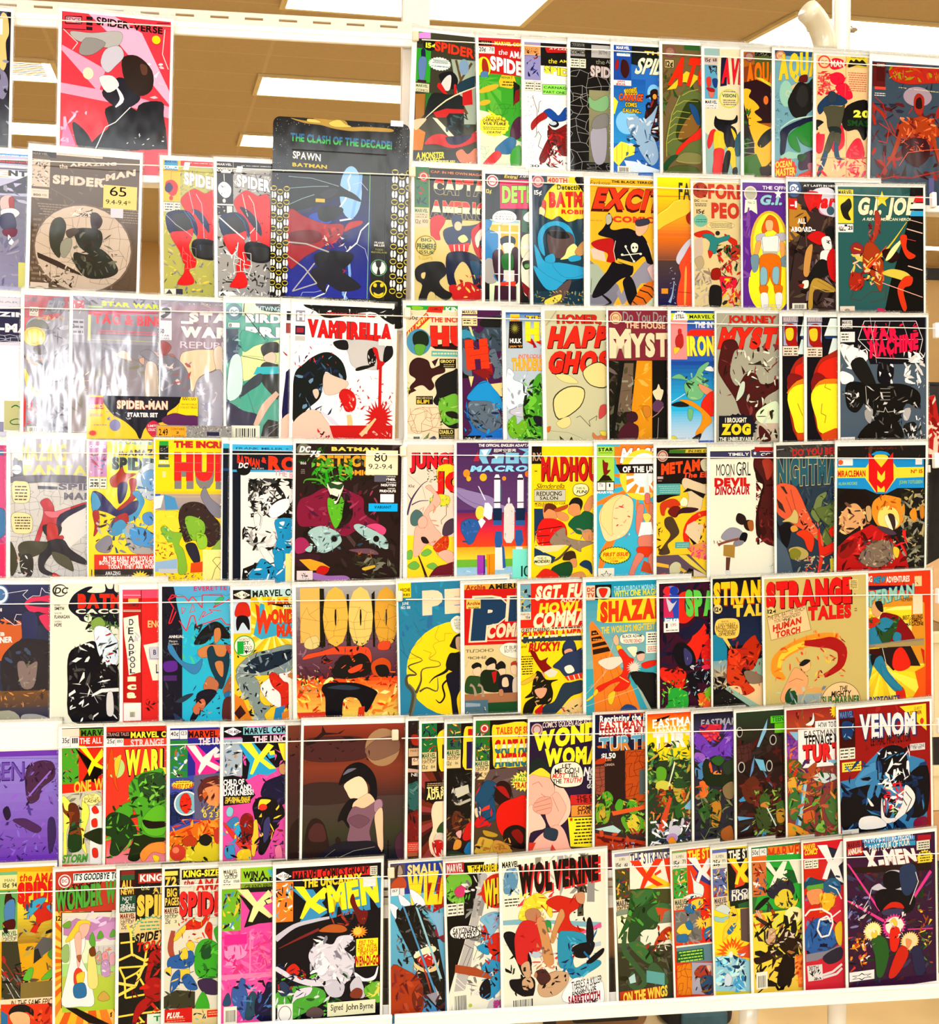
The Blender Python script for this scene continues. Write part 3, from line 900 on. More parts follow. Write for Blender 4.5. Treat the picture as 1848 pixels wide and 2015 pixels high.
# ------------------------------------------------------------------ the comics
# One block per comic: shelf, position of the cover's top left corner on the rack (mm right of and above the rack's
# middle), roll, cover width and height (mm), board margins, paper colour; then its label; then the print on its cover.
DATA = '''@1 -883.6 774.0 -1.81 168 253 5 9 223 - 4 42.8
dark navy comic cut off by the left frame edge, top shelf
P 457 283 -31 325 -6 316 131 279 209
C dc8 306 12 325 14 331 64 322 95 326 155 312 181 296 118
C 88a 293 178 322 185 332 224 319 266 299 248
J 99b,445,112 277 120 338 375 22 29 1
R fff 289 23 312 71
@1 -638.6 771.3 -1.49 164 251 5 9 d45 - 4 42.6
hot pink comic with silver and black art standing alone on the top left shelf
P fac 2 102 133 165 114 237 0 117
P fbd 129 -14 240 43 329 217 330 258 161 71 70 -7
P fac 0 217 214 238 330 263 331 299 195 270 0 248
P e8b 12 317 48 405 4 414
J fbd,fce,e9b 2 298 157 401 16 30 5
J fcd,fff 211 96 330 248 10 25 6
L fdd 2.47 3 52 48 92 33 114
L fdd 2.53 310 25 304 102 323 147
C 112 235 267 305 250 311 291 317 342 298 389 248 399 236 348
C 112 135 286 195 270 256 306 267 361 258 400 98 413 117 369 146 341
C 223 124 236 173 186 213 208 239 246 195 281 160 274
C 321 182 130 227 115 273 156 274 212 239 236 198 209
C 643 237 139 257 143 258 168 243 169
C 112 37 338 62 348 87 376 98 411 58 414
C bbb 27 59 91 58 170 45 181 69 156 97 92 93 43 83
C 999 72 75 131 84 93 123 53 122
C ccd 132 104 171 90 187 119 162 152 138 174 118 146
C fee 114 192 153 183 174 211 139 235
E eec 81 182 15.8 18.1
B eef 164 212 3 184 251 13 165 278 4
L fff 2.51 108 410 136 342 166 324 210 274
L ddd 2.03 243 402 287 375 317 342
P 211 217 404 319 326 326 395
J fff,ddd 196 352 318 388 10 11 7
L 302 1.98 1 53 71 50
L 302 2.02 284 8 324 4
R eab 12 15 59 32
T 302 14 17 56 30 EDGE
L 302 2.47 11 15 59 11 58 33 11 37 11 15
R 302 73 9 91 19
R 302 73 23 91 35
R 302 73 40 91 50
T 211 103 6 303 31 SPIDER-VERSE|d=10,b=3,k=.85
> round 284 60 13 fd2 yellow round price sticker
@1 -87.5 771.0 -1.67 178 250 8 9 443 - 4 42.5
comic of red sawtooth lettering on dark brown beside the upright pole, top shelf
R 444 0 -6 259 -1
R 4a3 0 -6 45 21
P f9e 0 7 42 -4 44 18 4 22
J a22,633 61 -9 189 0 14 19 3
R 3a3 0 52 47 159
P a73 1 198 33 195 32 261 4 295
P 373 33 192 52 190 61 246 36 261
P aba 114 77 196 75 204 277 158 281
B 653 130 78 8 153 155 8
B 653 183 83 8 140 169 7 173 248 10
E 8ac 157 98 16.5 25.2
P d82 -2 299 38 317 30 375 0 377
C 225 15 59 26 54 29 79 20 93
C 68b 8 87 32 82 31 129 25 155 12 150
R 422 6 152 35 159
R ddb 0 163 45 190
T 374 2 166 41 175 MARVEL|b=3
T 211 3 181 41 189 COMICS
E 111 42 40 21.5 18.1
T ff4 29 32 60 49 15¢|b=4
T 111 3 27 18 39 101
T e42 59 23 298 55 SPIDER-MAN|d=25,o=221,w=0.98,b=4
Z dee 77 96 38 22 22 .12
H 222 53 83 104 95 3
T 37a 49 102 108 106 VAMPIRE!|b=2
C 112 76 131 118 117 139 144 124 171 94 161
C ddd 99 135 116 130 114 171 101 179 84 162
C c22 71 169 81 156 108 191 128 195 126 158 136 163 128 211 98 192
C 122 53 196 108 191 154 193 162 237 159 313 113 317 104 255 58 259 33 277
P c22 61 252 103 236 162 233 163 246 114 250 104 264 72 267
P c22 155 177 186 165 191 215 158 221
C 245 136 157 198 122 200 151 154 180
B fec 2 308 1 102 210 4 201 157 3
C eca -3 283 39 273 27 293 5 314
P eec 59 268 75 270 140 327 120 329
J 122,366,356 104 248 185 311 16 26 9
C c22 36 355 61 325 100 318 133 334 185 314 206 299 207 331 134 360 75 352
C 335 107 327 152 320 192 313 160 342 121 348
P 333 0 379 147 362 175 404 1 418
T fe4 12 383 103 404 A MONSTER|d=-9,b=3
T fe4 21 402 100 413 CALLED...|d=-9,b=3
T fe4 60 404 139 412 MORBIUS!|d=-6,b=3
C d86 141 375 161 361 181 375 208 353 210 401 182 406 156 402
@1 11.8 766.8 1.71 174 246 5 6 4a3 - 4 42.1
green-background comic with a red top and two yellow speech balloons, top shelf
R c22 -9 0 142 114
P c33 -9 0 144 0 144 16 -9 16
R 211 -2 10 44 25
T aa5 11 12 37 22 MAN
T fe3 54 10 170 22 MARVEL COMICS|d=3,b=4
R eee 0 28 53 50
T 111 2 30 24 44 20¢|b=2
T 111 35 30 50 42 78
T fff 65 36 96 52 the|s=2
T fff 103 38 203 62 AMAZING|b=4,d=6
E fe3 16 94 23.1 33.1
P c22 40 55 143 63 142 120 55 114
T fff 38 55 283 102 SPIDER-MAN|d=38,b=5,o=611,w=0.99
C a32 13 69 26 74 32 109 12 106
C 58b 6 113 29 109 25 144 8 151
Y 6b4,4a3 15 138 162 -4 126 73 243 24
P ec3 65 136 75 116 118 118 125 143 108 160 68 155
L 553 0.973 65 136 75 116 118 118 125 143 108 160 68 155 65 136
T 382 73 120 113 129 WHAT|b=3
H 442 75 135 118 153 2
P 222 115 134 136 149 136 184 113 216
P 822 121 165 136 159 135 197 113 213
K 252 0.65 47 206 116 245 10 3
P dec -6 230 33 238 72 307 138 330 137 413 -9 417
E db3 31 162 36.4 9.48 -20
E db3 17 207 19.9 8.22 -15
Z fe3 47 279 52 36 16 .08
P fe3 27 229 36 244 53 244
T 431 20 251 79 262 NO JAIL|s=3
T 431 8 259 86 268 CAN HOLD THE|b=3,s=3
T 431 8 269 86 278 VULTURE|b=5,s=3
H 442 6 283 85 294 2
T 431 22 297 68 305 DEATH!|b=3,s=3
C 524 116 261 139 251 138 311 105 322 102 293
C 37a 98 315 121 328 104 366 71 370 51 364 54 348
C d22 51 361 70 373 43 403 17 413 7 404
C 4a3 104 360 135 343 133 410 103 411
K 688 0.65 -7 347 27 381 8 4
@1 87.5 763.8 1.06 168 245 5 9 fff - 4 41.8
white comic with red and blue blots and a green caption box, top shelf
R 111 55 -3 144 73
R 99c -2 0 55 121
R fa6 -1 8 54 41
L 555 0.975 -1 44 54 43
T 863 3 19 50 37 MARVEL|o=db8,w=0.33
J 222,811 7 26 46 78 10 20 2
J 24a,125 5 61 50 110 12 20 3
P c22 70 17 80 10 144 8 144 27 77 31
T fff 84 15 192 20 AT LAST! THE|s=3,b=3
J fff,888 56 71 144 124 60 3 4
T fe4 80 49 110 64 the|s=2
T fe4 119 51 205 60 AMAZING|b=3
T fe4 67 72 308 97 SPIDER-MAN|b=6,d=22,o=222,w=1.3
M -1 125 57 156
R 9e6 60 133 141 163
L 262 1.31 60 133 141 131 141 163 61 165 60 133
T 252 65 138 151 146 CARNAGE|b=2
T 252 64 153 137 161 PART ONE|b=2
J 111,333 1 166 32 238 60 4 5
J 111,333 0 303 35 403 60 4 6
C 15a 62 224 83 210 103 222 116 231 140 204 154 226 137 246 103 251 83 239
C a22 46 234 66 223 76 239 49 256 25 282 22 260
C 811 79 264 103 279 171 251 170 347 123 359 102 324 68 383 48 374 69 325 82 299
J 300,c22,611 76 277 150 364 40 23 7
C 111 103 247 116 260 103 270 82 261
E cde 96 257 12.2 6.39
J a22,300 48 358 143 400 24 23 8
L 522 1.63 26 171 42 218 39 292
L 522 1.64 46 224 49 192 56 186
L 222 1.64 35 304 45 285 55 300 45 333 59 342
R fff 9 392 62 404
T 222 16 393 48 401 30|b=1
@1 164.1 768.0 0.86 168 250 5 9 111 - 4 42.2
black comic with grey web lines and a silvery hologram panel, top shelf
R 777 5 4 48 14
R 999 0 18 50 45
T 222 2 5 46 14 MARVEL|b=2
T 111 1 26 50 38 COMICS|s=3,b=3
R bbb 72 6 175 46
T 555 97 22 125 35 30TH
M -1 52 54 83
K bbb 1 -1 88 132 167 12 2
K bbb 1 -2 160 64 416 22 3
K 999 1 62 391 225 410 8 4
T 998 87 52 118 67 the
T aaa 122 52 203 64 AMAZING
T ccc 69 71 267 107 SPIDER-MAN|b=5,d=13,o=833,w=1.4
G 997 776 64 152 204 386
C 8b8 64 173 83 186 125 167 132 200 111 220 69 209
C aab 69 288 111 267 126 286 119 379 83 384
C 888 83 242 125 226 129 266 76 275
@1 237.0 767.0 0.98 168 249 5 9 37c - 4 42.1
blue comic with white slashed lettering and gold rays, top shelf
G 26b 39d 0 108 111 318
P 122 62 -3 167 -8 168 77 61 59
R 25a 0 0 61 110
R fff 11 26 57 35
T fff 9 3 55 13 MARVEL|b=3
T 39c 13 21 55 30 COMICS|s=3
C a22 8 52 18 48 15 75 6 78
C 411 29 48 47 53 54 83 40 106 25 84
R fee 0 113 61 130
T b22 13 114 38 120 JAN|b=3
T b22 8 122 40 129 #426|b=3
T fd3 107 14 178 26 THE|b=3
T ffd 71 36 363 90 SPIDER-MAN|b=3,s=20,o=552,w=1.4
E 8cf 47 248 39 39.7
E 8cf 139 148 21.5 26.5
P fe4 1 168 15 183 4 223 0 224
P fe5 0 336 25 312 75 323 72 353 40 364 18 392 0 376
L 332 1.03 11 322 11 379
L 332 1.03 29 318 29 371
L 332 1.03 50 321 50 357
P fd4 36 143 79 134 82 157 40 162
T ec2 40 139 79 153 WHEN|o=221,w=2.1,b=2
T e62 17 155 100 179 CARNAGE|o=411,w=2.1,b=4,s=3
T ec2 40 184 80 198 COMES|o=221,w=2.1,b=2
T ec2 31 204 96 217 CALLING...|o=221,w=2.1,b=2
C 311 128 145 153 140 153 190 182 202 182 275 139 310 111 272 111 212 132 191
J 622,200,933 111 146 179 309 26 31 1
E fa4 143 161 7.16 8.62
C 9bd 47 238 82 227 96 246 132 218 153 190 139 244 129 278 147 310 157 360 132 387 97 349 75 306 54 274
J eff,579,cde,246 43 232 158 397 46 27 2
P def 36 373 75 376 168 403 168 408 54 412
X 13 392 57 412
@1 319.5 772.7 1.61 178 252 5 9 764 - 4 42.7
olive comic with a big slanted red title and a scaled green coil, top shelf
J 352,765,574 -1 95 133 250 24 48 3
E 855 27 25 21.5 19.8
E 976 27 25 15 13.9
T b97 19 20 37 29 DC
R 363 77 -1 135 16
J 653,352 1 82 29 187 10 41 4
R cb8 8 50 40 76
L 221 1.38 8 50 41 50 40 76 8 77 8 50
T 111 11 54 37 73 12¢|b=3
P dc3 15 149 47 143 58 122 83 121 98 138 119 113 134 110 134 103 84 85
T e31 19 38 214 133 ATOM|s=30,b=6,o=551,w=2.9
C 674 61 165 98 144 134 156 191 201 191 348 118 384 45 372 13 347 14 287 32 226
C 342 83 191 133 183 133 270 104 304 67 318 46 286
C 863 82 245 119 217 133 250 118 283 82 305 53 305
L bb5 2.08 61 165 32 226 12 320 13 367
L bb5 1.73 36 229 50 216 97 221
L bb5 1.73 28 253 46 236 97 241
L bb5 1.73 21 276 43 259 86 261
L bb5 1.73 17 300 39 286 75 285
L bb5 1.73 15 323 35 309 68 305
L bb5 1.73 69 165 94 151 126 143
L bb5 1.73 47 199 76 182 126 183
C 258 94 191 119 203 133 250 122 257 101 217
C d32 53 339 82 311 118 283 133 270 133 303 96 318 67 345 45 362
C 253 0 397 27 366 53 362 24 393 9 413
C 885 45 379 74 352 132 357 132 387 81 388
C 563 2 420 45 396 110 397 125 417 45 426
L ba5 1.39 45 379 81 385 132 384
@1 391.8 769.9 2.09 174 248 5 7 edb - 4 42.4
cream comic with red and yellow art and a cut-off big red title, top shelf
R 9bb 0 0 55 24
R cbb 0 30 48 51
T 111 2 32 22 44 15¢|b=2
T 111 30 32 44 43 68|b=2
R 6ac -1 53 46 165
J 111,422 2 56 45 97 10 21 1
C d43 7 99 21 95 21 121 10 125
C 248 28 101 46 101 42 127 32 124
C d76 13 135 33 134 31 154 20 161
C a22 6 129 31 131 35 141 17 141
R eee -2 169 45 197
T 111 1 170 43 181 MARVEL|b=3
T 111 2 185 41 190 COMICS
T 111 2 193 41 197 GROUP
P 224 60 30 80 26 79 120 55 124
T d23 60 30 263 114 AVENGERS|b=5,s=7,o=224,w=1.8
Z cc5 86 163 38 33 30 .1
E ed9 86 163 31.1 26.7
T 264 62 147 111 159 VISION|b=4
H 558 64 137 111 143 1
H 558 64 165 111 186 3
P 9bb -3 275 4 278 11 288 -2 422 -5 419
P 9bb 2 279 124 336 123 421 2 422
C 112 37 221 48 231 99 233 114 216 114 239 92 250 95 276 62 274 33 254
C d33 19 271 37 268 22 315 10 328 7 305
C ec3 33 274 62 274 73 300 65 334 32 331
C d33 32 331 65 331 61 374 53 412 24 412 28 368
C 223 70 254 106 259 113 300 91 334 69 307
C ec3 92 260 110 280 109 306 102 293
C ec3 76 331 102 327 108 384 97 397
C 222 72 341 90 344 75 415 57 415
C 367 106 300 128 272 127 340 109 350
C 222 97 394 112 390 112 417 97 418
@1 460.2 767.9 1.59 176 247 5 6 a62 - 4 42.2
brown and yellow comic with an orange title and dark purple cape shapes, top shelf
P 563 39 -2 110 -3 110 101 78 96 38 90
P 222 41 0 106 -1 106 12 41 13
J bb9,bb9 43 1 106 11 24 5 1
E 855 21 17 18.1 17.2
E a87 21 17 12.6 12.2
P 842 0 52 42 39 38 104 0 113
T d71 11 34 198 109 AQUAMAN|b=6,d=-14,o=331,w=1.6
P 312 -1 102 46 90 106 112 105 232 -2 235
P dc4 42 83 66 85 106 105 106 116
C eb3 -1 124 26 126 18 148 38 162 56 183 38 198 66 222 46 230 97 247 85 258 109 290 109 344 53 389 41 342 14 220 -1 163
C 322 62 147 82 139 86 182 74 182
E d73 80 157 8.74 14.4
C 222 49 302 69 269 101 250 109 275 69 313
P 333 -2 199 38 299 37 335 -2 347
J 474,262,333 -1 185 26 343 16 30 2
P 473 -1 347 45 335 65 378 61 411 -2 412
L ccb 1.13 0 304 46 295
L ccb 1.13 0 318 45 313
L ccb 1.14 0 333 41 335
C 322 57 382 85 374 109 352 109 395 69 411
J db4,a81 53 306 105 377 8 19 3
@1 514.9 773.1 1.36 176 253 5 8 7ab - 4 42.7
blue-grey comic with a yellow title, green leg shapes and a red caption burst, top shelf
R 357 0 -4 149 17
E b75 21 18 19.1 17.3
E cb9 21 18 13.5 12.2
T c54 13 14 29 23 DC|b=2
T ec3 15 13 267 99 AQUAMAN|d=-36,b=7,o=333,w=1.2
T 123 35 101 48 111 12|b=2
J 69a,8bc,578 0 111 49 312 60 15 1
E db8 105 150 64.3 47.2
E 9cb 41 142 24 43.4
C 222 53 152 85 104 117 106 141 98 143 177 117 207 109 222 69 217 49 181
C 333 93 114 117 120 121 164 101 186 77 158
C 622 93 82 117 77 117 99 89 100
C 233 133 91 149 86 149 126 125 113
L dca 2.29 53 152 39 145 45 131 61 137
B bdc 21 258 3 69 227 5 150 210 4
C 124 25 262 85 230 150 214 150 235 85 249 49 275 37 334 21 345 21 294
C 283 49 283 85 252 146 232 146 312 101 306 77 278 94 332 61 319
P 9cb 21 349 49 333 102 339 150 323 150 345 21 363
C 424 94 350 122 331 150 330 150 374 102 394 86 383
C 253 86 343 118 342 102 365 86 361
C d43 118 397 150 381 150 418 102 419 82 413
C a67 122 371 150 370 150 396 126 393
Z d31 38 392 44 40 14 .12
T ed4 3 368 62 390 OCEAN|d=-7,b=4
T ed4 4 391 74 417 MASTER|d=-7,b=4
@1 588.4 769.3 1.26 176 250 5 6 ec9 - 4 42.4
tan and crimson comic collage with a grey-blue figure shape at its centre, top shelf
E d45 29 22 23.4 21.7
E ec9 29 22 17.8 16.6
T 855 19 16 41 29 DC
C d24 61 10 94 12 110 29 70 46 49 36
T fed 53 15 104 37 MAN|b=3
J d24,e56 5 52 111 135 26 34 1
E d24 78 76 28.4 21.8
C d24 70 104 111 91 135 134 103 142
R dc4 112 0 188 34
T 222 128 0 179 6 MAR NO.20
C 221 118 36 126 12 138 17 147 9 159 16 171 10 186 29 151 27
H c65 114 51 186 117 9
H c65 3 56 50 123 7
L c65 1.15 110 0 107 135
C 111 115 164 193 146 194 241 177 278 153 243 112 248 95 216
C 111 1 216 30 225 6 248 1 245
T ee5 138 177 199 202 20|b=6
T 152 116 211 214 231 SMASH|b=3
C d24 2 263 31 262 23 320 2 321
C d24 55 254 95 230 104 296 63 319
C d24 136 284 165 275 178 334 112 336
P ec9 6 241 30 222 43 261 14 262
C 246 6 168 46 130 82 129 115 149 95 164 46 166 14 197
C 554 26 175 62 166 95 168 107 157 87 238 47 247 38 203
C 345 46 123 70 122 74 151 46 156
C 233 47 239 87 238 91 260 59 264
C 554 51 257 71 260 51 319 27 328
C 554 67 257 91 260 84 300 67 282
C 257 27 324 43 331 19 394 5 398
C 257 67 290 80 297 88 337 108 343 72 341
J d24,e67,fdb 3 347 191 403 34 31 2
L c65 1.16 112 244 113 406
L c65 1.15 2 343 190 335
J d56,d24 120 295 191 403 14 27 3
@1 688.4 764.1 0.51 168 247 5 16 456 - 4 41.9
slate comic with fiery orange lettering and red toothed mass, right end of top shelf
J 556,334,445 1 3 284 379 60 58 1
J 622,a32,411 4 134 284 390 70 50 2
R 622 3 3 50 84
T ddd 17 7 46 18 COMICS
R 511 16 17 47 66
R e54 11 84 52 93
H ddd 9 103 51 117 2
C b32 63 21 108 7 191 10 275 12 276 52 192 65 126 69 76 57
J a33,c52,991 63 14 276 60 50 31 3
E a9a 173 110 54.1 33.1
T dda 101 81 314 84 IT'S A WONDERFUL LIFE|b=3,d=11
C a32 160 118 176 99 198 116 191 168 165 162
C 311 169 121 185 113 190 146 169 147
C a41 104 209 154 185 195 175 237 195 263 231 222 255 189 272 139 267 113 238
J e74,c52,721,f96 108 180 248 269 50 27 4
C 412 130 260 205 252 223 307 174 347 123 312
J e74,a32 130 260 206 293 14 20 5
B a41 113 224 12 90 299 16 58 352 4
B a41 230 233 12 253 298 12 266 342 4
L b43 2.71 4 149 37 169 80 240 139 274
L d64 2.35 108 346 140 300 198 290 260 283
L b43 3.11 30 206 67 226 60 271 27 265
L a33 3.9 6 402 84 384 158 384 262 358
L a33 3.9 49 301 54 352 34 390
L a33 3.1 12 119 41 139 54 175
R 669 223 382 243 433
@2 -856.1 549.5 -0.83 168 255 5 9 bbd - 4 42.7
blue-banded comic with red caption cut off by the left frame edge, second shelf
R 39d 180 -8 335 6
L 236 0.734 240 -10 281 0 335 -1
T fff 230 4 334 7 UNIVERSE|b=4
R 223 180 17 335 30
T d23 216 21 336 27 GOTHAM RESISTANCE|b=3
R fff 180 41 335 36
R 222 180 47 335 44
R fff 180 51 335 74
R ca4 243 50 277 72
T 111 277 49 332 67 NT|b=6
T fff 245 51 276 70 E|b=6
P 445 288 85 335 61 336 117 267 121 204 120
G 778 99b 181 127 337 404
J 99a,bbd,667 192 88 336 187 20 39 1
C dbb 255 137 281 125 293 144 279 170 257 172
C a44 279 135 293 134 291 180 281 165
C fee 257 172 291 165 310 179 286 198 260 194
C 446 257 187 291 182 299 225 267 231 253 217
C 724 262 232 301 227 296 250 267 249
C fff 277 246 289 260 299 277 279 273
J 88a,aab,779 253 255 337 404 24 32 2
> note 307 329 331 406 dd8 pale yellow sticky note
@2 -681.2 551.9 -1.88 160 254 6 11 654 - 4 42.9
bronze-brown comic with cream cracked lettering and a yellow 65 sticky note, second shelf
J 876,765,543 -3 5 332 405 60 22 1
H 987 6 155 321 201 6
H 876 4 200 65 397 12
L 987 0.741 58 110 127 145 103 167
R 332 0 0 51 12
T 987 2 4 46 11 MARVEL|b=3
R 321 51 -2 71 17
R dcb 71 -3 208 7
T 877 75 3 204 1 SPECIAL 25TH ANNIVERSARY ISSUE
R cba 0 24 53 107
J 321,543,eed 1 26 52 107 60 10 2
R dcb 0 114 51 141
T 876 5 120 46 122 $5.99 NO.
T 443 6 129 28 136 800|b=3
T 665 32 129 46 135 FEB
T dcb 80 33 105 46 the|b=3
T dcb 112 29 250 39 AMAZING|b=5,d=-15
T dcb 62 67 214 95 SPIDER|b=6,d=0
T dcb 203 58 308 79 -MAN|b=6,d=-28
K 654 0.49 61 60 308 89 22 3
E 765 157 287 148 137
E cba 157 287 143 132
K 543 0.74 21 194 299 397 60 4
C 443 65 208 89 196 104 217 100 250 91 279 87 320 62 291 56 246
C 998 93 269 120 257 121 287 102 319 89 302
C 433 177 181 196 175 212 196 203 220 183 226
C 332 129 231 168 223 208 230 211 270 185 302 150 285 135 260
C 332 131 301 170 304 204 283 240 309 263 348 231 371 172 375 137 341
J 554,432,776 124 236 261 369 40 27 5
C 543 105 237 129 226 144 234 115 257
J fed,432 117 161 182 191 24 15 6
P 432 21 307 83 330 147 361 157 371 98 354 24 324
J dcb,654,432 24 337 133 410 50 15 7
R dcb 3 399 57 415
E 654 31 425 17 15.1
E dcb 31 425 15.6 13.6
> note 213 86 314 157 ed9 pale yellow sticky note reading 65
T 222 232 89 282 118 65
T 222 221 130 296 144 9.4-9.4*
> tag 236 156 274 185 dde white price label
@2 -485.8 546.1 0.11 168 254 5 7 bb6 - 4 42.4
yellow-webbed comic with red and navy shapes and a yellow logo strip, second shelf
J dd8,998,ed7,887 0 26 157 113 70 15 1
J ed5,889,dc8,665 -1 160 161 412 160 17 2
R fb2 0 0 52 126
R 39c 4 1 45 31
T 248 5 2 43 8 MARVEL|b=3
T fff 1 17 46 27 COMICS|s=2,b=4
R d22 54 -3 168 17
J 111,fdd 55 -5 158 -3 18 5 3
T fff 78 5 230 7 ST ALL-NEW COLLECTOR'S ITEM|b=2
T fff 61 4 78 28 1|b=5,s=5
L 322 0.987 25 35 24 62
C c22 9 68 29 62 44 78 39 103 24 109 9 90
C 226 7 80 19 70 29 84 19 99 7 95
E c22 24 117 5.9 7.46
M 0 129 53 160
T fff 64 33 250 73 SPIDER-MAN|d=27,b=6,o=a62,w=0.99
C e22 53 123 73 97 98 86 128 99 157 98 157 263 137 239 122 240 102 263 102 235 92 191 68 154
C e22 63 137 93 148 122 179 117 235 100 258 112 220 97 191
C 125 9 167 53 153 83 161 102 195 102 230 82 211 58 227 18 224
C 333 28 169 68 162 88 181 87 206 58 220 38 208
C 136 88 149 112 155 137 189 139 219 127 204 102 170
C e22 21 226 68 217 90 208 87 236 77 266 92 301 77 311 62 317 48 278
C e22 67 317 97 301 97 326 77 337 92 366 87 381 57 385 42 378 62 347
C 112 87 254 107 240 157 248 157 299 122 302 92 291
C 333 97 261 137 257 157 268 152 294 107 295
L 38d 1.24 63 155 83 181 102 235
L 38d 1.24 73 157 97 186
L 38d 0.998 112 258 114 275
L aab 2.23 78 92 93 156 90 166
L aab 2.24 100 101 117 130 122 190 124 237
L aab 1.98 6 167 38 198 77 224 90 236
K 999 0.75 53 272 97 331 10 5
J 111,611 58 103 157 258 12 9 6
P eed 3 398 37 397 57 415 2 417
P 555 5 414 17 399 27 413
R 445 37 397 58 416
@2 -403.8 546.9 0.42 168 254 5 7 aaa - 4 42.5
white-webbed comic with red shapes and a black logo strip, second shelf
J eee,333,ccc,111 0 29 168 109 80 15 1
J fff,222,ddd,555 -1 161 166 414 190 17 2
R 211 0 0 50 130
T ddd 1 5 46 12 MARVEL|b=3
R fff 13 28 43 35
T fff 0 22 47 31 COMICS|s=2,b=4
L fff 1.74 22 38 23 60
C fff 6 73 23 62 43 79 40 104 23 112 5 93
J 211,888 11 68 38 109 10 10 3
E ddd 22 121 4.99 6.5
R 211 -1 132 50 166
R fff -1 132 50 135
R ddd 30 137 47 163
J ddd 0 138 25 162 6 10 9
R 111 52 -2 204 19
J ccc,777 53 -3 169 0 24 6 4
T fff 76 9 219 11 ST ALL-NEW COLLECTOR'S ITEM|b=3
T fff 58 12 76 31 1|b=5,s=5
L fff 0.999 52 26 179 22
T fff 61 36 250 75 SPIDER-MAN|d=27,b=6,o=333,w=1.3
C e22 52 124 68 101 90 87 113 96 128 103 163 107 162 268 142 251 122 244 99 268 104 237 89 198 67 161
C 135 7 173 52 156 82 168 99 202 97 233 82 213 52 229 17 228
C 333 27 175 67 168 87 188 87 210 52 224
C 124 70 138 102 152 132 191 137 226 122 212 92 172
C e22 18 232 67 221 89 213 87 238 61 254 51 279 41 285
C e22 66 249 84 246 91 298 76 309 64 299
C e22 61 314 99 306 96 328 76 329 91 364 85 389 45 390 38 383 58 350
C 112 84 258 107 245 162 261 162 304 121 310 91 293
C 333 96 265 137 261 162 271 152 301 106 303
L 38d 1 57 159 82 183 99 238
L ccc 2.26 78 98 90 152 95 167
L ccc 2.26 98 102 113 126 122 186 122 244
L fff 3.5 7 173 42 204 84 238
L fff 2.51 64 249 61 274 46 290 26 285
K fff 1.5 46 285 101 338 10 5
L eee 2.01 101 220 117 202
J 111,611 58 109 162 266 14 9 6
P fff 3 404 45 403 60 416 2 418
P 222 5 417 15 406 25 416
@2 -316.4 617.4 -1.05 215 323 5 9 111 B 0 58.8
large black hanging blister card with blue-green lettering and yellow side strips, second shelf
J fff,ddd 3 6 425 23 50 3 1
J fff,aac 0 19 49 203 60 3 2
J fff 380 10 431 112 40 3 3
C b94 53 3 104 9 135 -2 173 1 223 1 240 19 287 16 367 17 371 27 288 29 243 32 192 28 148 19 97 16
C dc7 107 3 135 4 148 12 110 12
C dc6 173 11 204 -1 224 11 243 19 192 22
R 221 49 93 392 553
T 37a 55 48 374 74 THE CLASH OF THE DECADE!|d=8,b=4,g=4b5:.5
T fff 63 104 150 127 SPAWN|b=2,d=5
T ec3 62 140 170 152 BATMAN|b=3,d=2
L 8c8 1.25 49 164 307 163
G 113 23a 49 165 314 556
L 8c8 1.91 307 163 306 557
E 25c 154 310 38 18.9
E 9cf 247 223 35.1 81.9
C 336 57 177 120 180 134 261 109 294 59 290
L eff 4.43 246 166 237 186 244 211 229 249 210 276
L eff 5.07 278 165 276 209 261 254 252 305 214 313
L 8bf 9.51 278 165 276 209 261 254 252 305
L eff 3.82 307 315 282 341 270 380 233 414
L 8bf 8.28 246 445 250 483 229 541 242 559
L eff 3.81 184 517 172 543 134 561
L eff 3.19 244 515 233 560
L cdf 1.27 253 198 279 190 301 214
L cdf 1.27 264 380 296 398 307 435
L cdf 1.27 93 563 102 543 140 541 178 530
C 112 49 172 176 164 215 206 260 229 280 250 248 242 216 237 172 253 109 281 51 278
C 334 152 235 184 214 209 219 178 246
C 112 147 279 178 268 223 275 211 301 173 319 148 310
R db3 137 248 166 259
L 9bc 1.57 51 184 126 186 209 206
L 9bc 1.57 51 221 127 211 177 208
L 9bc 1.57 52 272 96 250 133 236
C a23 53 293 103 306 167 325 224 325 219 364 175 391 106 432 56 466
C 712 60 359 142 349 155 379 74 396
C b33 228 347 243 318 284 310 282 322 250 337
J 111,c33,ddd,711 161 329 252 406 36 22 4
C 112 137 425 182 410 252 413 255 438 221 465 157 468
C 223 132 469 201 447 234 477 286 519 222 535 177 511 172 543 133 501
J b23,111 207 434 240 477 10 19 5
L bbb 4.4 55 388 111 391 182 413
L bbb 3.78 55 432 107 467 146 513 70 541 138 450
T eee 326 373 357 379 FRANK|b=2
T eee 325 381 359 388 MILLER|b=2
T aa5 328 395 354 401 TODD|b=2
T aa5 316 404 366 409 McFARLANE|b=2
E 6b8 341 455 26.4 26.1
E 111 341 455 24.1 23.9
E fff 341 455 21.9 21.6
C 111 332 434 348 433 347 449 342 456 346 475 336 475 339 456 334 450
E ed3 341 523 27.4 28.1
E 111 341 523 23.2 23.6
C ed3 328 505 336 507 334 517 325 514
C ed3 347 507 355 503 358 513 349 516
C ed3 327 533 342 539 357 532 353 543 332 544
# 1 dc4 375 140 442 551
# 2 dc4 -4 212 56 564
> tag 368 -9 408 9 eef white price label
@2 -93.0 551.1 0.42 178 258 5 9 dc8 - 4 42.9
tan comic with red, white and navy lettering and gold issue seal, second shelf
R 211 48 2 301 164
R 374 0 0 48 128
L dd5 1.27 48 23 49 173
T d84 53 9 254 17 CAP. IN HIS OWN MAGAZINE|b=2,d=5
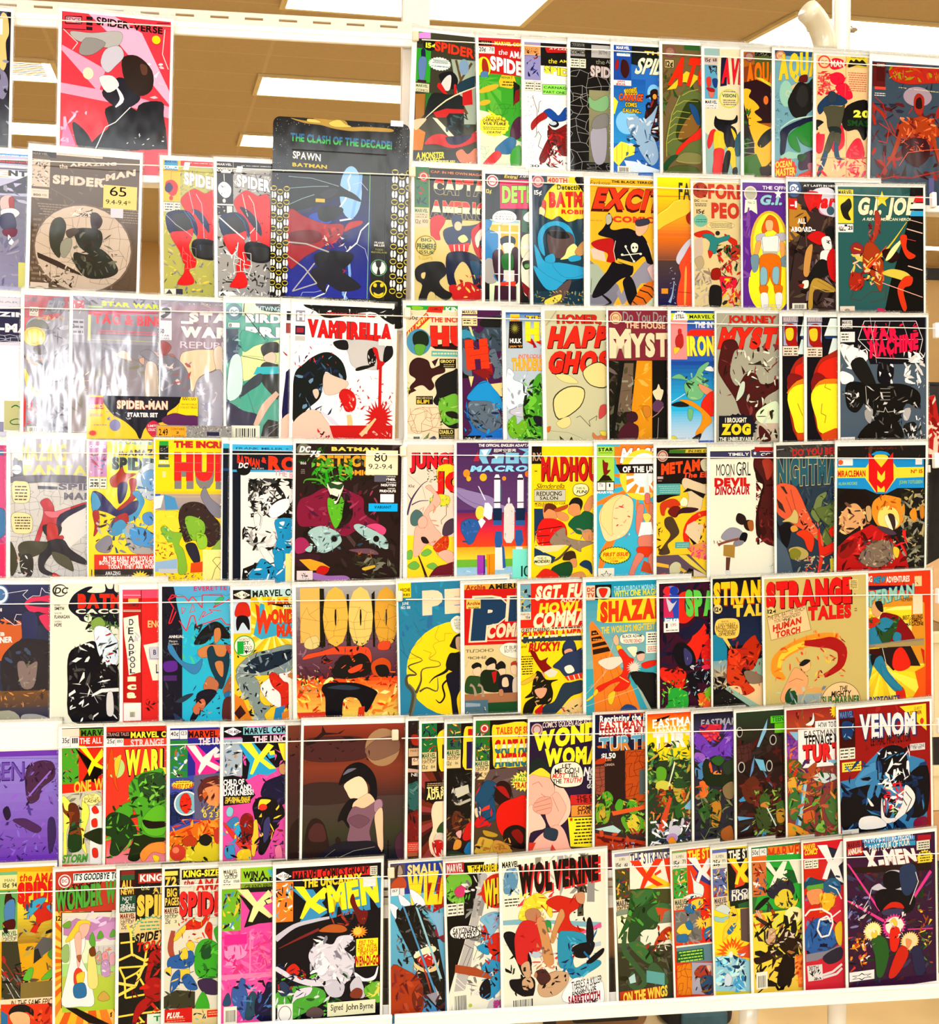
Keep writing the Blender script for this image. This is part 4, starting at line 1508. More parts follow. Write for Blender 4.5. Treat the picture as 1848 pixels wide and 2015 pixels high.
E c33 30 30 16.2 15.6
E ecb 30 30 12.3 11.9
E c33 30 30 8.4 8.14
J 322,a33,336 6 50 39 124 14 19 1
R dca 1 130 46 191
T 374 2 132 44 144 MARVEL|b=3
T 211 3 148 42 153 COMICS
T 211 3 156 42 161 GROUP
T 211 3 166 21 179 12¢
T 211 27 166 44 177 100
T d33 63 32 278 84 CAPTAIN|b=6,d=3,g=fec:.33,h=224:.68,o=dc6,w=0.97
T d33 53 103 278 159 AMERICA|b=6,d=3,g=fec:.33,h=224:.68,o=dc6,w=0.97
C c22 55 161 81 150 100 159 97 178 81 204 84 229 58 223 52 199
C 346 94 203 123 186 182 181 222 173 228 199 189 213 182 241 150 249 110 244
C 346 123 152 149 148 156 169 143 195 127 183
E eca 143 183 12.4 14.5
C fe9 143 221 163 210 176 226 156 236
P d33 110 244 182 235 176 264 120 269
L fed 3.22 130 243 132 267
L fed 3.22 146 243 148 266
L fed 3.23 163 242 163 264
C c22 186 206 202 180 228 173 229 281 202 269
C fed 199 219 215 193 225 196 209 250
C 336 215 231 229 221 229 256 219 250
C 124 104 285 130 265 182 267 216 288 229 326 229 390 203 390 183 321 156 296 130 335 137 373 111 367
C 257 183 295 216 301 226 339 202 346
C c22 114 377 150 369 183 362 222 390 229 412 170 423 130 421
J c33,ec5,922,dc8 137 338 229 420 26 26 2
E dc6 37 249 37.6 35.3
E 752 37 249 34.4 32.1
E dc7 37 249 31.8 29.6
T 252 21 225 55 236 BIG|b=2
T 252 8 242 70 261 PREMIERE|b=3
T 252 16 264 63 275 ISSUE|b=2
J cb5 10 282 65 294 8 19 3
C 222 3 326 26 307 65 299 94 304 104 336 81 362 98 387 124 402 104 422 71 406 52 394 39 423 13 424 26 376 6 358
C dc8 23 338 36 335 32 354 23 351
C dc8 49 398 65 400 68 422 42 423
@2 21.8 544.7 0.53 178 251 5 9 111 - 4 42.3
black comic with green lettering on magenta and white window bars, second shelf
T ec3 63 0 107 11 Extra!|b=4,d=2,s=3
T ddd 114 1 177 8 A NEW LOOK|b=2,s=3
E eee 24 23 19.8 19.6
E c55 24 23 16.5 16.4
E eee 24 23 11.9 12
T c24 17 19 31 27 DC|b=3
T ed6 3 49 21 62 12¢|b=2
P d26 48 18 275 7 275 102 50 110
T ae5 56 36 282 92 DETECTIVE|b=5,d=-8,o=111,w=2
R 411 114 111 124 415
R dec 15 145 117 416
R fb2 17 162 111 183
R fb2 53 189 110 265
R 9cd 17 148 114 155
P 264 123 112 154 117 155 187 123 182
C fff 25 135 45 118 84 117 104 132 94 151 35 153
L 111 0.973 58 156 46 172
T 333 30 124 93 129 I'VE GOT YOU
T 333 32 133 94 137 BEHIND BARS
T 333 32 141 98 145 AT LAST|b=2
C fff 129 131 154 114 168 149 134 147
C 28c 0 189 22 182 45 197 45 232 28 249 22 278 0 281
C 28c 0 148 22 151 15 173 0 183
C aaa 0 278 25 274 35 322 35 347 0 345
C 28c 29 325 55 312 82 314 82 336 49 347
C 234 48 213 68 197 98 202 98 224 68 235
C eed 60 222 95 221 95 247 78 260 63 248
C 413 25 255 55 242 65 280 58 343 35 328
C 413 88 247 111 240 112 336 95 343
C 273 55 261 91 256 92 304 62 305
R ddd 62 307 98 342
P d42 50 347 103 342 102 362 75 356 52 360
P 413 32 357 105 358 105 413 29 414
C eec 123 201 155 191 155 251 123 265
C eed 123 278 155 245 155 373 135 386 123 342
C 232 125 281 148 274 155 293 135 303
E 6a5 140 292 8.7 7.04
P 812 123 342 155 367 155 405 128 374
R fff 44 166 50 415
R fff 79 158 85 413
R fff 111 183 116 414
R fff 17 187 116 188
R fff 32 319 115 321
> tag 128 220 151 239 eee white price label
@2 98.7 544.5 1.39 178 248 5 9 345 - 4 42.2
navy comic with red lettering on yellow dome and blue cape sweeps, second shelf
C ed3 23 136 43 65 77 26 118 3 179 -2 264 15 263 131 177 133 123 147 90 128 63 141
C 211 145 6 172 -2 178 49 165 37
E dab 20 18 20 19.7
E b77 20 18 16.7 15.9
E ecc 20 18 11.3 11.4
T c44 14 14 27 21 DC|b=2
R eca 51 2 124 24
T c42 54 5 119 21 400TH|b=3
T fff 7 46 32 61 15¢|b=2
T 211 84 26 175 43 Detective|b=3
T d32 57 51 232 101 BATMAN|b=6,d=-6,o=421,w=1
T d32 98 106 188 121 ROBIN|b=6,d=0
C c43 33 82 46 84 43 123 36 136
C eda 25 101 43 110 36 136 24 136
C 245 3 143 63 141 123 147 174 158 172 416 0 417
C 3ad 21 232 19 187 42 155 83 144 123 159 143 198 139 230 123 188 89 160 52 167 35 199 41 257
C 655 52 180 96 176 136 188 139 230 115 259 75 263 55 244
C 222 52 180 109 179 123 198 75 199
C ee9 119 230 143 217 156 252 95 269 109 253
C 3ad 41 263 68 250 75 275 48 282
C 3ad 122 262 156 252 163 268 129 275
C c95 143 242 173 207 173 248 156 255
C 3ad 5 225 18 238 41 276 88 282 173 293 172 326 115 333 108 339 54 369 21 315
P 134 1 292 50 366 172 329 172 371 1 372
C 3ad 2 289 47 321 108 352 54 369 20 334
C 3ad 68 279 173 293 173 316 108 326
C 655 87 359 128 333 121 365 87 417 40 417
C ed5 40 401 94 381 87 404 46 417
J db5,222,553,8a8 2 369 172 416 60 11 2
@2 195.3 544.5 0.91 188 250 10 7 eb3 - 4 42.2
golden yellow comic with a slanted red title and skull and crossed bones, second shelf
L b82 0.64 0 42 221 41
L b82 0.639 0 14 221 13
L b82 0.64 2 82 111 82
T 664 0 8 68 22 Exclusive|s=3
T 221 74 5 221 13 THE BLACK TERROR|b=4
T 511 2 34 388 108 EXCITING|b=7,s=22
T d42 8 29 385 99 EXCITING|b=6,s=19,o=411,w=1.3
T d43 78 120 245 141 COMICS|b=6
T 543 2 135 41 139 MAY NO. 55
P dcb 0 229 45 224 55 271 12 266
C b22 5 210 45 196 85 201 85 270 58 271 61 243 21 228
P 889 0 266 45 303 98 346 105 371 78 414 0 415
P aba 0 279 25 278 65 327 55 371 0 379
P 99a 145 294 198 262 222 274 222 337 178 338 152 370 112 412 91 371
P eb3 5 260 55 302 98 342 108 374 131 332 145 316 192 262 145 288
C 112 28 181 45 162 58 140 64 111 78 133 68 158 84 167 131 160 178 180 198 205 212 249 219 274 199 271 185 249 145 275 98 270 85 245 81 198 55 190
C bba 55 121 71 117 74 139 58 149
C eb9 161 137 198 136 198 161 175 183 158 174
C 445 158 134 198 126 205 142 165 152
C 112 78 271 98 276 145 279 145 310 111 323 88 339 55 371 18 388 8 379 31 334 58 302
C 112 115 330 138 316 158 351 165 411 138 411 118 358
P db4 95 258 151 272 145 282 91 267
L eed 1.62 88 201 81 233 88 264
L eed 1.63 198 205 215 242
C eed 141 216 151 206 165 212 165 228 158 237 145 235
E 211 149 222 3.35 3.77
E 211 160 221 2.68 3.14
B eed 111 248 3 175 240 3
B eed 121 219 3 151 266 3
E eed 111 246 4.68 3.77
E eed 175 242 4.71 3.78
E eed 123 219 4.01 4.39
E eed 152 267 4.03 3.78
C dbb 199 287 222 277 222 331 205 306
P d72 145 402 172 357 199 334 222 327 222 378 192 412 142 413
L 221 3.91 158 379 185 388 199 410
L 221 3.92 172 360 202 369 223 391
L 221 3.92 185 344 212 350 222 362
L 221 3.91 148 398 165 411
P cdb 189 412 222 381 223 411
B 112 38 375 5 71 403 10 45 414 3
L 432 1.29 5 325 2 372
@2 308.5 550.4 1.57 168 254 6 7 d82 - 4 42.8
narrow visible comic fading from yellow over orange to dark blue, second shelf
G fe2 ec2 0 0 148 61
G ec2 d73 -1 64 147 194
G d72 854 -2 196 146 270
G 544 225 -2 271 146 422
C fc4 -1 127 32 101 66 75 114 71 113 112 66 138 25 158 -1 171
L fe5 1.95 2 124 39 101 59 79 80 75
T 443 75 15 216 72 FATHOM|b=2,d=6
C a32 101 125 120 112 120 150 106 147
C ccd 65 264 82 232 113 200 126 213 106 251 92 283 71 283
C e53 92 258 119 219 133 251 128 422 70 422 71 362 81 321 75 289
C fa5 95 302 102 302 98 410 91 410
L 622 1.64 71 375 119 378
J aac,fff 38 293 64 419 22 6 2
B 9bd 40 410 10 50 384 5 57 340 2
R d93 12 364 35 381
@2 370.0 544.2 2.03 178 246 4 6 dc9 - 4 42.2
beige comic with two lines of red lettering and crowded red-green art, second shelf
E a43 25 26 27.2 25.8
J 822,b53 3 6 49 50 14 20 1
T c43 53 4 276 53 FOREVER|b=5,d=3,o=632,w=0.68
T c43 64 65 248 117 PEOPLE|b=5,d=3,o=632,w=0.68
T 332 4 56 21 64 DC|b=3
T 332 27 59 52 63 THE
H 443 4 68 48 80 2
T 211 11 88 39 102 15¢|b=2
Z 7ba 25 125 26 22 20 .1
H 387 7 119 46 133 2
E ed9 95 141 49.8 13.3
E 988 95 141 50.5 13.9
E ed9 95 141 49.1 12.7
H 433 53 132 137 150 4
C c32 3 167 47 157 74 172 54 182 13 179
C c32 109 169 129 178 153 191 150 210 122 191
C 388 30 173 61 169 85 182 126 172 122 188 88 201 77 233 53 226 57 195
C c32 50 223 67 230 56 249
E 333 85 166 8.23 7.6
P cba 3 186 30 179 33 223 25 268 2 255
C ba8 2 255 26 242 35 268 18 287
J aa9,987,cba 2 280 61 411 40 30 2
C 374 108 210 129 207 125 232 108 229
C b43 122 226 163 204 163 245 135 255
J c32,364,222,db4,933 81 204 166 309 44 30 3
C 921 63 287 90 283 93 315 62 318
C d24 93 309 148 315 145 347 120 341 99 360 93 331
C 222 55 347 76 337 96 350 92 408 54 407
J d24,ec3,d63,333,c53 97 315 165 411 40 33 4
@2 455.2 547.2 1.76 174 250 3 9 639 - 4 42.5
purple comic with white ribbon badge and orange-white figure in yellow glow, second shelf
E ddc 29 36 23.4 24.3
E bba 29 36 19.3 19.9
P eed 10 57 50 56 53 104 30 90 7 101
T 332 20 62 44 70 No. 2
T eee 72 10 196 22 THE OFFICIAL|b=2
T 9cd 60 39 254 73 G.I. JOE|b=5,s=9,o=335,w=2
Z fff 129 36 16 17 5 .6
E db4 96 204 69.1 112
E fe4 96 204 58.9 104
E fe3 97 338 77.4 97.1
J 85a,749 1 79 28 338 14 42 1
C d62 70 145 94 107 123 122 130 166 102 152 74 167
C eb8 84 126 108 126 106 155 86 156
C bbc 49 175 78 167 77 193 53 197
C bbc 118 170 155 166 155 188 130 192
C eee 69 182 94 178 130 177 130 226 73 226
C ea6 49 197 65 197 53 241 41 241
C ea6 134 196 151 200 151 237 138 241
C 79a 29 245 57 241 53 286 36 294
C 79a 134 252 159 241 159 274 138 274
R bba 71 226 126 240
C d71 65 241 130 241 138 300 129 360 101 323 97 293 93 323 64 360 61 301
C 8bc 65 282 85 286 85 331 64 338
C 8bc 109 282 130 282 126 334 107 323
C d71 60 342 89 342 85 368 64 368
C d71 113 338 142 342 138 368 117 368
C eee 64 368 89 368 88 413 68 413
C eee 117 368 142 368 137 413 121 413
L 333 1.16 69 182 73 226
L 333 1.17 130 177 128 226
H bbb 66 402 137 415 2
@2 534.5 551.5 2.06 168 253 3 8 433 - 4 42.9
dark brown comic with white all-capitals caption and red, black and white art, second shelf
R 112 0 0 189 32
E 469 23 23 25.3 27.8
E fff 23 23 16.3 14.8
T 248 10 15 40 32 DC|b=3,s=3
T eee 57 9 222 16 AT LAST! IN HER OWN|b=3
P b83 4 53 56 82 81 119 39 178 2 201
J 322,543,654,211 4 53 165 422 70 47 1
J 766,545,877 63 208 165 418 26 43 2
P c21 -1 56 32 56 32 93 -1 90
T fff 8 64 32 86 -1|b=3
C e8a 77 29 114 33 168 28 188 110 122 107 106 77
C dde 90 29 164 24 188 110 130 107 110 81
C c22 57 41 106 33 122 66 89 89 77 96
T d22 77 40 246 87 Harley|b=5,s=11,o=821,w=0.82
E 467 155 95 14.1 15
T fff 34 121 64 139 ALL|b=4
T fff 10 149 99 166 ABOARD--|b=4
L 111 3.13 5 328 22 231 56 156
L 111 3.13 14 223 47 238
C c95 54 305 63 231 88 208 79 275 71 313
C c22 68 182 105 163 138 178 121 208 92 201
C 222 134 159 163 148 167 185 146 185
C eee 121 189 150 182 158 223 133 227
J 111 123 193 154 208 4 14 3
C eee 121 230 162 230 141 260 117 264
C 222 71 313 112 260 145 268 149 305 95 328 62 347
C c22 141 253 167 223 187 328 153 320
C eed 50 332 71 328 70 350 54 354
C a32 34 343 54 339 50 354
C b94 79 343 104 320 166 351 166 366 95 358 86 418 70 418
L 864 1.58 104 328 161 358
L db6 1.97 87 347 136 366 166 366
X 12 404 64 424
@2 622.8 546.7 2.22 160 248 4 6 366 - 4 42.4
teal comic with white letters and gold star, right end of second shelf
P 111 270 -3 325 -4 323 427 170 426 196 314 230 216 265 102
P 255 232 -3 274 -3 266 19 240 27
R ed4 0 10 57 122
T 111 2 12 54 27 MARVEL|b=3
C 221 26 51 43 40 51 66 38 88 47 111 22 103 10 66
R eee -1 125 56 152
R 333 24 126 34 133
T 111 36 130 53 144 21|b=3
T 111 3 132 21 145 60¢|b=1
H 333 5 141 30 150 1
T fec 70 34 282 94 G.I. JOE|b=6,s=11,o=232,w=2.5
Z fd4 164 42 29 28 5 .6
P d33 291 28 325 28 325 49 282 50
P eee 282 53 325 53 325 72 274 72
P 4ad 274 79 325 79 325 97 269 97
T eec 90 103 269 113 A REAL AMERICAN HERO!|b=2,s=3
L 543 1.59 150 -2 145 84
C a43 137 84 151 84 159 118 146 163 121 197 113 186 134 140
J 722,c54,311 111 118 159 197 14 24 1
C 933 46 201 67 186 92 201 87 227 62 235 50 220
L ec5 3.96 58 205 83 212
C dc5 66 227 121 223 137 238 112 253 70 246
C a42 100 193 138 193 167 253 158 352 124 299 91 276
J d63,dc6,822,311,eca 46 223 170 329 60 28 2
B dc3 256 117 2 188 201 6 125 253 9 104 276 12
B d43 180 197 2 120 261 9 108 272 6
C 311 163 216 197 208 230 231 205 254 179 246
C eea 175 246 197 208 231 178 248 163 231 193 196 238
C d42 231 166 256 163 256 208 290 231 264 242 243 216
C dc5 162 291 196 276 247 284 272 303 264 318 213 307
C d42 247 303 277 303 272 330 242 345 255 406 242 417 225 375 221 337
C a32 45 291 70 287 91 302 91 333 61 348 40 332
J 611,d53 41 291 90 348 12 20 3
L 643 1.99 57 348 44 374 78 382 120 352 158 352 179 337 174 375 115 389
L fba 2.4 162 322 315 372
L fcb 3.22 260 265 315 280
L fcb 3.21 256 140 316 155
L fcb 2.01 269 110 316 121
L c55 2.01 256 174 290 181
R edc 4 400 59 417
E 998 31 415 10.8 6.8
C c36 145 407 170 411 178 426 144 416
@3 -861.3 328.5 -0.84 168 257 5 10 dde - 4 42.9
white comic with navy letter band cut off by the left frame edge, third shelf
T 99a 115 2 334 0 SUPER-SIZED
T 99a 131 13 342 18 ANNIVERSARY
T 99a 185 29 331 30 ISSUE
P 335 81 45 334 34 334 135 81 145
T eef 153 45 380 60 AMAZING|b=6
T fff 99 80 392 107 SPIDER-MAN|b=6,o=a59,w=0.8
K eef 0.83 158 117 334 135 10 2
G eef fff 81 147 336 410
R 99b 262 381 278 412
> note 279 316 332 406 cc9 tan sticky note with green numeral strokes
B 274 300 337 3 312 330 4 327 336 3
B 274 330 387 3 305 388 3 297 380 3 311 372 3 330 372 3
@3 -691.3 329.7 -1.09 168 257 5 10 c44 C 4 43.0
red and grey comic with yellow dome and small 100 box, third shelf
P a34 0 0 136 -7 137 64 1 70
P 667 81 7 117 -1 109 51 52 58
T 889 60 13 137 49 FURY|b=3,s=11
J 667 4 2 43 20 10 17 1
R dcb 15 36 41 63
T 433 16 38 39 51 100|b=3
T 433 18 54 37 61 MARV
C 99a 8 84 38 66 71 75 98 66 136 58 140 415 9 419 -1 298 1 155
J 778,bbc,99a,556 11 70 138 408 50 36 2
J ca6,a86 33 60 132 75 16 22 7
C 665 6 98 27 75 60 79 71 101 44 97 20 109
C db4 -1 118 11 101 38 97 58 107 63 130 50 150 25 154 3 144
C dc2 11 109 39 102 55 119 39 142 20 143
C 544 28 160 55 150 64 175 39 179
J d96,433,b85 1 172 56 216 16 19 4
C dc4 1 224 13 240 27 280 40 296 24 291 7 275
B dc6 35 308 6 49 293 8 79 298 3
J d36,da5,c56 8 312 47 399 14 22 6
P c22 -3 275 7 326 6 403 -2 403
J 99a,aab,778 77 141 140 408 26 31 3
X 11 400 64 417
@3 -619.6 330.1 -1.21 168 258 5 8 99a C 4 43.1
silvery comic with lime and pink lettering above the yellow header card, third shelf
J 667,bbc,99b,556 -1 0 254 26 40 31 1
R b56 0 14 33 38
J a33,dde 2 16 31 55 10 14 2
R bbc -1 71 33 119
T 333 -2 86 6 99 2|b=3
H 667 0 73 31 118 3
L bd5 3.37 45 31 88 30
T cd3 85 12 274 27 STAR WARS|b=6,d=3
P c68 46 44 255 33 255 44 46 55
R 889 51 54 257 116
T d45 61 50 274 82 TAG & BINK|b=4,d=1
H d67 62 99 255 113 2
R dd9 45 56 53 135
R cd6 46 131 257 130
G 889 a99 -1 142 261 456
J 99a,887,778,aaa -1 145 260 403 50 45 3
B 889 93 141 4 77 190 6 63 237 3
B 99a 151 138 5 135 176 9 124 211 6
C dba 127 176 152 161 169 175 177 192 155 187
C 889 202 167 225 155 248 171 231 189
C caa 242 160 257 165 258 177
C ca9 200 185 214 181 214 202 203 196
C cba 220 201 248 197 257 229 258 301 221 303
J ba9,dcb 30 221 53 295 10 14 6
@3 -488.7 326.8 -0.55 168 256 2 7 989 C 4 42.7
mauve and peach comic with large white block title and crinkled bag, third shelf
G 778 a89 0 0 187 29
J 767,a99,98a,889 -1 0 188 116 34 29 1
J ffd 86 7 187 11 16 5 3
R ccd -3 21 33 56
C 334 4 29 20 23 30 37 11 55 1 50 16 40
R dde -4 63 34 123
T 333 -3 89 11 103 50|b=3
T 444 -3 107 27 112 STAR
T 444 -3 116 27 121 WARS
T eee 87 34 245 65 STAR|b=6
R eee 62 63 99 71
T eee 63 78 236 113 WARS|b=7
T dcd 60 125 244 146 REPUBLIC|b=0
C 944 2 127 23 132 33 146 19 166 2 166
C a65 7 173 38 167 47 189 14 185
C eca 64 166 95 153 142 149 181 155 174 204 119 235 100 280 86 256 62 208
C dcb 162 151 188 141 189 228 172 214
C aab 119 238 157 219 189 223 190 385 111 387 105 279
C 778 5 185 47 179 86 226 91 304 72 353 5 330
J 99a,dcc,887,a55 2 185 96 377 40 29 4
J ccd,99b,aab 110 243 190 385 30 27 5
@3 -389.3 325.0 0.09 168 256 4 10 5a9 C 4 42.6
teal comic with white serif letters and big corner barcode, third shelf
P cdb 51 -1 165 -5 165 35 50 39
P dea 55 94 111 127 165 111 165 195 50 165
C 223 94 -3 165 -5 165 23 111 20
G 6ba 499 0 4 46 85
T bee 72 8 165 22 NIGHTWING|b=1
E 478 25 27 25.3 26.2
E cde 25 27 14.9 15
T 478 14 21 36 34 DC|b=4,s=1
R eee 8 62 42 76
T 222 9 64 18 75 8|b=2
T fff 60 32 283 60 BIRDS OF|b=6,o=478,w=1.9
T fff 60 72 248 106 PREY|b=6,o=478,w=1.9
C dea 48 165 160 185 162 273 86 319 50 324 45 202
P 4a9 45 246 164 209 164 281 62 338 45 334
C 4a9 50 85 130 112 87 133 53 150
L 222 2.91 57 -2 54 26 121 112
L 222 1.7 50 165 121 178
L 345 0.971 40 202 62 265 89 350
C 222 108 137 128 122 160 121 165 150 135 151 118 166
C dcb 116 166 140 151 155 160 150 185 125 181
C 233 106 201 121 183 150 188 165 200 164 293 145 286 111 245
P 2bc 96 198 165 195 164 218 84 222
C 345 40 273 86 228 111 220 106 250 74 272 45 292
G 245 457 0 81 38 178
J 689,9cc,346,578 1 96 47 378 60 22 3
C cee 14 178 45 168 48 275 4 300
C 335 0 310 52 336 96 348 86 380 0 381
B dba 160 278 15 120 323 22 91 382 15
P 222 130 362 164 369 164 422 106 423 115 382
L bba 0.982 130 387 160 377
L bba 0.982 123 419 162 382
J 888,222,ccc -121 379 -11 415 10 5 1
J 888,222,ccc 0 379 16 412 30 5 6
X 16 382 104 423
@3 -302.1 325.4 -0.61 168 254 3 9 fff - 4 41.6
sliver of a white twin copy showing behind the red-splattered white comic, third shelf
R 334 14 22 33 51
R a55 12 59 34 91
J 778 13 17 31 106 6 7 2
C 225 13 232 17 211 40 211 42 361 4 362
C fcb 2 362 54 336 55 422 3 423
C c33 4 149 17 159 14 161
@3 -283.3 325.4 -0.91 160 254 5 8 fff - 4 42.6
white comic with dripping red title, red splatter and black hair shape, third shelf
C 222 44 -3 316 -10 320 48 287 37 240 13 113 39 67 19
J 888,fff,555 50 0 317 33 24 18 1
P 111 42 3 311 -4 312 5 42 11
T dc6 47 4 308 4 COVER BY QUESADA & PALMIOTTI|b=3,d=3
T d33 100 21 259 30 VENGEANCE OF|b=5,o=211,w=1.3
T d22 45 45 309 100 VAMPIRELLA|b=8,d=5,o=211,w=1.8
J d22 64 104 303 103 14 8 4
R 99a 5 19 34 54
T fff 9 24 32 50 H|b=5
R 335 4 67 35 95
R a34 8 73 30 88
R ccc 4 99 35 114
C ccc 160 115 191 104 262 106 291 125 295 166 267 195 223 194 208 199 182 180 174 150
C 222 125 114 165 107 171 135 140 134
C 222 291 125 312 119 315 150 287 173
C 222 200 194 223 186 259 182 226 196 200 202
C 211 237 137 253 129 261 152 259 177 243 183 235 163
J fff 237 137 259 180 8 10 6
C 122 60 164 95 148 126 152 157 181 168 231 137 227 101 208 92 259 83 294 48 326 4 370 0 287 6 216 35 185
J 468,79b,235 5 159 160 345 30 30 3
C ecb 101 213 132 222 173 238 168 256 138 277 103 279 94 244
C fcb 1 377 26 346 58 330 83 335 104 359 120 384 126 421 0 424
C ecb 62 270 77 264 82 279 73 295
P dde 76 325 124 351 155 381 125 374
C c22 158 262 184 266 200 291 195 326 170 332 157 307 146 282
J c22,fcb,e55 148 257 203 344 26 15 5
B ec9 178 342 15 183 372 18 177 418 15
P c22 117 378 325 372 326 416 131 421
Z c22 275 349 49 59 22 .45
R c22 272 177 282 349
C c22 250 129 265 131 274 166 290 173 267 197 266 167
B ec9 265 352 6 237 386 13 217 407 13
J c22,c33 203 204 324 328 34 15 8
J c22,d44 -1 122 137 197 16 11 9
J c22,311,fba 79 385 126 419 14 15 2
J fcb,c22 230 391 326 409 10 20 3
> tag 269 98 313 119 eee white price label
@3 -107.2 327.6 1.08 178 255 5 8 edb - 4 42.8
cream comic with red block letters and red diagonal ALL NEW banner, third shelf
R 3a4 0 0 169 14
C 8c3 20 2 54 4 51 13 23 13
P d32 74 3 123 1 117 23 65 21
T 822 78 6 114 15 COMICS|b=3
T fff 129 4 256 18 KING-SIZE|b=3
T 222 8 34 38 45 50¢|b=1
T aaa 8 20 21 30 5
P fe8 39 66 65 29 79 43 62 77
P d42 65 22 78 39 1 111 0 86
T fe8 2 86 66 102 ALL NEW!|d=-60,b=4
T d42 78 36 244 53 THE INCREDIBLE|b=4
P 311 77 127 93 138 168 141 168 115
T e32 78 63 323 129 HULK|b=9,o=411,w=1.4
L 822 0.567 77 96 168 97
P 6bb 81 143 168 146 168 163 80 161
H dda 84 147 165 159 1
E 59b 40 116 40 41.9
C 232 22 94 48 80 70 96 67 127 27 127
C 6a4 27 125 61 127 52 155 32 155
C 422 12 183 35 166 69 175 81 200 115 189 124 211 92 222 80 234 89 256 74 270 51 253 23 262 5 284 11 256 29 234 9 217
P 422 -1 293 20 262 31 270 11 279
P 422 81 178 104 166 92 194
R 221 107 169 161 199
T ed7 110 172 156 182 GROOT|b=4
H ba7 117 185 156 197 2
R 221 29 288 84 315
T dca 31 291 81 298 MISCHIEVOUS
T ec4 32 300 72 312 BLIP!|b=4
R 221 102 394 154 426
T ed7 105 397 149 410 DIABLO|b=3
H ba7 106 412 151 423 2
C 222 92 245 115 222 150 208 167 206 166 296 137 290 108 296 100 318 85 304 97 279
C 7b4 103 307 126 290 166 287 166 381 136 386 113 369 105 335
J 382,252,ac6 103 293 166 384 22 20 4
C 221 125 341 149 338 166 347 166 361 137 355
C 222 113 369 136 383 166 375 165 392 136 389
C edb 13 343 33 329 56 335 59 360 79 369 102 341 96 380 67 397 32 400 10 391 21 374
K b63 1.1 5 321 104 403 14 7
J ab5,cc8 -3 223 10 352 8 17 3
P 785 46 431 73 403 67 422
C 446 70 428 87 417 93 431
R eed 0 409 48 431
R 333 19 418 39 425
@3 -17.7 322.4 1.07 168 250 6 10 525 - 4 42.3
purple and slate comic with a tilted red block letter H, third shelf
R eda 2 18 51 50
R eda 0 1 51 13
T 211 2 2 48 11 MARVEL|b=2
H 332 4 21 29 46 3
H 332 37 23 48 46 3
C 456 2 60 34 63 57 74 74 57 92 29 133 22 132 124 97 124 74 102 45 96 10 164 0 201
J 344,678,223,589 3 60 131 124 30 26 1
C 49b 2 63 34 71 45 96 22 88 2 91
C 222 63 34 92 23 133 22 133 51 98 54 63 51
C 678 4 119 24 164 32 215 1 192
P ed9 22 52 31 54 39 85 33 80
P a22 77 99 90 124 102 206 79 189
T e42 16 94 91 192 H|b=9,d=-6,o=411,w=1.2,s=-8
P 822 32 196 73 186 102 201 82 226
L 511 0.856 19 120 83 113
L 511 0.857 24 147 87 138
L 511 0.858 27 170 91 161
C 678 91 130 109 124 117 147 132 181 132 209 114 220 102 215 108 186 91 158
J 456,89a,334 88 130 132 223 16 17 2
P 111 1 201 32 215 44 215 1 218
P ed9 21 212 38 212 29 246
P ed9 79 215 90 237 132 232 131 277 99 266
C 29d 23 266 50 237 79 226 102 249 128 283 131 323 96 300 49 294 17 285
C 678 20 297 52 291 99 297 125 334 125 374 83 396 43 379 20 342
J 567,89a,456,234 20 299 124 391 40 26 3
L 125 1.43 23 266 50 237 82 229
C 27c 14 291 20 342 43 379 86 396 130 377 130 419 13 413 31 384 11 333
J 29d,136 5 305 130 417 26 23 5
P 111 3 403 60 402 58 419 3 418
J eee 6 404 54 417 10 9 6
@3 53.9 320.6 1.33 168 248 6 8 bcd - 4 42.1
pale sky comic with yellow brick letters over red and green muscular shapes, third shelf
G 58b bcd 0 0 122 56
P 36a 0 0 123 -1 123 6 0 7
R ec3 15 6 46 28
T e62 17 15 43 29 COMICS|b=3,s=2
P 211 12 29 55 29 56 116 8 116
Z 994 30 52 18 20 16 .7
T fff 13 84 51 99 HULK|b=4
T ea4 11 106 55 113 JAN '97|b=3
T ec3 67 11 152 22 THE|b=5,o=523,w=1.2
P c22 67 93 87 84 92 107 92 115 104 113
P c22 101 93 122 87 122 107 104 98
T fe3 65 29 253 93 HULK|b=9,o=a83,w=0.88
L a83 0.577 65 53 123 53
L a83 0.578 65 73 122 73
T e73 40 135 151 147 INTRODUCING|s=3,b=2
T fb3 18 147 172 188 THUNDERBOLTS|b=4,o=a53,w=1.2
C def 3 186 27 198 23 215 56 232 67 272 37 300 1 305
C ccd 37 306 73 300 57 337 7 322
J def,bcd,aab 3 186 72 337 24 20 2
C 5a3 91 221 121 209 119 412 36 411 57 363 55 300 73 272 88 255
C 7c4 67 283 91 269 102 286 79 306
J 131,7c4,252,9d5,021 56 215 119 412 60 29 3
C 7b3 1 362 22 334 31 340 34 362 57 346 69 369 42 402 12 402
J 351,9d5 4 339 66 403 20 14 4
C 223 90 335 120 341 119 369 96 357
@3 117.9 325.1 1.93 178 250 6 7 cca - 4 42.6
khaki comic with big slanted red title and a cream rounded shape, third shelf
L a98 2.61 4 49 40 2
L ba8 0.978 11 46 47 0
T c32 41 14 283 43 HOMER, THE|b=5,d=2,o=421,w=1
T 311 7 53 264 125 HAPPY|b=8,s=16
T d32 6 50 261 122 HAPPY|b=7,s=16,o=311,w=1
T 311 6 134 260 208 GHOST|b=8,s=16
T d32 3 131 256 204 GHOST|b=7,s=16,o=311,w=1
C 443 126 198 178 168 214 193 209 251 150 243
C ed9 128 198 178 171 212 194 206 248 151 241
C 443 24 286 72 248 129 256 115 314 40 354
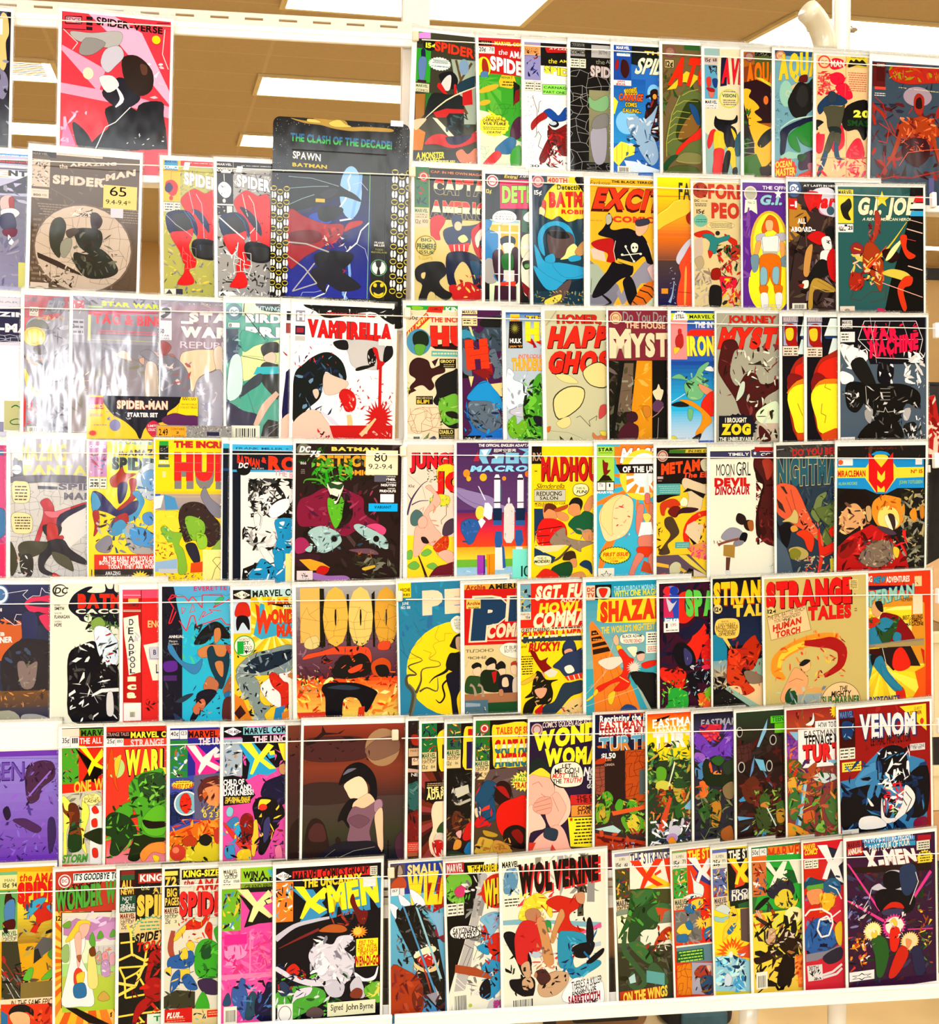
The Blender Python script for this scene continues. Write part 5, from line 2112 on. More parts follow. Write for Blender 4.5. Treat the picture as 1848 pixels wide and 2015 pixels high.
C ed9 27 288 73 251 127 258 113 312 42 351
C ed9 33 209 76 210 109 236 62 232
C ed9 33 364 74 345 80 371 53 383
C c55 183 315 203 309 203 338 179 354
L 333 1.65 101 349 114 343 148 379 144 360 172 344 168 360
C d73 1 379 13 376 9 392 1 392
L 887 0.985 9 389 73 397 120 417
P 332 42 406 59 421 45 420
P 332 83 410 89 421 76 421
C d85 157 399 174 412 202 397 201 424 160 418
C ed5 181 396 202 397 202 410 188 409
@3 223.6 327.6 1.57 178 254 3 6 834 - 4 42.8
maroon-topped comic with cream torn lettering over a dark doorway and orange strip, third shelf
E dc9 26 25 20.4 19.9
E b66 26 25 17 16.7
E dc9 26 25 13.6 13.5
T c43 18 20 35 29 DC|b=2
T 999 50 3 288 37 Do You Dare Enter|b=1,d=3
T eca 58 38 239 58 THE HOUSE OF|b=3,d=3
T edb 3 54 78 156 M|b=7,d=0,o=332,w=1.7,k=.95
T edb 77 74 343 154 YSTERY|b=6,d=-5,o=552,w=2.1
R 221 -1 163 202 426
J 544,766,332,665 1 165 84 419 60 36 1
P 765 45 172 86 172 74 331 30 330
J 998,765,554 35 175 85 328 20 30 2
P 111 38 166 55 166 30 321 15 422 2 422
P d92 97 164 150 165 148 425 91 424 78 321
J ea3,c81,db5 86 172 146 420 18 37 3
R 111 150 164 198 426
C edb 165 257 172 241 179 257 189 264 178 297 164 293 151 267
C 646 150 309 168 293 189 306 178 332 154 329
L a88 2.69 147 352 168 339 189 316
L aaa 1.68 171 352 167 420
C c83 118 315 140 316 143 342 129 351 119 338
C 423 61 337 85 331 98 344 95 360 71 367 59 353
C 523 36 392 64 366 91 373 101 387 91 424 32 423
@3 329.4 329.3 1.39 174 256 5 6 36b - 4 43.0
blue-sky comic with yellow-red block title and green fold shapes, third shelf
G 25a 3be 1 165 197 323
G 3be cde 0 321 196 427
R 248 0 0 197 5
R cd4 0 8 197 30
T 221 65 13 218 25 MARVEL COMICS|b=3
Z eee 33 26 28 26 18 .15
T 222 17 13 47 27 STILL|b=2,d=-3
T 222 22 31 47 43 35|b=4
R f99 1 31 57 159
C b33 22 81 40 77 43 113 25 126 15 103
C ec4 12 120 32 123 15 142 10 133
C c33 26 61 36 61 36 77 26 77
P d32 57 71 71 61 197 61 197 84 57 82
T eef 83 35 232 56 THE INVINCIBLE|b=4
T fe4 57 81 257 148 IRON MAN|b=6,o=c32,w=1.7,s=-3
C eee 119 188 140 182 151 198 123 196
C 7b8 81 217 98 188 126 169 133 175 105 211 126 224 105 234 133 244 119 263 105 289 67 292 49 263 49 237
C 7b8 1 220 29 207 56 224 77 234 39 224
J 353,232,9c9 49 204 133 290 18 24 2
C d97 98 240 126 250 151 267 126 276 102 257
C d32 119 283 151 267 151 342 126 342 105 315
C e92 28 292 70 296 119 329 144 362 119 388 91 425 87 400 105 371 105 335 56 305
C 222 0 308 32 298 63 312 28 315
C 7b8 60 322 77 328 70 361 59 351
C 223 77 417 105 404 98 425 77 425
L fff 1.34 1 300 49 272
C dd5 0 412 14 412 21 424 0 424
@3 407.7 327.6 1.17 178 255 3 6 aa9 - 4 42.8
grey comic with jagged red title, brown towering shape and a ZOG caption, third shelf
L ccb 1.68 0 55 38 6
T c32 41 8 318 32 JOURNEY INTO|b=4,o=621,w=0.87
T d32 4 46 350 118 MYSTERY|b=7,s=16,o=411,w=1.7
C 522 17 115 30 91 65 89 78 115 61 131 48 200 74 241 105 201 140 201 158 233 194 233 223 217 223 250 176 279 159 328 141 356 92 340 66 282 26 225 6 184
J 733,411,844,311 12 91 221 349 40 34 1
J cdc,eed,333,bba 65 123 223 324 34 25 2
L 332 3.4 114 168 171 170
P 332 131 168 158 156 162 170
C cdc 87 233 101 229 96 266 70 290
C dec 141 336 172 307 221 295 224 382 159 365
P cba 150 365 223 365 224 423 141 422
C 522 154 373 186 398 195 423 159 422
J dca,332,cdc 141 319 224 423 20 30 3
Z 223 77 376 71 45 22 .12
R 223 9 339 132 422
T eed 31 345 108 362 I BROUGHT|b=4
T fd3 20 365 123 403 ZOG|b=7,o=431,w=1.3
T eed 11 410 135 424 THE UNBELIEVABLE|b=4
@3 521.7 324.7 1.67 168 251 5 8 112 - 4 42.5
left one of two matching black comics with curved yellow panels, third shelf
R 99a 3 0 57 20
T cbb 4 2 53 18 MARVEL|b=3
R aac 4 22 55 97
C a22 9 32 33 24 53 40 51 77 55 97 20 95 11 64
C ec3 13 44 38 40 40 69 29 81 15 73
R edc 2 99 58 131
H 443 4 103 35 130 3
H 443 41 103 55 130 3
P dee 76 11 191 12 191 65 64 65
P 247 64 65 191 67 191 82 71 75
P dee 69 77 191 82 191 127 55 126
C a32 24 208 37 167 73 134 191 102 190 415 55 412 19 249
C d32 46 175 73 155 191 127 190 209 64 208
C 822 17 216 28 191 73 204 33 249
C e82 19 249 73 208 190 226 190 276 82 249 28 257
C fe3 19 261 73 225 190 251 190 396 64 394 37 339
L 431 1.72 55 290 73 332
P d52 50 389 190 384 190 415 55 412
@3 564.9 324.1 1.75 168 250 5 8 112 - 4 42.5
right one of two matching black comics with curved yellow panels, third shelf
R 99a 2 -3 56 16
T cbb 4 -1 52 14 MARVEL|b=3
R aac 3 18 54 98
C a22 9 31 34 23 51 37 49 74 54 98 15 94 7 61
C ec3 9 43 36 39 38 70 27 80 13 72
R edc 0 100 56 132
H 443 3 104 33 130 3
H 443 40 105 54 131 3
P dee 85 4 210 5 210 62 63 62
P 247 63 64 210 66 210 79 69 72
P dee 94 70 210 75 210 124 78 123
C a32 20 205 38 156 74 127 210 100 210 413 55 410 17 246
C d32 38 181 74 140 210 124 210 216 65 201
C 822 14 221 33 185 69 206 33 246
C e82 17 250 65 206 210 224 210 282 83 247 28 259
C fe3 15 258 65 222 210 249 210 390 60 391 33 337
L 431 1.73 55 288 51 321 69 329 64 354
L 431 1.73 69 222 65 234 87 243
P d52 51 391 101 372 210 374 210 413 55 410
@3 623.6 325.0 1.86 161 251 4 7 567 - 4 42.6
steel-blue comic with hot pink scrawled title, right end of third shelf
P 112 0 0 317 1 317 159 111 157 93 115 0 81
R ddd 7 9 45 38
T 333 8 12 43 22 MARVEL|b=2
T 222 8 26 43 38 COMIC|b=3
R eee 1 48 54 82
H 443 4 52 31 79 3
L fff 1.74 89 12 282 13 308 75 291 142 134 136 66 74 89 12
L fff 1.3 66 74 305 75
L ddd 1.31 130 12 116 74
L ddd 1.31 185 12 171 74
L ddd 1.32 231 12 254 75
T e25 86 24 217 75 WAR|b=6,k=.8,s=-6
T e25 109 78 291 138 MACHINE|b=6,d=-29
J e25 84 20 291 142 30 22 9
C fff 1 89 34 94 88 115 102 140 70 152 38 168 6 122
J ccc,888,fff 2 90 102 173 16 35 1
C 222 38 156 84 136 129 215 125 231 84 223
C fff 2 180 43 193 47 214 6 221
J fff,ddd 236 116 317 226 24 40 2
C 112 143 153 180 145 198 166 194 207 171 228 139 211
J fff,555 139 149 198 224 10 22 3
C 111 88 231 171 224 245 229 296 259 291 309 245 292 208 358 134 352 115 302 88 289
C 111 24 222 88 223 93 272 60 318 24 296
J eee,888,444 6 242 70 301 24 22 4
C 111 106 356 171 345 217 358 226 417 69 413
C aaa 92 310 120 310 111 356 92 339
C bbb 236 313 263 309 254 346 236 346
J ddd,666,111,333 88 227 301 417 60 26 5
L ccc 1.75 93 231 97 289 111 302
L ccc 1.31 148 240 185 241
L ccc 1.31 148 253 185 253
L ccc 1.32 148 265 185 266
L ccc 1.32 148 278 185 278
L ccc 1.75 134 315 161 319 166 303 175 320 208 316
C 222 236 367 273 355 287 377 273 410 245 401
J ccc,333 231 354 292 415 16 22 6
J fff,332,ccc 264 334 317 419 26 22 7
J fff 273 209 317 243 8 11 8
R eee 1 401 53 413
L eee 0.869 110 0 134 153
@4 -885.5 101.8 -0.89 168 251 4 12 d69 - 4 42.3
pink and blue comic sliver cut off by the left frame edge, fourth shelf
J d69,e9b,58b,b58 115 -3 333 406 40 47 1
C 58b 300 202 329 196 334 236 329 276 300 282
P e47 260 313 335 301 335 408 260 408
R c58 258 -6 327 11
@4 -710.1 110.1 -0.80 168 259 6 10 ccc C 4 43.1
white comic with fine cracked lines, glare and red and navy shapes, fourth shelf
R bbc 0 0 222 127
P 556 7 56 34 68 40 129 8 130
T dd9 3 14 163 66 AMAZING|b=4
T dd8 37 79 289 110 FANTASY|b=4
E eee 18 95 13.4 14.1
T 444 6 95 30 100 1000|b=3
C 778 -1 118 116 110 221 114 222 139 116 131 57 135 2 136
R ccc 0 136 224 427
K 444 0.6 0 136 223 426 150 2
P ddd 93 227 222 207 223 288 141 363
C eda 6 136 28 130 53 138 55 188 28 197 8 188
C eda 4 234 29 225 61 237 61 283 29 290 8 281
H 543 11 142 49 191 5
H 543 10 237 58 279 5
P 445 79 143 137 145 137 154 80 153
T 778 140 134 316 155 SPIDER|b=5,o=dde,w=0.59
T 778 156 162 244 185 MAN|b=5,o=dde,w=0.59
C b34 87 193 108 181 125 202 131 224 158 214 220 192 221 201 158 239 147 270 135 295 153 295 153 307 111 314 99 271 82 320 70 320 82 277 93 246 96 215
C d78 99 221 134 221 176 208 158 233 117 240
C 335 146 230 220 198 221 207 170 236 138 267
C 223 96 264 147 264 141 295 105 295
C b33 108 261 135 264 138 301 111 305
C 223 108 314 153 307 177 338 222 370 222 385 159 363 135 345 111 364 100 395 135 416 153 427 97 413 82 388 88 345
C c23 121 423 129 410 153 427 124 427
C 443 23 333 41 314 88 314 111 320 88 351 41 364
C 554 123 345 171 363 186 401 174 401 135 376
C 443 0 314 23 376 3 419
C 222 29 364 52 351 67 370 62 419 35 413
J ddd,ca9,332 14 345 70 419 20 18 5
@4 -596.5 106.5 -0.17 172 258 2 2 fd2 C 4 42.8
yellow comic with red caption strip under the yellow header card, fourth shelf
T 6ab 68 -4 268 8 TWO-IN-SEVENTH|b=4,d=2
K 875 0.61 56 10 197 52 20 2
R b8b 2 0 56 109
T fff 4 12 53 21 COMICS|b=3
J b34,68b,846,dbd 5 26 54 106 24 18 1
M 1 111 56 146
T 222 8 125 30 136 351|b=1
T 222 89 28 116 42 the|b=4,s=2
T 211 119 25 237 44 AMAZING|b=5,d=-5
T 222 71 47 329 86 SPIDER-MAN|b=6,d=9,o=3aa,w=1.5
C bcd 143 109 164 78 197 71 197 171 170 174 146 140
C 7ad 158 109 176 90 197 90 197 146 170 146
J 888,eee,47a 143 78 197 174 16 21 2
C a32 65 115 86 97 101 78 110 97 143 99 119 115 110 134 73 140
C a22 122 118 143 118 137 159 140 174 97 215 85 209 125 168
C 226 89 134 116 128 109 171 91 190
C 49c 131 159 149 152 167 181 158 209 139 240 97 246 115 202 146 181
C 226 12 156 37 159 61 184 91 212 128 187 149 184 140 215 97 234 55 218 13 202
C 49c 11 159 26 165 37 196 13 215
C a22 13 218 31 215 31 265 16 292 19 258
C a22 64 255 85 230 115 221 118 252 97 255 67 265
C 49c 61 265 97 240 115 265 85 290 61 283
C aaa 109 265 136 252 164 290 197 297 197 344 133 343 112 302
C 49d 124 271 158 265 197 290 176 315 197 309 197 328 136 315
C 59d 164 224 188 218 197 246 182 259 164 246
J 257,7bd,888,334 64 230 197 344 40 24 3
C 889 22 317 55 290 70 302 64 340 31 339
J 888,bbb,433 22 221 70 340 22 21 4
R d32 17 348 200 396
T fee 44 353 249 368 IN THE EARLY 60'S YOU COULD BUY|b=4
T fee 32 367 249 380 BOTH OF THESE COMICS FOR 24 CENTS|b=4
T fee 58 380 249 393 TODAY THEY ARE WORTH OVER|b=4
R 211 8 394 200 424
R fd2 11 394 17 422
T ddd 50 400 95 412 AMAZING|b=3
Z fd2 154 422 30 24 16 .4
= -4 -140 329 -8 fc3
C 223 48 -141 158 -152 280 -154 268 -117 237 -91 231 -66 173 -47 155 -9 140 -34 110 -62 68 -89
J fff,88a,445 68 -138 274 -80 30 5 1
J aab,779 47 -92 128 -65 12 15 2
R b47 1 -135 46 -99
T fc5 3 -114 45 -102 COMICS|b=4,s=3
T fdc 86 -127 238 -100 SPIDER-MAN|b=6,o=a42,w=1.5
T fff 117 -90 208 -76 STARTER SET|b=5
C c35 173 -47 195 -66 216 -48 213 -23 191 -16
T fee 179 -53 213 -46 LIMITED|b=2
T fee 179 -42 213 -34 COLLECTOR|b=2
C fd2 268 -86 280 -142 298 -152 329 -134 329 -74 292 -80
T 322 283 -147 298 -130 100|b=1
T 543 301 -138 323 -130 1.50
T 543 280 -120 326 -115 READABLE
T 543 275 -111 327 -105 COLLECTIBLES
C 636 219 -69 255 -89 292 -83 329 -80 329 -49 249 -51
E 88b 80 -50 16.5 17.9
H 987 3 -85 44 -76 2
H 987 14 -53 56 -47 1
Z d33 14 -25 14 10 11 .35
@4 -496.1 110.4 -0.35 174 261 2 3 fd2 - 4 43.2
yellow comic with large glossy red block letters behind the two-comics pack, fourth shelf
T c33 57 4 290 25 THE INCREDIBLE|b=5,o=954,w=0.75
T 888 58 40 291 153 HULK|b=9
T d33 57 37 288 128 HULK|b=9
L 888 0.756 58 71 199 72
L 888 0.757 59 99 199 100
R 333 12 7 40 63
R 3a4 12 5 40 19
J 777,999 14 20 39 63 8 10 1
T eee 12 65 41 75 HULK|b=4
R 787 9 77 44 86
R dda 22 99 32 117
P ec3 -1 160 202 159 202 167 -1 168
G ba9 99a -1 168 202 218
P 36b -1 169 16 169 16 201 -1 201
P eee -1 176 26 173 17 211 -1 216
P 59c 26 170 59 178 71 216 31 219
L ecb 0.758 51 178 139 177
C fd4 -1 229 36 221 71 226 77 278 77 304 -1 316
J fe6,ec2 2 227 74 311 10 20 2
C 433 71 242 81 206 111 193 147 201 177 237 197 262 200 304 177 330 157 330 152 293 97 319 82 293
J 554,322,665 71 196 200 330 60 15 3
C 8b4 91 244 111 237 147 255 149 291 117 314 99 283
C 9c4 127 288 155 299 157 332 137 340 127 319
J 691,ac5 91 239 150 314 16 13 4
C 8b4 17 278 32 268 52 286 82 291 72 324 87 345 97 407 72 417 67 360 37 314
C 9b5 175 337 200 309 200 345 172 345
J 6a4,5a8,dec 17 270 57 309 14 13 5
C 889 139 177 151 147 167 180 200 211 200 242 172 231
P ed4 -1 324 52 319 67 370 -1 375
J 842,a31 1 321 64 370 18 15 6
P 9bd -1 380 67 370 67 401 -1 411
C 334 92 329 122 324 137 376 117 381
P d52 109 384 145 379 147 412 107 414
R ccc 11 401 69 414
J 546,768,435 1 414 147 436 40 9 7
> note 145 342 242 439 fe9 pale yellow sticky note
L 332 1.54 200 366 185 366 175 376 188 392 201 407
L 332 1.54 200 381 183 402 173 436
= 2 -44 232 9 999
J eee,333,777,bbb 93 -46 232 -10 200 6 1
R ea3 6 -41 93 -9
T 211 11 -33 38 -12 2.49|b=2
T 431 47 -36 88 -29 CONTAINS
T 211 62 -25 72 -18 2|b=3
T 431 51 -14 86 -10 COMICS
R 335 156 -25 194 -13
@4 -393.3 105.0 -0.52 168 255 2 9 123 - 4 41.4
dark blue sliver of a twin copy behind the black-spined white comic, fourth shelf
R 4bd 0 0 97 15
P 258 1 77 98 80 98 87 1 85
@4 -379.1 103.8 -0.40 168 254 4 10 eee - 4 42.5
white comic with black hair strokes, blue shading and black spine band, fourth shelf
R 4be 0 0 192 18
T 257 11 9 249 16 FRANK MILLER + JIM LEE|b=1
R 123 0 20 192 79
T e42 15 31 84 58 BATMAN|b=4,d=15
T e42 90 37 105 55 &|b=4,d=4
T e42 111 34 301 79 ROBIN|b=6,d=8
P 4ad 0 79 192 79 192 85 1 86
P 123 1 86 26 86 28 428 3 428
L 457 1.02 0 23 0 425
E 111 35 79 21.6 18
T fff 19 57 47 74 DC|b=4,s=3
T ddd 61 72 97 77 NO. 8 JAN
T e9a 130 77 223 95 THE BOY|b=1,d=13
J 111,222,444 49 105 193 228 110 38 2
J fff,ccc 59 115 137 223 26 23 3
C fff 118 197 147 174 177 171 173 202 137 228 116 223
C eee 67 218 80 210 93 223 88 260 75 267
L 111 1.54 67 218 80 213 90 226 86 254
J 111,333 32 254 81 306 18 23 4
P 111 137 231 168 215 193 218 194 236 162 228
C 29c 134 236 194 234 194 280 173 306 189 322 174 348 158 369 132 348 127 327 142 291
C fff 147 244 163 241 158 254
J fff,257,111 134 244 194 333 20 16 5
J aaa,ddd,222 40 270 138 332 30 31 6
C eee 86 327 107 327 140 379 122 385
C 29c 46 418 79 374 97 358 138 387 164 385 174 359 169 429 43 428
P 111 31 428 35 389 84 369 66 389 46 410 59 428
J 111,fff,145 40 368 164 427 22 23 7
C 29c 132 348 158 333 159 385 138 390
> note 167 342 213 430 fe9 pale yellow sticky note
@4 -281.1 106.0 -0.52 168 256 4 7 322 - 4 42.7
dark comic with orange title, VARIANT sticker and yellow 80 note, fourth shelf
J 433,211,544,221 0 0 338 430 60 47 1
J 382,5a3,141 2 2 98 63 12 28 2
T ed6 112 9 261 22 BATMAN|b=5
T ea3 66 35 301 71 DETECTIVE|b=6,o=321,w=0.71
T ea3 138 81 252 98 COMICS|b=4
J 574,9c7 179 42 221 66 6 14 3
T eee 10 9 43 28 DC|b=5,s=5
E 776 24 19 21.3 19
T fff 10 8 43 28 DC|b=5,s=5
T fff 43 22 74 42 75|b=5,s=5
T ccc 15 57 33 66 866|b=3
H 998 16 80 29 96 3
J 5a3,6b4,3a2,251 50 44 180 129 60 36 4
B 5a3 25 125 2 34 113 4 75 115 7 99 139 2
C 824 14 178 47 163 94 139 109 177 120 258 153 263 182 225 171 167 147 138 181 153 215 172 220 220 264 248 265 268 197 273 158 292 110 273 62 261 15 259 5 221
J 935,713,524,a46 13 145 265 270 50 31 5
C eed 99 127 123 120 151 126 142 162 124 191 109 158
C 353 103 120 132 129 151 124 142 143 123 139 109 139
C 211 111 160 133 167 137 158 131 177 119 177
C 6b3 102 172 119 177 124 191 138 186 145 165 157 201 143 244 126 266 105 215
J 382,8d5,241 102 172 156 258 22 14 6
C 211 157 177 172 213 148 249
C acc 41 280 81 259 129 275 144 292 144 314 101 343 70 338 63 316
J 788,cee,577,223 41 259 145 343 40 19 7
E 577 124 299 11.5 11.5
E 211 124 300 8.64 9.13
C acc 187 256 206 253 240 268 280 289 297 316 290 333 251 314 216 292 190 270
J 788,cee,356,222 192 256 297 331 26 17 8
E 211 258 300 9.74 10.2
C d58 226 258 260 251 289 268 280 287 250 270
C a36 3 302 29 297 46 319 35 340 4 345
C acc 32 335 49 321 56 326 49 342
C 756 171 335 239 331 266 350 208 345
C 423 4 350 78 350 64 378 7 388
P ea3 14 366 49 364 88 376 112 391 73 400 50 400 30 381
C c22 69 400 83 386 109 393 98 412 74 415
C a7b 59 407 102 417 160 417 168 431 64 430
J c73,211,543,875 164 338 256 369 18 14 9
J 554,887,332 179 360 326 430 30 31 3
C db4 215 393 252 384 254 391 223 401
T fff 289 99 318 103 DENNIS
T fff 281 106 318 114 O'NEIL|b=4
T fff 289 118 319 122 DUSTIN
T fff 271 124 319 132 NGUYEN|b=4
T fff 293 137 318 141 DEREK
T fff 267 143 319 151 FRIDOLFS|b=4
R 667 249 97 288 118
R edd 7 401 57 430
J 666 21 405 45 429 14 10 2
> note 221 18 324 96 fec cream sticky note reading 80
T 222 248 26 289 53 80
T 222 230 61 306 77 9.2-9.4
> tag 269 157 313 183 eef white price label
> tag 232 187 325 212 2bf bright blue variant sticker
T 124 250 194 305 203 VARIANT|b=2
@4 -106.2 105.9 0.24 178 257 6 8 edc - 4 42.7
cream comic with big red rounded letters and green leaves on yellow, fourth shelf
T 322 12 25 191 80 JUNGLE|b=8
T d23 9 26 186 76 JUNGLE|b=7,o=411,w=0.74
C fd3 100 73 150 68 156 133 105 132
T 322 92 84 191 157 JO|b=9
T e22 90 86 186 152 JO|b=8
J 221,563,776 62 78 115 123 36 10 2
T 333 5 128 25 137 10¢
B 546 1 225 6 15 176 6 45 132 3 65 117 2
B 546 0 154 1 13 174 3
B 546 15 193 4 40 181 3 70 179 2
L 776 0.986 3 95 50 135 60 174
C dd4 75 176 105 159 136 167 138 187 121 197 100 191 85 206
J 6a3,884,bc5 73 162 138 202 26 12 3
L 775 2 128 197 128 226 111 243 113 256
P fd3 1 289 156 296 157 435 1 432
C fba 60 137 75 130 85 142 105 167 108 187 90 206 70 223 91 265 111 288 101 310 86 325 66 319 51 334 36 356 21 353 23 304 28 265 51 255 55 221 80 181 85 157
J eba,d97 30 181 106 355 16 22 4
C 577 13 225 30 208 50 221 48 245 28 260 13 252
C fba 36 243 53 228 66 243 61 263 41 265
C 322 46 297 61 297 71 315 53 314
C c42 86 325 126 290 136 305 131 335 101 345
J 821,e83 86 297 136 343 20 10 5
C fba 101 350 131 338 157 355 157 390 126 375
C 545 121 256 141 239 156 241 156 276 136 291 116 288
C 7b5 48 346 66 334 81 344 66 356 51 356
C 7b5 6 383 26 373 41 388 26 400 6 393
C 7b5 64 389 86 379 101 394 86 401
C 7b5 1 343 16 338 16 363 1 365
B 422 38 356 4 56 403 7 66 433 10
C 723 71 426 96 394 127 385 157 380 157 435 74 433
@4 -26.7 109.0 0.54 168 259 4 3 537 - 4 43.0
purple-to-rainbow comic with white and blue machine shapes and a turquoise note, fourth shelf
G 536 647 0 0 285 215
C 98b 0 143 54 158 120 188 239 240 239 277 131 238 54 207 0 170
G 835 d35 0 224 286 285
G d34 e52 0 281 286 341
G ea3 ed4 0 335 286 381
R 7b4 0 375 286 406
G 9ce bde 0 400 286 444
J fff,8bd,acd 0 400 234 440 50 13 1
C 98b 1 147 49 155 120 178 120 208 54 192 4 162
T fff 71 4 266 13 THE OFFICIAL ENGLISH ADAPTATION|b=3,s=1
P 8ce 76 21 115 19 110 30 97 47 105 67 85 67 73 47
P eff 80 24 105 22 92 45
P 8ce 115 37 156 37 153 67 113 67 115 52 130 47
P eff 120 40 138 40 130 52
P 8ce 161 32 205 33 205 67 161 67
P 537 176 47 189 47 189 56 176 56
P 8ce 202 19 284 18 284 28 238 50 248 68 217 67 207 50 228 30
R 223 119 20 197 31
T eee 121 21 196 30 超時空要塞|b=1
T 9df 43 73 285 93 MACROSS|b=6,s=6,o=125,w=1
P b34 54 59 69 27 74 59
E f93 32 98 11.1 12.8
E fb3 39 115 7.58 8.38
E fb3 87 111 11.7 12.4
E f93 156 115 6.65 6.95
E f83 233 101 7.74 9.96
E fd5 77 225 15.3 22.3
R eef 123 114 143 210
R eef 200 115 221 211
R 112 123 114 143 119
R 112 200 115 220 120
P eef 123 113 128 102 138 102 142 113
P eef 200 113 205 102 215 102 219 113
R 468 143 134 148 189
R 112 122 190 144 194
R 112 199 191 221 194
R 135 119 211 149 251
R 135 195 212 226 252
R 36a 120 250 148 266
R 36a 195 251 226 268
P ddd 156 209 166 196 182 196 191 212 190 309 180 324 164 323 155 308
E eef 172 186 3.59 9.95
J bbb,999,eee 156 204 190 314 12 15 3
P eef 92 193 105 193 118 208 115 245 105 248 87 233
P eef 69 138 73 140 95 183 92 185
C 36a 16 256 39 244 70 250 75 275 65 294 54 319 37 326 24 301 14 283
J 258,47b 16 251 70 322 12 18 4
P eef 70 252 82 240 95 253 80 275
P 36a 128 285 149 286 151 323 144 340 128 338 124 313
P 36a 195 281 216 281 221 319 213 334 198 334 192 314
P eee 126 338 149 338 157 411 126 410
P 36a 149 328 157 338 162 403 152 406
P eef 195 336 218 337 221 412 198 412
P a4b 67 361 90 362 91 437 67 436
P 538 88 362 93 362 94 437 88 437
P e92 98 359 126 358 126 438 100 437
R b61 107 362 109 437
> note 184 344 286 444 8ed turquoise sticky note
T 143 213 398 273 434 100
@4 95.2 104.4 0.47 178 255 5 9 fd2 - 4 42.6
yellow comic with tall red title and grey reducing salon sign, fourth shelf
R 211 0 0 34 57
T ca8 4 20 32 47 RX|b=3
T 411 34 34 267 115 MADHOUSE|b=6
T c22 32 31 264 112 MADHOUSE|b=6,o=411,w=0.77
H 432 9 77 19 84 1
T 432 15 120 110 137 Slimderella|s=5
R 654 9 139 115 179
R ccb 10 141 114 177
T 222 17 146 102 160 REDUCING|b=2
T 222 28 162 89 173 SALON|b=2
T 332 12 181 115 189 MORE BOUNCE TO YOUR|b=1
T 332 12 189 41 195 OUNCE!|b=1
C 543 139 140 149 124 180 123 194 138 186 155 162 163 144 155
C eeb 140 140 149 125 180 124 192 138 184 154 162 161 145 154
T 222 149 133 180 140 THIS IS
T 222 152 143 186 153 FUN!|b=2,s=2
P 246 9 201 40 202 46 244 20 269 10 318
C d96 40 194 61 187 82 199 87 230 66 244 43 234
C 632 48 189 66 186 82 194 84 210 58 202 43 214
C d96 84 210 113 217 126 230 118 243 92 235
C b53 77 204 113 192 123 190 118 202 87 212
C d22 20 269 35 239 51 234 82 237 113 255 119 295 88 320 25 319
L 411 2.54 15 271 103 260
L 411 2.54 15 291 61 289
L 411 2.54 25 314 119 305
C 222 126 190 139 170 160 168 173 183 165 210 152 210 139 190
C d96 123 210 134 188 160 190 165 216 155 230 134 223
C d96 178 196 194 168 207 161 211 181 197 211 181 211
C 264 124 253 144 230 165 223 181 211 211 226 212 282 161 286 139 270
C d96 171 278 197 271 212 287 208 307 182 306
C 987 62 307 87 275 113 265 119 293 155 306 212 314 171 331 166 344 119 320 82 325
J 876,a98 61 267 208 342 18 20 2
B 654 135 321 6 98 360 8 70 375 6
J d96,875 10 268 41 324 16 13 3
P 246 10 328 83 360 72 380 10 368
P eda 10 323 119 320 88 340 41 344
C 432 106 368 119 345 145 343 151 371 130 371
C d96 130 371 151 366 153 392 135 391
C 253 67 400 93 383 130 376 140 401 125 427 83 427
C d32 23 416 41 399 62 400 88 415 91 427 21 425
C 246 164 384 182 372 203 382 206 418 193 402 172 392
C d96 140 416 172 410 183 429 135 428
C eeb 7 368 20 354 62 357 67 372 57 384 20 386
T 222 20 359 51 366 THIS IS
T 222 10 368 62 378 MOIDER!|b=3,s=2
@4 202.9 108.3 0.93 172 257 5 7 4bd - 4 43.0
sky blue comic with orange rays and white sun disc, fourth shelf
P e83 46 0 197 2 197 53 78 97 64 52
Y e83,4bd 139 128 233 0 96 198 230 26
P 4bd 0 191 198 230 198 442 0 435
P e83 0 186 64 157 75 168 0 201
P e83 12 347 41 303 65 311 20 403 4 436 0 435
R ad5 1 7 59 122
T 221 5 11 54 23 STAR|b=5
H 332 5 26 54 30 1
C 822 20 51 28 59 38 62 35 84 46 84 28 102 22 86
P 321 4 120 22 99 41 102 54 119
R 221 0 120 59 151
R eee 2 124 29 149
R eee 32 124 57 150
T 222 41 128 46 139 1|b=3
T 222 8 126 21 137 75¢
T fff 1 152 58 160 MARVEL|b=3
P 211 64 67 197 66 197 96 80 95
T fff 78 12 294 62 MASTERS|b=5,s=10,o=a23,w=2.4
T fff 88 72 267 92 OF THE UNIVERSE|b=5
E fd4 155 101 77.2 83.2
E fff 163 98 61.3 68.1
P e83 0 0 1 0 12 0 0 6
P 4bd 0 0 78 1 78 8 0 7
Y f93,fff 160 103 62 101 95 197 160 24
E fff 160 108 34.6 32.8
P 211 64 66 197 65 197 96 80 95
T fff 88 72 267 92 OF THE UNIVERSE|b=5
C fda 7 234 22 197 54 172 86 164 117 178 125 204 118 262 96 297 59 313 33 315 17 287
C fd9 22 197 59 175 86 168 59 195 51 253 51 298 28 277 12 247
J d35,fec,e97 54 197 115 310 18 15 2
P dee 171 88 176 88 181 162 163 161
C d77 165 164 181 164 181 192 168 194
C d87 139 204 160 199 160 230 150 300 134 280
C d87 181 200 195 205 195 302 184 271
C fd6 158 232 176 228 187 240 171 260
P fff 152 257 187 256 195 296 142 303
C d87 144 305 182 299 195 307 195 340 147 338
C d42 142 338 195 340 198 358 171 372 139 356
C d87 139 358 163 367 139 402 123 439 107 439 121 394
C d87 177 372 198 360 198 424 182 408
P c53 161 382 182 393 193 429 150 417
Z 263 62 363 57 30 30 .1
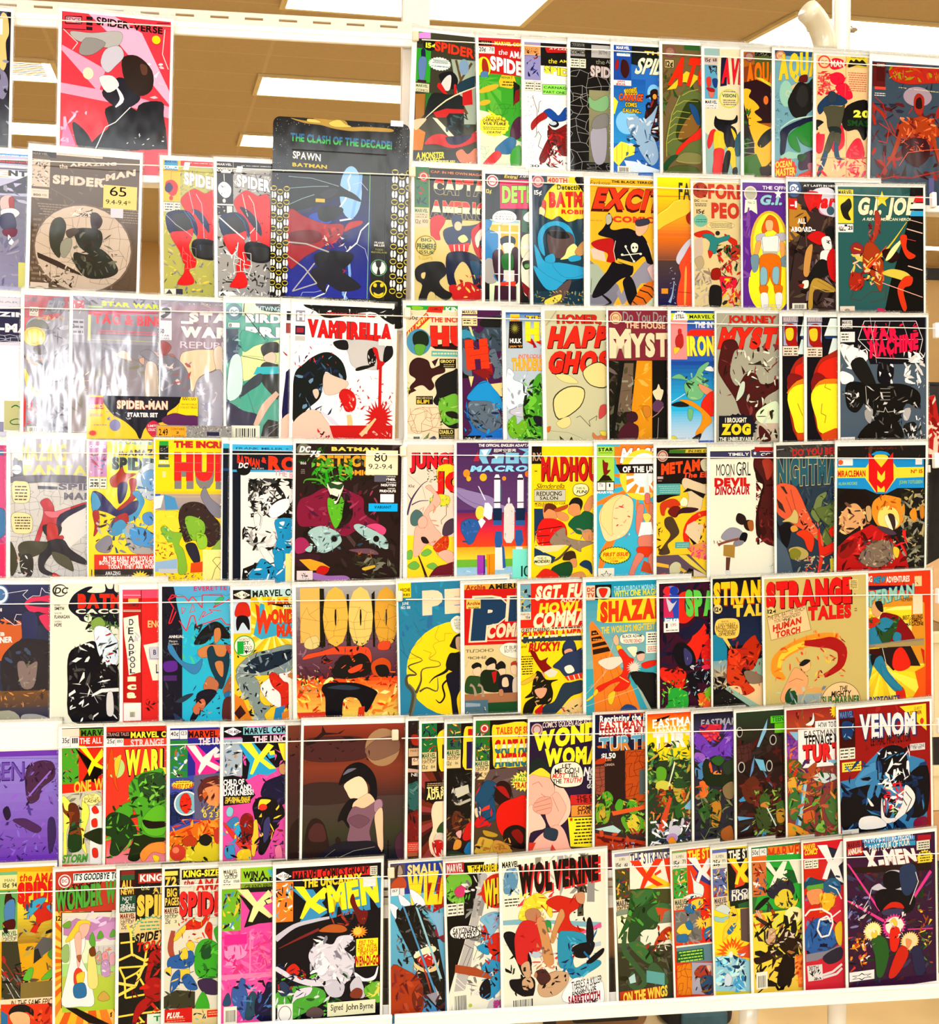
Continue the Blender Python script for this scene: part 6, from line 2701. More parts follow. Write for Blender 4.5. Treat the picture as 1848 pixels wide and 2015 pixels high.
Z fd3 62 363 52 27 30 .1
T d42 20 353 106 366 FIRST ISSUE|b=4,s=3
T b62 30 368 97 376 COLLECTOR'S
T d42 46 379 73 385 ITEM!|b=2
R eed 4 404 59 437
Z 333 32 429 20 18 5 .55
Z eed 32 429 15 14 5 .55
@4 303.1 103.5 1.04 178 252 5 8 ec3 - 4 42.5
black-topped yellow comic with orange jagged title and teal caption boxes, fourth shelf
R 211 0 -3 178 121
J 543,332 0 -3 177 7 20 10 1
P cb4 45 7 177 4 177 18 43 18
P 473 45 7 102 7 99 19 43 18
T 222 110 8 210 16 IN HIS OWN|b=2,s=2
E cba 21 27 18.7 18.9
E a55 21 27 16 16.1
E cba 21 27 12.3 12.6
T a54 13 24 29 30 DC
T e52 16 51 292 90 METAMORPHO|b=6,d=-28
T e53 91 82 276 100 The ELEMENT|b=4,d=-2,s=3
C cca 153 50 164 39 176 43 176 78 161 75
R caa 3 94 23 102
H caa 4 106 20 111 1
R 5aa 0 118 83 154
H 9cc 3 123 81 150 4
C 211 0 156 81 155 48 162 6 179
C dca 89 122 97 100 129 110 178 129 178 149 164 164 151 210 108 204 113 158
P 211 91 148 108 133 171 154 164 169 151 162 121 143
C eec 81 180 94 163 108 173 105 191 86 191
C c42 14 184 43 170 67 170 83 186 75 193 59 208 40 195 30 207 27 222 16 217
C 722 40 208 59 193 83 198 70 228 49 223
C 423 70 223 92 198 146 202 124 214 86 216
C 543 30 233 54 228 73 259 78 282 57 302 38 319 46 347 8 349 27 319 49 286 30 258
E d32 179 287 87.2 79.3
E ec3 184 292 70.9 66.5
P d95 113 321 179 310 179 374 130 362
P dca 100 280 108 255 132 243 165 259 146 319 138 317
P 211 108 290 141 317 130 322
J d43,211,ec5 146 220 179 313 20 16 3
J e57,d46,f89 113 321 179 372 24 21 4
R 5aa 65 311 116 331
H 9cc 68 315 113 329 2
J 431 0 229 22 344 14 18 5
P 656 0 354 114 352 179 415 179 428 1 422
P dc5 76 353 103 354 179 418 174 423 119 388
P eb4 0 376 43 385 43 396 0 389
C cca 46 391 65 376 84 384 84 407 68 422 49 419
P db4 81 392 106 408 97 413 81 404
P 211 100 420 114 398 130 403 130 426 103 426
P dcb 130 403 179 425 179 428 130 426
C b32 3 415 33 413 44 424 3 422
@4 394.1 105.5 1.16 168 254 5 4 eed - 4 42.7
white comic with thin handwritten title and dark red mass at right, fourth shelf
R 446 0 14 143 39
P 446 171 18 309 19 310 41 171 39
T eee 64 20 138 30 TIMELY|b=3
T eee 180 22 270 32 COMICS|b=3
P 644 145 12 160 7 176 13 176 35 160 45 146 32
P 446 147 15 160 10 174 15 174 33 160 42 148 31
Z fff 159 23 7 7 5 .6
T 222 22 56 86 95 MOON|b=0
T 222 93 50 144 96 GiRL|b=0
R bba 57 93 74 99
T c22 16 102 141 131 DEVIL|b=6,o=c22,w=0.54
T b23 17 130 140 159 DINOSAUR|b=5,s=3
P a22 157 2 309 4 309 18 160 16
C 522 157 40 176 35 309 37 311 337 225 333 186 313 164 276 166 214 177 174 188 128 163 91 154 66
J 711,311,833,411,622 163 40 239 327 70 29 1
C 311 160 71 166 112 191 128 182 148 172 199 164 276 172 302 180 289 172 225 182 174 193 123 171 87
C a43 185 46 215 44 226 77 204 113 193 82
C 411 180 276 194 269 200 287 186 300
C 322 92 238 100 221 122 229 128 249 114 259 97 251
C 321 119 254 133 244 150 250 147 278 128 275
C a63 133 250 152 247 154 276 141 279
C 99a 40 301 51 281 73 268 100 272 117 288 106 303 67 312
C 112 106 300 117 285 133 291 125 316 106 310
B 854 103 305 8 51 316 8 29 324 9
J 854 13 308 40 337 7 13 2
C 889 89 312 120 313 111 326 84 330
P a84 48 324 89 325 87 369 47 360
B 643 65 366 16 62 412 12
R ddd 54 409 73 427
L 655 0.805 211 401 228 397
L 655 0.806 217 409 225 391
@4 507.9 109.1 1.92 178 255 4 5 345 - 4 43.0
slate comic with teal and cream letters, salmon wing shape and green folds, fourth shelf
R 444 0 -3 210 44
J 665,333,776 0 -2 210 24 24 19 1
L ccc 1.6 2 15 28 13
T b33 58 14 272 38 DO YOU BELIEVE|b=4,d=-5
T 367 3 43 299 139 NIGHTMARES|b=6,d=-9,o=dc7,w=2.3
J 234,456,345 84 135 209 214 30 26 2
C d64 1 133 61 135 88 173 108 217 134 265 165 310 168 344 148 322 107 292 67 268 40 252 0 219
L 422 1.29 34 171 60 234
L 422 1.29 51 147 70 222
P 433 14 136 27 137 41 162 34 162
P 433 0 176 20 195 33 227 7 207
J 411,e97 81 216 154 300 30 19 3
C cb7 20 254 50 237 64 215 77 234 73 262 43 255
C 112 10 269 33 258 53 271 39 339 19 325 0 250
C d94 50 274 67 268 77 284 56 290
C d42 70 296 100 285 134 312 127 358 110 348 97 316
C 785 135 205 148 175 179 160 179 176 165 194 155 256 141 256 124 230
C 674 141 218 182 207 210 196 209 277 168 257
C 674 165 307 182 276 202 277 199 333 178 339
J 453,895 125 168 209 337 22 23 4
C d32 148 306 155 281 164 344 209 330 209 362 168 382 154 413 147 434 154 381
C d32 189 289 209 277 209 308 195 308
L 221 1.95 128 205 202 324
P 567 -1 303 33 342 46 376 59 430 0 427
C ba6 43 348 76 340 107 354 113 373 86 385 56 374
C 883 46 355 66 346 86 360 76 381 52 380
L 543 2.28 62 405 209 362
J ba8,998,cc9,d43 63 374 202 437 46 19 5
P d43 154 381 168 391 154 435 145 434
P dc4 192 386 209 384 208 428 195 427
@4 615.3 108.5 1.19 164 257 4 10 222 - 4 43.0
blue and yellow banded comic with huge red M, right end of fourth shelf
J 221,322,543 0 0 321 45 24 36 1
P 29d 0 39 321 44 323 145 223 144 182 162 147 162 105 145 1 140
P fd4 1 71 105 73 118 55 205 56 219 74 322 74 322 108 219 110 199 134 182 156 140 155 102 107 1 106
C 29d 125 30 139 21 159 18 184 23 194 34 180 31 159 29 139 32
C fd4 135 36 159 30 187 37 181 74 139 74
P d22 115 22 162 73 206 23 209 116 176 162 176 140 162 146 148 133 149 162 116 117
P fd4 148 83 163 102 176 84 176 112 163 124 148 111
P fd4 150 135 162 146 174 135 173 151 150 151
R eee 4 43 57 65
E d64 12 54 9.53 8.7
R eee 290 46 315 66
T c32 2 81 104 103 MIRACLEMAN|b=4
T c32 273 82 317 95 Nº 15|b=3
T 9c5 4 120 74 130 ALAN MOORE|b=2
T 9c5 230 118 317 130 JOHN TOTLEBEN|b=2
T 722 102 6 218 12 FORBIDDEN|b=1
C e93 133 190 168 168 209 172 244 186 252 230 238 268 204 286 155 272 130 233
C fd7 155 221 189 203 224 223 231 268 197 286 155 265
C eec 175 241 203 235 228 264 200 286
J e83,221,a51 130 164 252 217 22 23 2
C 433 189 232 210 235 217 267 211 286 200 260
J 332,665,998,ba7 237 148 326 429 110 36 3
C c83 308 213 323 207 324 245 312 247
C e93 269 231 290 212 298 250 284 256
C 211 6 168 37 147 99 154 123 189 113 220 85 195 44 184 10 205
C da7 41 200 72 194 99 226 107 264 72 276 38 294 18 268 10 237
J 754,ec8,322,a75 7 187 124 296 40 26 4
C ca7 106 208 123 205 127 246 113 252
P b22 49 300 127 265 176 285 225 343 261 389 272 429 0 419 4 337
C 922 4 343 45 313 80 320 53 363 18 375
J 711,d33,511 11 287 261 427 46 46 5
C 876 87 364 128 328 176 320 211 336 205 381 156 411 94 396
J 654,a98,445,cb9 80 317 219 413 60 20 6
C ec4 211 343 232 353 226 381 212 371
C 545 145 271 190 279 221 299 190 301
@5 -819.0 -110.8 -0.78 168 261 4 10 235 C 4 43.3
dark blue and orange comic cut off by the left frame edge, fifth shelf
G 236 124 43 0 335 125
J c63,842,d74 59 100 257 235 30 35 1
P c63 44 111 251 124 252 163 194 229 44 232
E 47a 188 31 26.1 30.4
E eef 188 31 22.9 26.5
E 47a 188 31 15.6 18.2
L eef 1.34 196 29 269 17 254 32 267 46 283 35 304 35 309 10 320 24 334 27
L eef 1.35 199 101 230 124 251 121 230 107 236 91 251 92
C d36 259 60 277 41 304 38 334 36 334 86 315 88 299 83 278 85
C d36 301 99 334 94 335 136 325 139
C 335 267 60 293 52 330 55 330 69 288 66
T ddd 136 72 194 82 JEPH|b=4
T eee 157 145 202 157 LOEB|b=4
T eee 150 162 224 181 TURNER|b=4,d=-4
C 236 253 91 293 91 296 152 283 177 257 169
C 223 194 229 220 190 254 169 294 169 335 192 336 355 295 342 215 335 194 301
J 334,457,223 197 179 334 343 34 30 2
C 877 239 244 257 235 268 250 294 236 297 253 286 314 252 314
J 998,665 241 235 294 314 14 16 3
G 753 544 44 326 336 383
J d95,864,433 137 322 336 377 34 19 4
G 445 335 44 376 336 422
C aa9 111 405 216 385 242 420 111 416
C aaa 255 400 295 399 336 414 336 422 258 420
@5 -648.9 -110.1 -0.72 168 262 2 10 eed - 4 43.4
white comic with black oval behind red lettering and black ink shapes, fifth shelf
C 223 51 64 67 34 99 14 120 12 104 28 155 28 157 3 165 17 179 17 183 3 190 29 249 29 250 130 104 120 78 103 56 84
T d32 77 32 277 77 BATMAN|b=6,o=752,w=1.1
T eed 71 79 359 94 CACOPHONY|b=4
C eed 96 103 110 95 120 106 115 120 99 115
E 444 24 22 21.7 19.4
E eed 26 22 18.5 15.5
T 333 8 12 46 32 DC|b=3,s=4
T 222 9 64 25 70 KEVIN
T 222 9 72 37 82 SMITH|b=3
T 222 9 89 30 94 WALTER
T 222 9 97 53 108 FLANAGAN|b=3
T 222 9 114 30 120 SANDRA
T 222 9 122 30 133 HOPE|b=3
J 232,574,121,8a7 99 95 199 163 50 27 1
C 8a5 115 123 131 106 147 107 158 129 131 146
C def 126 140 158 135 185 163 196 186 196 242 170 261 137 213
J 233,abb,fff,a33 126 146 197 259 30 19 2
C 112 52 217 89 190 126 179 137 213 156 253 197 265 200 428 63 425 49 307
J 222,eee,111,555 52 184 200 423 70 35 3
J fff,222,aaa 140 213 170 320 40 8 4
P eee 122 342 148 326 200 324 200 335 151 337 119 350
C ddd 165 343 181 340 184 405 165 405
L fff 0.822 84 338 159 348
L fff 0.823 105 308 138 370
J fff,111 55 349 98 426 18 19 5
X 23 407 42 424
@5 -544.2 -120.7 -0.14 168 254 5 12 d33 - 4 42.4
thick red book with torn white letter notes down its spine, fifth shelf
P b22 0 0 54 2 54 406 0 404
R e57 1 1 108 27
L fed 1.37 3 17 57 18
L fed 1.37 2 63 56 64
L fed 1.37 2 67 56 68
R fc6 17 28 47 41
T 533 17 42 47 52 COMICS|b=2,s=2
P eed 2 87 29 82 46 79 48 110 54 149 52 206 53 256 18 264 13 205 5 143
J ccd,bbc 5 84 51 259 14 19 1
T 445 19 90 32 110 D|b=2
T 445 16 116 32 138 E|b=2
T 445 16 142 33 162 A|b=2
T 445 18 167 34 186 D|b=2
T 445 18 189 34 205 P|b=2
T 445 21 206 37 224 O|b=2
T 445 21 225 37 242 O|b=2
T 445 21 244 37 259 L|b=2
T fec 13 267 40 284 i|b=4
T fec 13 286 40 310 c|b=5
T fec 12 310 39 336 a|b=5
L fed 1.38 2 350 54 352
R eee 2 352 54 406
X 18 374 39 397
P 922 54 2 57 2 57 406 54 406
T fc8 75 96 176 118 ENCYCLO|b=2
P eed 62 172 149 157 149 282 89 283
R ccd 78 178 149 219
T 447 91 187 100 203 B|b=2
L 445 1.11 78 184 83 215 149 217
T 447 99 232 108 261 L|b=2
J 411 67 339 107 377 12 19 4
@5 -485.3 -116.4 -0.07 168 258 5 8 3bd - 4 42.8
bright turquoise comic with a dark left strip and jagged red-outlined lettering, fifth shelf
G 6ad 3bd 35 -2 327 92
J 4cd,5c9,3ad 58 121 131 252 26 22 1
P 223 0 0 35 1 61 136 60 419 0 416
J 334,445,112 1 1 58 418 40 22 2
T c35 96 0 302 15 EVERETTE HARTSOE|b=2,d=-2
C 5bd 42 32 63 29 78 44 87 35 112 33 136 28 180 26 194 32 228 30 228 115 189 119 170 103 131 122 102 124 92 112 73 136 58 111
L d34 3.41 42 32 68 32 80 47 92 32 121 68 121 28 184 30 155 68 211 39
L d34 3.4 18 43 30 26 44 29 20 41 35 66 20 115 27 113 42 78
L d34 3.42 51 106 73 139 87 92 97 92 104 124 141 113 179 101 194 121 214 122
L d34 1.95 59 66 71 69 61 86 59 66
L d34 1.96 83 82 92 55 99 77 83 82
L d34 2.45 111 107 126 78 131 83 121 97 153 81 141 73 179 79
C 4b7 160 48 180 34 187 41 165 58
T eee 20 151 66 160 ANNUAL|b=3
T ddd 21 166 46 173 Mature
T ddd 19 175 49 181 Readers
C 639 5 236 41 232 44 260 10 264
R 537 4 276 44 293
C 222 97 176 121 137 155 113 179 119 199 144 209 164 175 163 155 153 131 177 107 182
J 333,234,456 97 117 204 184 24 27 3
C c85 158 138 175 133 177 163 160 178
C c85 107 202 131 187 165 183 199 189 204 214 179 224 140 222 116 222
C 245 136 202 153 188 165 218 189 221 199 199 204 239 194 289 179 324 160 288 145 253
C c85 160 240 184 239 184 284 170 273
C c54 194 189 212 187 212 204 204 214
C 48b 17 184 29 180 58 230 97 244 121 227 116 257 97 274 68 255 25 209
C b75 145 283 170 303 165 328 126 322 131 297
C 223 106 336 140 323 165 336 121 387 97 420 84 416 101 376
C a64 184 334 204 287 212 280 212 335
C 37a 189 337 212 332 212 355 194 354
C 633 187 359 212 355 213 424 184 423
C c75 92 381 121 352 131 372 106 402
J 321,222,d96,135 92 301 175 414 26 17 4
C 345 39 359 68 340 94 336 63 360
C 346 34 394 58 410 67 419 43 418
@5 -378.0 -121.6 0.63 172 251 4 8 ec3 - 4 42.3
yellow ray comic with orange-red title above grey segmented shapes, fifth shelf
Y fe8,ec2,db3 122 131 237 55 26 181 259 40
R fff 0 0 181 10
R 222 0 2 55 31
P eed 1 17 28 5 53 19 28 31
T 222 30 13 45 24 40¢|b=2
T 766 7 14 23 23 55
P bdd 55 2 186 3 185 28 55 25
T 222 60 5 250 27 MARVEL COMICS|b=3,d=-4
R cde 0 32 53 138
C c32 8 60 18 43 42 44 51 64 49 86 8 85
C 112 12 87 44 88 49 129 29 103 12 130
T d52 106 35 235 53 MARVEL|b=4
P 211 108 48 185 50 185 62 150 59
T fff 155 54 200 60 FEATURE|b=3
P 4ac 61 144 84 45 96 50 101 95 118 106 182 108 182 128 140 147 85 160
P 4ac 135 147 182 133 182 161 139 157
T d42 65 47 115 141 W|b=7,k=.6,s=5,o=421,w=0.98
T d42 117 66 222 112 ONDER|b=7,o=421,w=0.99
T d42 134 113 209 152 MAN|b=7,o=421,w=0.99
E 5a5 33 178 32.8 33.5
E eed 33 178 29.4 30
T 2a4 11 162 31 203 1|b=8
T 253 31 163 51 174 ST.|b=3
T 444 16 154 51 162 WORDY'S
T 222 31 178 57 188 SOLO|b=1
T 222 32 189 58 199 SAGA!|b=1
C fee 81 311 109 282 148 268 181 269 180 361 147 379 108 357
C 899 6 255 25 228 60 204 109 193 181 181 181 254 128 270 59 272 25 275
C 234 30 253 60 219 114 204 181 194 181 221 134 247 69 265
C 899 5 270 35 266 64 277 79 305 78 346 93 367 113 373 92 397 97 416 68 415 56 365 24 323
J 234,bcc,112,789 6 192 181 275 50 22 1
J 234,bcc,112,9aa 8 270 102 415 50 20 2
C c32 109 271 128 267 153 294 168 304 172 360 147 384 143 334 118 307
J 922,d43,411 109 269 172 386 20 15 3
C c84 166 274 181 269 180 287
P 38b 127 378 157 370 147 417 120 416
P d83 1 327 29 348 55 413 1 410
P d83 147 394 177 381 179 419 147 417
P 422 -1 387 19 363 36 389 14 408
R eed 169 287 182 420
@5 -281.4 -119.1 0.66 168 254 6 8 645 - 4 42.5
painted comic with giant golden stone 1000 numerals over flames, fifth shelf
G aaa 645 0 0 322 185
G 756 523 -2 173 322 307
J 867,534,978 0 54 71 281 24 28 1
G e52 ed6 0 293 324 434
J fd5,e42,c31,fe9,e83 0 276 324 434 110 31 2
J c42,e73,222 95 249 322 331 60 17 3
J 222,443,ba8 7 257 76 335 30 17 4
P 221 74 6 88 7 91 191 72 190
P 221 159 26 166 26 172 194 158 194
P 221 238 28 248 18 249 197 242 197
R 221 118 43 129 161
R 221 200 46 211 164
R 221 284 48 292 167
T eb6 13 0 74 176 1|b=9
T eb5 84 1 163 189 0|b=9
T ec7 164 3 242 192 0|b=9
T da4 247 5 322 195 0|b=9
C dc8 32 165 63 156 72 185 48 197 25 188
K 543 0.71 21 74 320 200 34 5
J 221,332 63 171 317 204 34 14 6
C d53 20 229 34 213 77 205 124 192 167 192 211 193 232 206 237 240 225 249 191 224 129 216 76 219
C 222 124 245 143 222 177 223 201 215 225 230 237 269 215 288 152 295 114 281
J 311,e63,222,a31 77 190 237 303 40 21 7
C d53 162 268 191 253 208 251 201 268 172 278
C d53 262 183 296 182 291 206 259 205
C c52 237 250 269 232 295 245 298 272 283 291 244 286
C 222 249 260 283 257 293 286 263 292
C 112 78 325 95 307 157 307 200 314 251 338 248 357 224 400 212 399 190 359 147 360 137 424 94 422 90 354
C 345 95 321 147 314 200 326 166 331
P d42 195 388 214 385 212 426 190 425
P d43 0 396 89 398 89 418 6 415
@5 -121.5 -113.9 1.50 178 256 3 7 38a - 4 43.0
blue comic with a huge yellow moon disc and a crooked grey branch, fifth shelf
J 39b,37a,28a 1 0 204 171 40 43 1
E fd2 190 283 168 154
R 38a 0 5 1 6
R fd2 1 0 41 47
T 321 6 17 39 28 ARCHIE|b=3
T 321 6 34 38 42 SERIES|b=3
T eee 12 61 33 70 JUNE|b=1
T eee 8 74 38 83 NO. 188|b=1
T fdb 77 26 285 107 PEP|b=9,d=-5
B 554 30 429 14 43 358 12 22 324 10 25 297 8 54 294 5 28 267 5 74 250 3 43 229 2 34 212 1 73 183 1 57 154 1
B 776 35 429 7 50 359 6 30 324 4
B 554 51 354 10 68 317 6 74 279 4 127 272 3 127 258 2 96 247 2 118 229 1 109 204 1 128 191 1 116 178 1 129 143 1
B 554 63 350 7 87 339 5 120 351 4 122 308 2
L 333 0.951 4 211 31 243 65 240
L 333 0.957 77 217 103 228 93 246
L 333 0.96 128 193 147 190 148 168 172 169
L 333 0.713 6 173 17 223
L 333 0.714 48 127 66 159
C eed 167 131 185 113 204 116 241 125 240 168 204 169 179 163
T 222 179 122 207 129 WE ARE
T 222 180 132 207 139 LOVE
T 222 180 141 206 148 WITH
T 222 184 149 206 156 FELLA
C 222 169 198 182 177 204 173 203 219 166 212
C ca8 184 184 203 183 203 219 186 218
C 222 161 236 181 232 203 233 202 286 189 295 151 278
B 222 166 255 14 151 288 10 112 307 5 94 325 2
C 223 155 298 202 291 201 339 183 381 189 439 172 438 164 370 152 322
B 211 155 317 7 138 335 6 144 369 6 129 390 5 115 379 2
@5 -16.0 -117.1 0.89 188 254 6 6 d32 - 4 42.7
red-topped comic with a giant navy letter P and mirrored shop lettering, fifth shelf
R da4 0 -2 225 24
T a32 6 1 70 18 Archie|b=4
T 221 79 2 240 20 AMERICA'S|b=5,d=-7
R c22 0 17 225 201
T edb 13 34 136 187 P|b=11,s=14
T 246 20 41 133 182 P|b=7,s=14
T edb 134 38 225 123 E|b=11,s=7
T 246 144 43 225 123 E|b=8,s=7
T edb 72 129 225 176 COMICS|b=6,s=7,d=-4
L edb 1.93 57 183 225 185
R ec6 7 48 54 78
T a42 9 55 52 67 Archie|b=4
T 322 14 72 48 78 MAGAZINE|b=2
P dc9 0 195 225 197 224 360 -1 358
T 654 96 209 4 219 CHOC'LIT|b=1
T 654 72 232 11 241 SHOP|b=1
C eed 115 210 136 194 175 195 225 205 225 243 175 244 131 232
T 333 132 202 190 213 IT BURNS
T 333 132 214 190 224 BOYS HOW
L bba 1.93 3 267 13 244
C 222 24 261 40 252 55 260 50 274 28 271
C eca 30 273 50 267 54 286 42 298 28 287
C 222 69 251 86 237 104 248 101 267 74 263
C eca 74 266 99 257 99 279 84 285 74 278
C 222 103 265 121 251 135 264 130 280 106 277
C eca 111 279 133 276 135 293 121 297
C b43 153 260 170 253 175 273 160 277
C eca 153 269 172 268 172 297 155 291
C 353 3 315 13 296 32 295 54 303 61 347 5 349
C 232 52 298 62 279 81 278 113 287 120 345 76 348 57 332
P b22 89 286 106 281 103 315 96 322
C 223 113 304 140 295 162 308 162 354 120 352
C eca 125 309 140 305 145 332 125 333
C dcb 160 313 180 304 180 355 160 357
P a75 0 353 224 355 224 386 0 382
P 253 76 384 224 384 224 434 76 426
P 578 0 373 76 374 78 426 0 422
P 9ab 3 380 51 385 51 394 3 394
B a98 37 360 10 30 331 6 18 323 10
B a98 61 364 10 57 332 6 44 324 10
C b86 113 345 125 343 128 362 115 364
J 334,ccb,764 3 397 73 425 12 15 3
@5 75.0 -116.8 1.09 176 254 5 5 fd2 - 4 42.7
red-topped yellow comic with three lines of cream and yellow lettering, fifth shelf
R d32 0 -3 214 148
R 7ab 0 1 35 92
J 234,356,111,db5 1 17 35 92 22 19 1
R edc -1 91 35 116
T 221 18 104 32 112 12¢|b=3
T 221 1 95 32 102 MARVEL
T fec 48 8 264 56 SGT. FURY|b=6,s=8,d=-8
T fec 133 49 225 64 AND HIS|b=2,s=3
T fd3 61 64 281 98 HOWLING|b=6,s=5,d=-5
T fec 39 95 352 148 COMMANDOS|b=6,s=8,d=-16
P edb -1 143 214 144 214 156 2 155
T 222 2 144 97 158 GUEST STARRING:|b=3,s=2
H 443 102 142 205 153 1
P 345 2 171 205 175 205 191 3 187
T d32 3 155 253 193 CAPTAIN AMERICA|b=5,d=-5,g=fec:.4,h=345:.62
T c22 26 192 127 221 BUCKY!|b=5,s=5,o=711,w=0.82
T 322 1 196 19 207 and|s=2
H 322 1 232 41 296 8
E 221 163 221 25.1 27
C 346 141 209 152 191 174 189 185 211 174 233 152 226
C ea8 146 223 163 216 174 222 169 238 152 237
C 811 33 223 47 221 63 249 80 247 91 242 85 258 104 280 90 296 68 281
P ddc 77 290 102 278 124 289 113 305 96 307
C 346 107 272 130 252 152 231 185 225 208 221 207 304 168 311 146 304 129 284
C eed 146 277 168 270 180 290 157 297
P d42 146 307 207 296 207 315 157 321
L eed 3.3 157 305 165 320
L eed 3.3 177 303 182 318
L eed 3.31 193 300 198 316
C 345 140 333 168 327 207 323 207 359 168 373 129 414 106 429 68 424 79 398 112 386
C c22 48 412 79 390 73 400 68 424 51 423
C ea8 57 294 74 290 79 309 63 319
C 221 41 318 52 286 66 289 85 314 124 316 101 326 107 359 96 391 51 396 34 425 7 421 15 386 46 366 13 370 35 350
J 222,ea8,111,ca7 35 301 112 397 22 16 4
C ea8 46 345 85 341 79 365 62 373
P ec8 129 414 168 384 207 375 207 435 140 431
J c32,222,ea7 134 393 207 435 20 16 5
C db4 1 318 30 304 52 291 41 312 7 327
@5 182.6 -114.6 1.09 178 257 5 8 4ab - 4 43.0
sky-blue comic with red title on yellow and an orange tapered tower, fifth shelf
G 29b 8bb 0 0 289 284
J 8aa,555,9bb 1 230 248 444 26 38 1
R fca 1 12 31 59
T c32 4 18 29 32 DC|b=4
T c32 4 36 29 51 TV|b=4
R 211 31 10 87 59
C cdc 38 21 59 18 82 22 80 50 59 52 39 48
C d32 45 24 73 25 64 49 53 49
T 9de 95 17 317 35 THE SATURDAY MORNING SUPER-STAR|b=3,d=-5
T dd4 96 32 317 52 WITH ONE MAGIC WORD|b=3,d=-5
P fd3 39 89 42 56 61 60 89 56 146 55 288 49 288 137 231 140 61 135 37 126
T d42 49 65 288 134 SHAZAM!|b=6,d=-8,o=721,w=1.1
T dc4 51 148 306 171 THE WORLD'S MIGHTIEST MORTAL|b=3,d=-11
P e83 15 131 22 128 50 162 89 236 160 354 191 441 29 431 24 271 11 147
L a52 1.38 67 241 128 437
L a52 1.1 50 245 69 434
L a52 1.11 100 275 168 439
P 321 18 160 34 158 44 172 18 175
P 321 18 182 50 177 58 189 19 194
P 321 20 202 64 195 72 206 22 214
P 321 22 221 75 213 83 228 24 238
H c95 22 163 36 173 1
H c95 22 185 55 192 1
C edc 41 261 78 249 129 249 123 268 89 288 64 284
C eec 140 220 174 219 168 251 157 245
C db9 92 188 103 175 112 194 109 210 98 207
C ec3 103 213 117 211 123 224 109 229
C d32 109 232 123 224 146 250 163 259 157 283 140 315 151 332 140 353 111 362 94 356 117 330 83 337 49 359 35 353 41 342 89 323 123 303 126 265
C ec3 25 363 35 350 41 361 27 374
C ec3 75 374 92 361 100 367 89 402 77 399
L ec7 2.78 114 314 146 334
C 322 171 240 185 233 200 239 191 247
C eba 174 246 200 242 197 263 180 265
C d32 191 274 237 265 248 277 203 291
Z fdc 163 286 26 24 16 .5
C 222 151 305 203 304 248 323 248 444 228 443 191 372
P aba 171 341 191 367 228 434 214 434
C eed 120 178 157 174 197 182 194 203 157 207 120 203
T 222 124 177 191 187 BLACK ADAM!|b=2
T c43 127 192 190 204 YOU'RE DEAD!|b=2
R eed 205 171 248 211
H 333 210 175 245 208 4
R eed 205 213 248 241
H c43 208 218 245 238 3
L dca 1.1 0 365 72 290
L dca 1.1 1 405 177 355
L dca 1.11 58 311 95 193
C 358 117 428 137 407 168 417 174 437
C ec3 2 384 24 369 21 379 4 389
@5 305.0 -118.3 1.54 168 252 4 6 413 - 4 42.6
red and black comic with green brush title and publisher strip, fifth shelf
J 113,224,312,211 1 0 177 274 44 49 1
C d32 71 37 112 34 127 92 122 111 91 134 55 123 66 89
C e32 132 126 147 125 168 162 173 201 147 224 126 267 88 218 111 188
C 224 80 172 132 122 157 132 132 165 91 187
C c22 147 224 178 192 180 275 152 268
J 113,822,d32 147 93 177 274 14 30 2
E 88c 41 25 26.9 16.3
E d33 28 24 12.7 14.4
E 24a 51 25 15.2 14.4
P c36 15 37 36 38 55 113 15 111
P 35b 36 38 69 39 68 114 50 113
C ccd 25 47 46 67 61 58 38 93 30 78
P 37a 15 111 68 114 68 127 15 124
T fff 19 112 67 127 image|b=4
R eee 15 125 68 161
T 222 22 131 29 147 1|b=4
T 944 40 132 58 141 1.95
H 887 20 151 65 159 1
C 346 91 47 112 43 101 106 112 101 91 95
T 6c5 94 21 302 113 SPAWN|b=7,o=124,w=1.5,s=-5,k=.8
C 112 47 224 60 200 85 199 116 227 126 267 105 290 75 283 54 253
C 447 85 216 111 237 111 266 90 270
C d32 4 277 44 284 90 294 85 332 74 354 44 335 6 313
J a22,411,d43 4 274 90 352 24 22 3
C 3a4 31 358 54 345 79 354 97 367 97 411 64 414 18 411 28 397
J 5c4,8d4,252,3a4 3 318 97 416 44 17 4
C 112 95 309 131 296 177 304 177 338 131 335 151 385 120 378
J 9bc,468,112,dde 95 246 177 387 50 15 5
C e63 133 374 151 370 179 397 179 419 151 417
C 7b3 156 366 180 348 179 392 166 391
J e93,d42,ec5 131 364 179 419 16 18 6
C d35 146 280 167 274 177 287 157 290
@5 395.5 -111.2 1.62 178 258 3 4 112 - 4 43.3
black-topped comic with yellow lettering and red crouching shape, fifth shelf
G 112 235 0 0 272 224
P 28a 1 185 12 185 37 201 50 231 50 275 1 282
G 7ab ba8 1 272 52 324
J 765,998,cb9 1 270 49 368 24 28 1
P 222 0 389 36 372 67 388 135 434 0 425
J ddd 5 389 88 431 10 4 2
P 9ba 42 367 52 358 182 437 135 434
P ec9 52 358 182 351 272 362 272 446 182 440
P 8a9 151 276 272 243 272 357 167 340 120 328
T b42 5 15 236 93 STRANGE|b=7,d=-5
T ec2 3 11 233 89 STRANGE|b=7,d=-5
E dc8 18 100 15.4 15.5
T 222 6 93 30 109 12¢|b=4
T ec4 72 88 236 129 TALES|b=6
C ec6 7 156 17 135 53 132 87 138 94 165 87 194 55 200 22 193 9 178
P ec6 32 194 48 197 71 238 58 232
T 432 31 139 58 145 BACK,
T 433 20 147 79 156 EARTHLING!
T 322 11 155 88 166 BACK!! THERE IS|b=1
T 433 13 165 85 175 NO MERCY FOR
T 433 18 172 80 181 THE ENEMIES
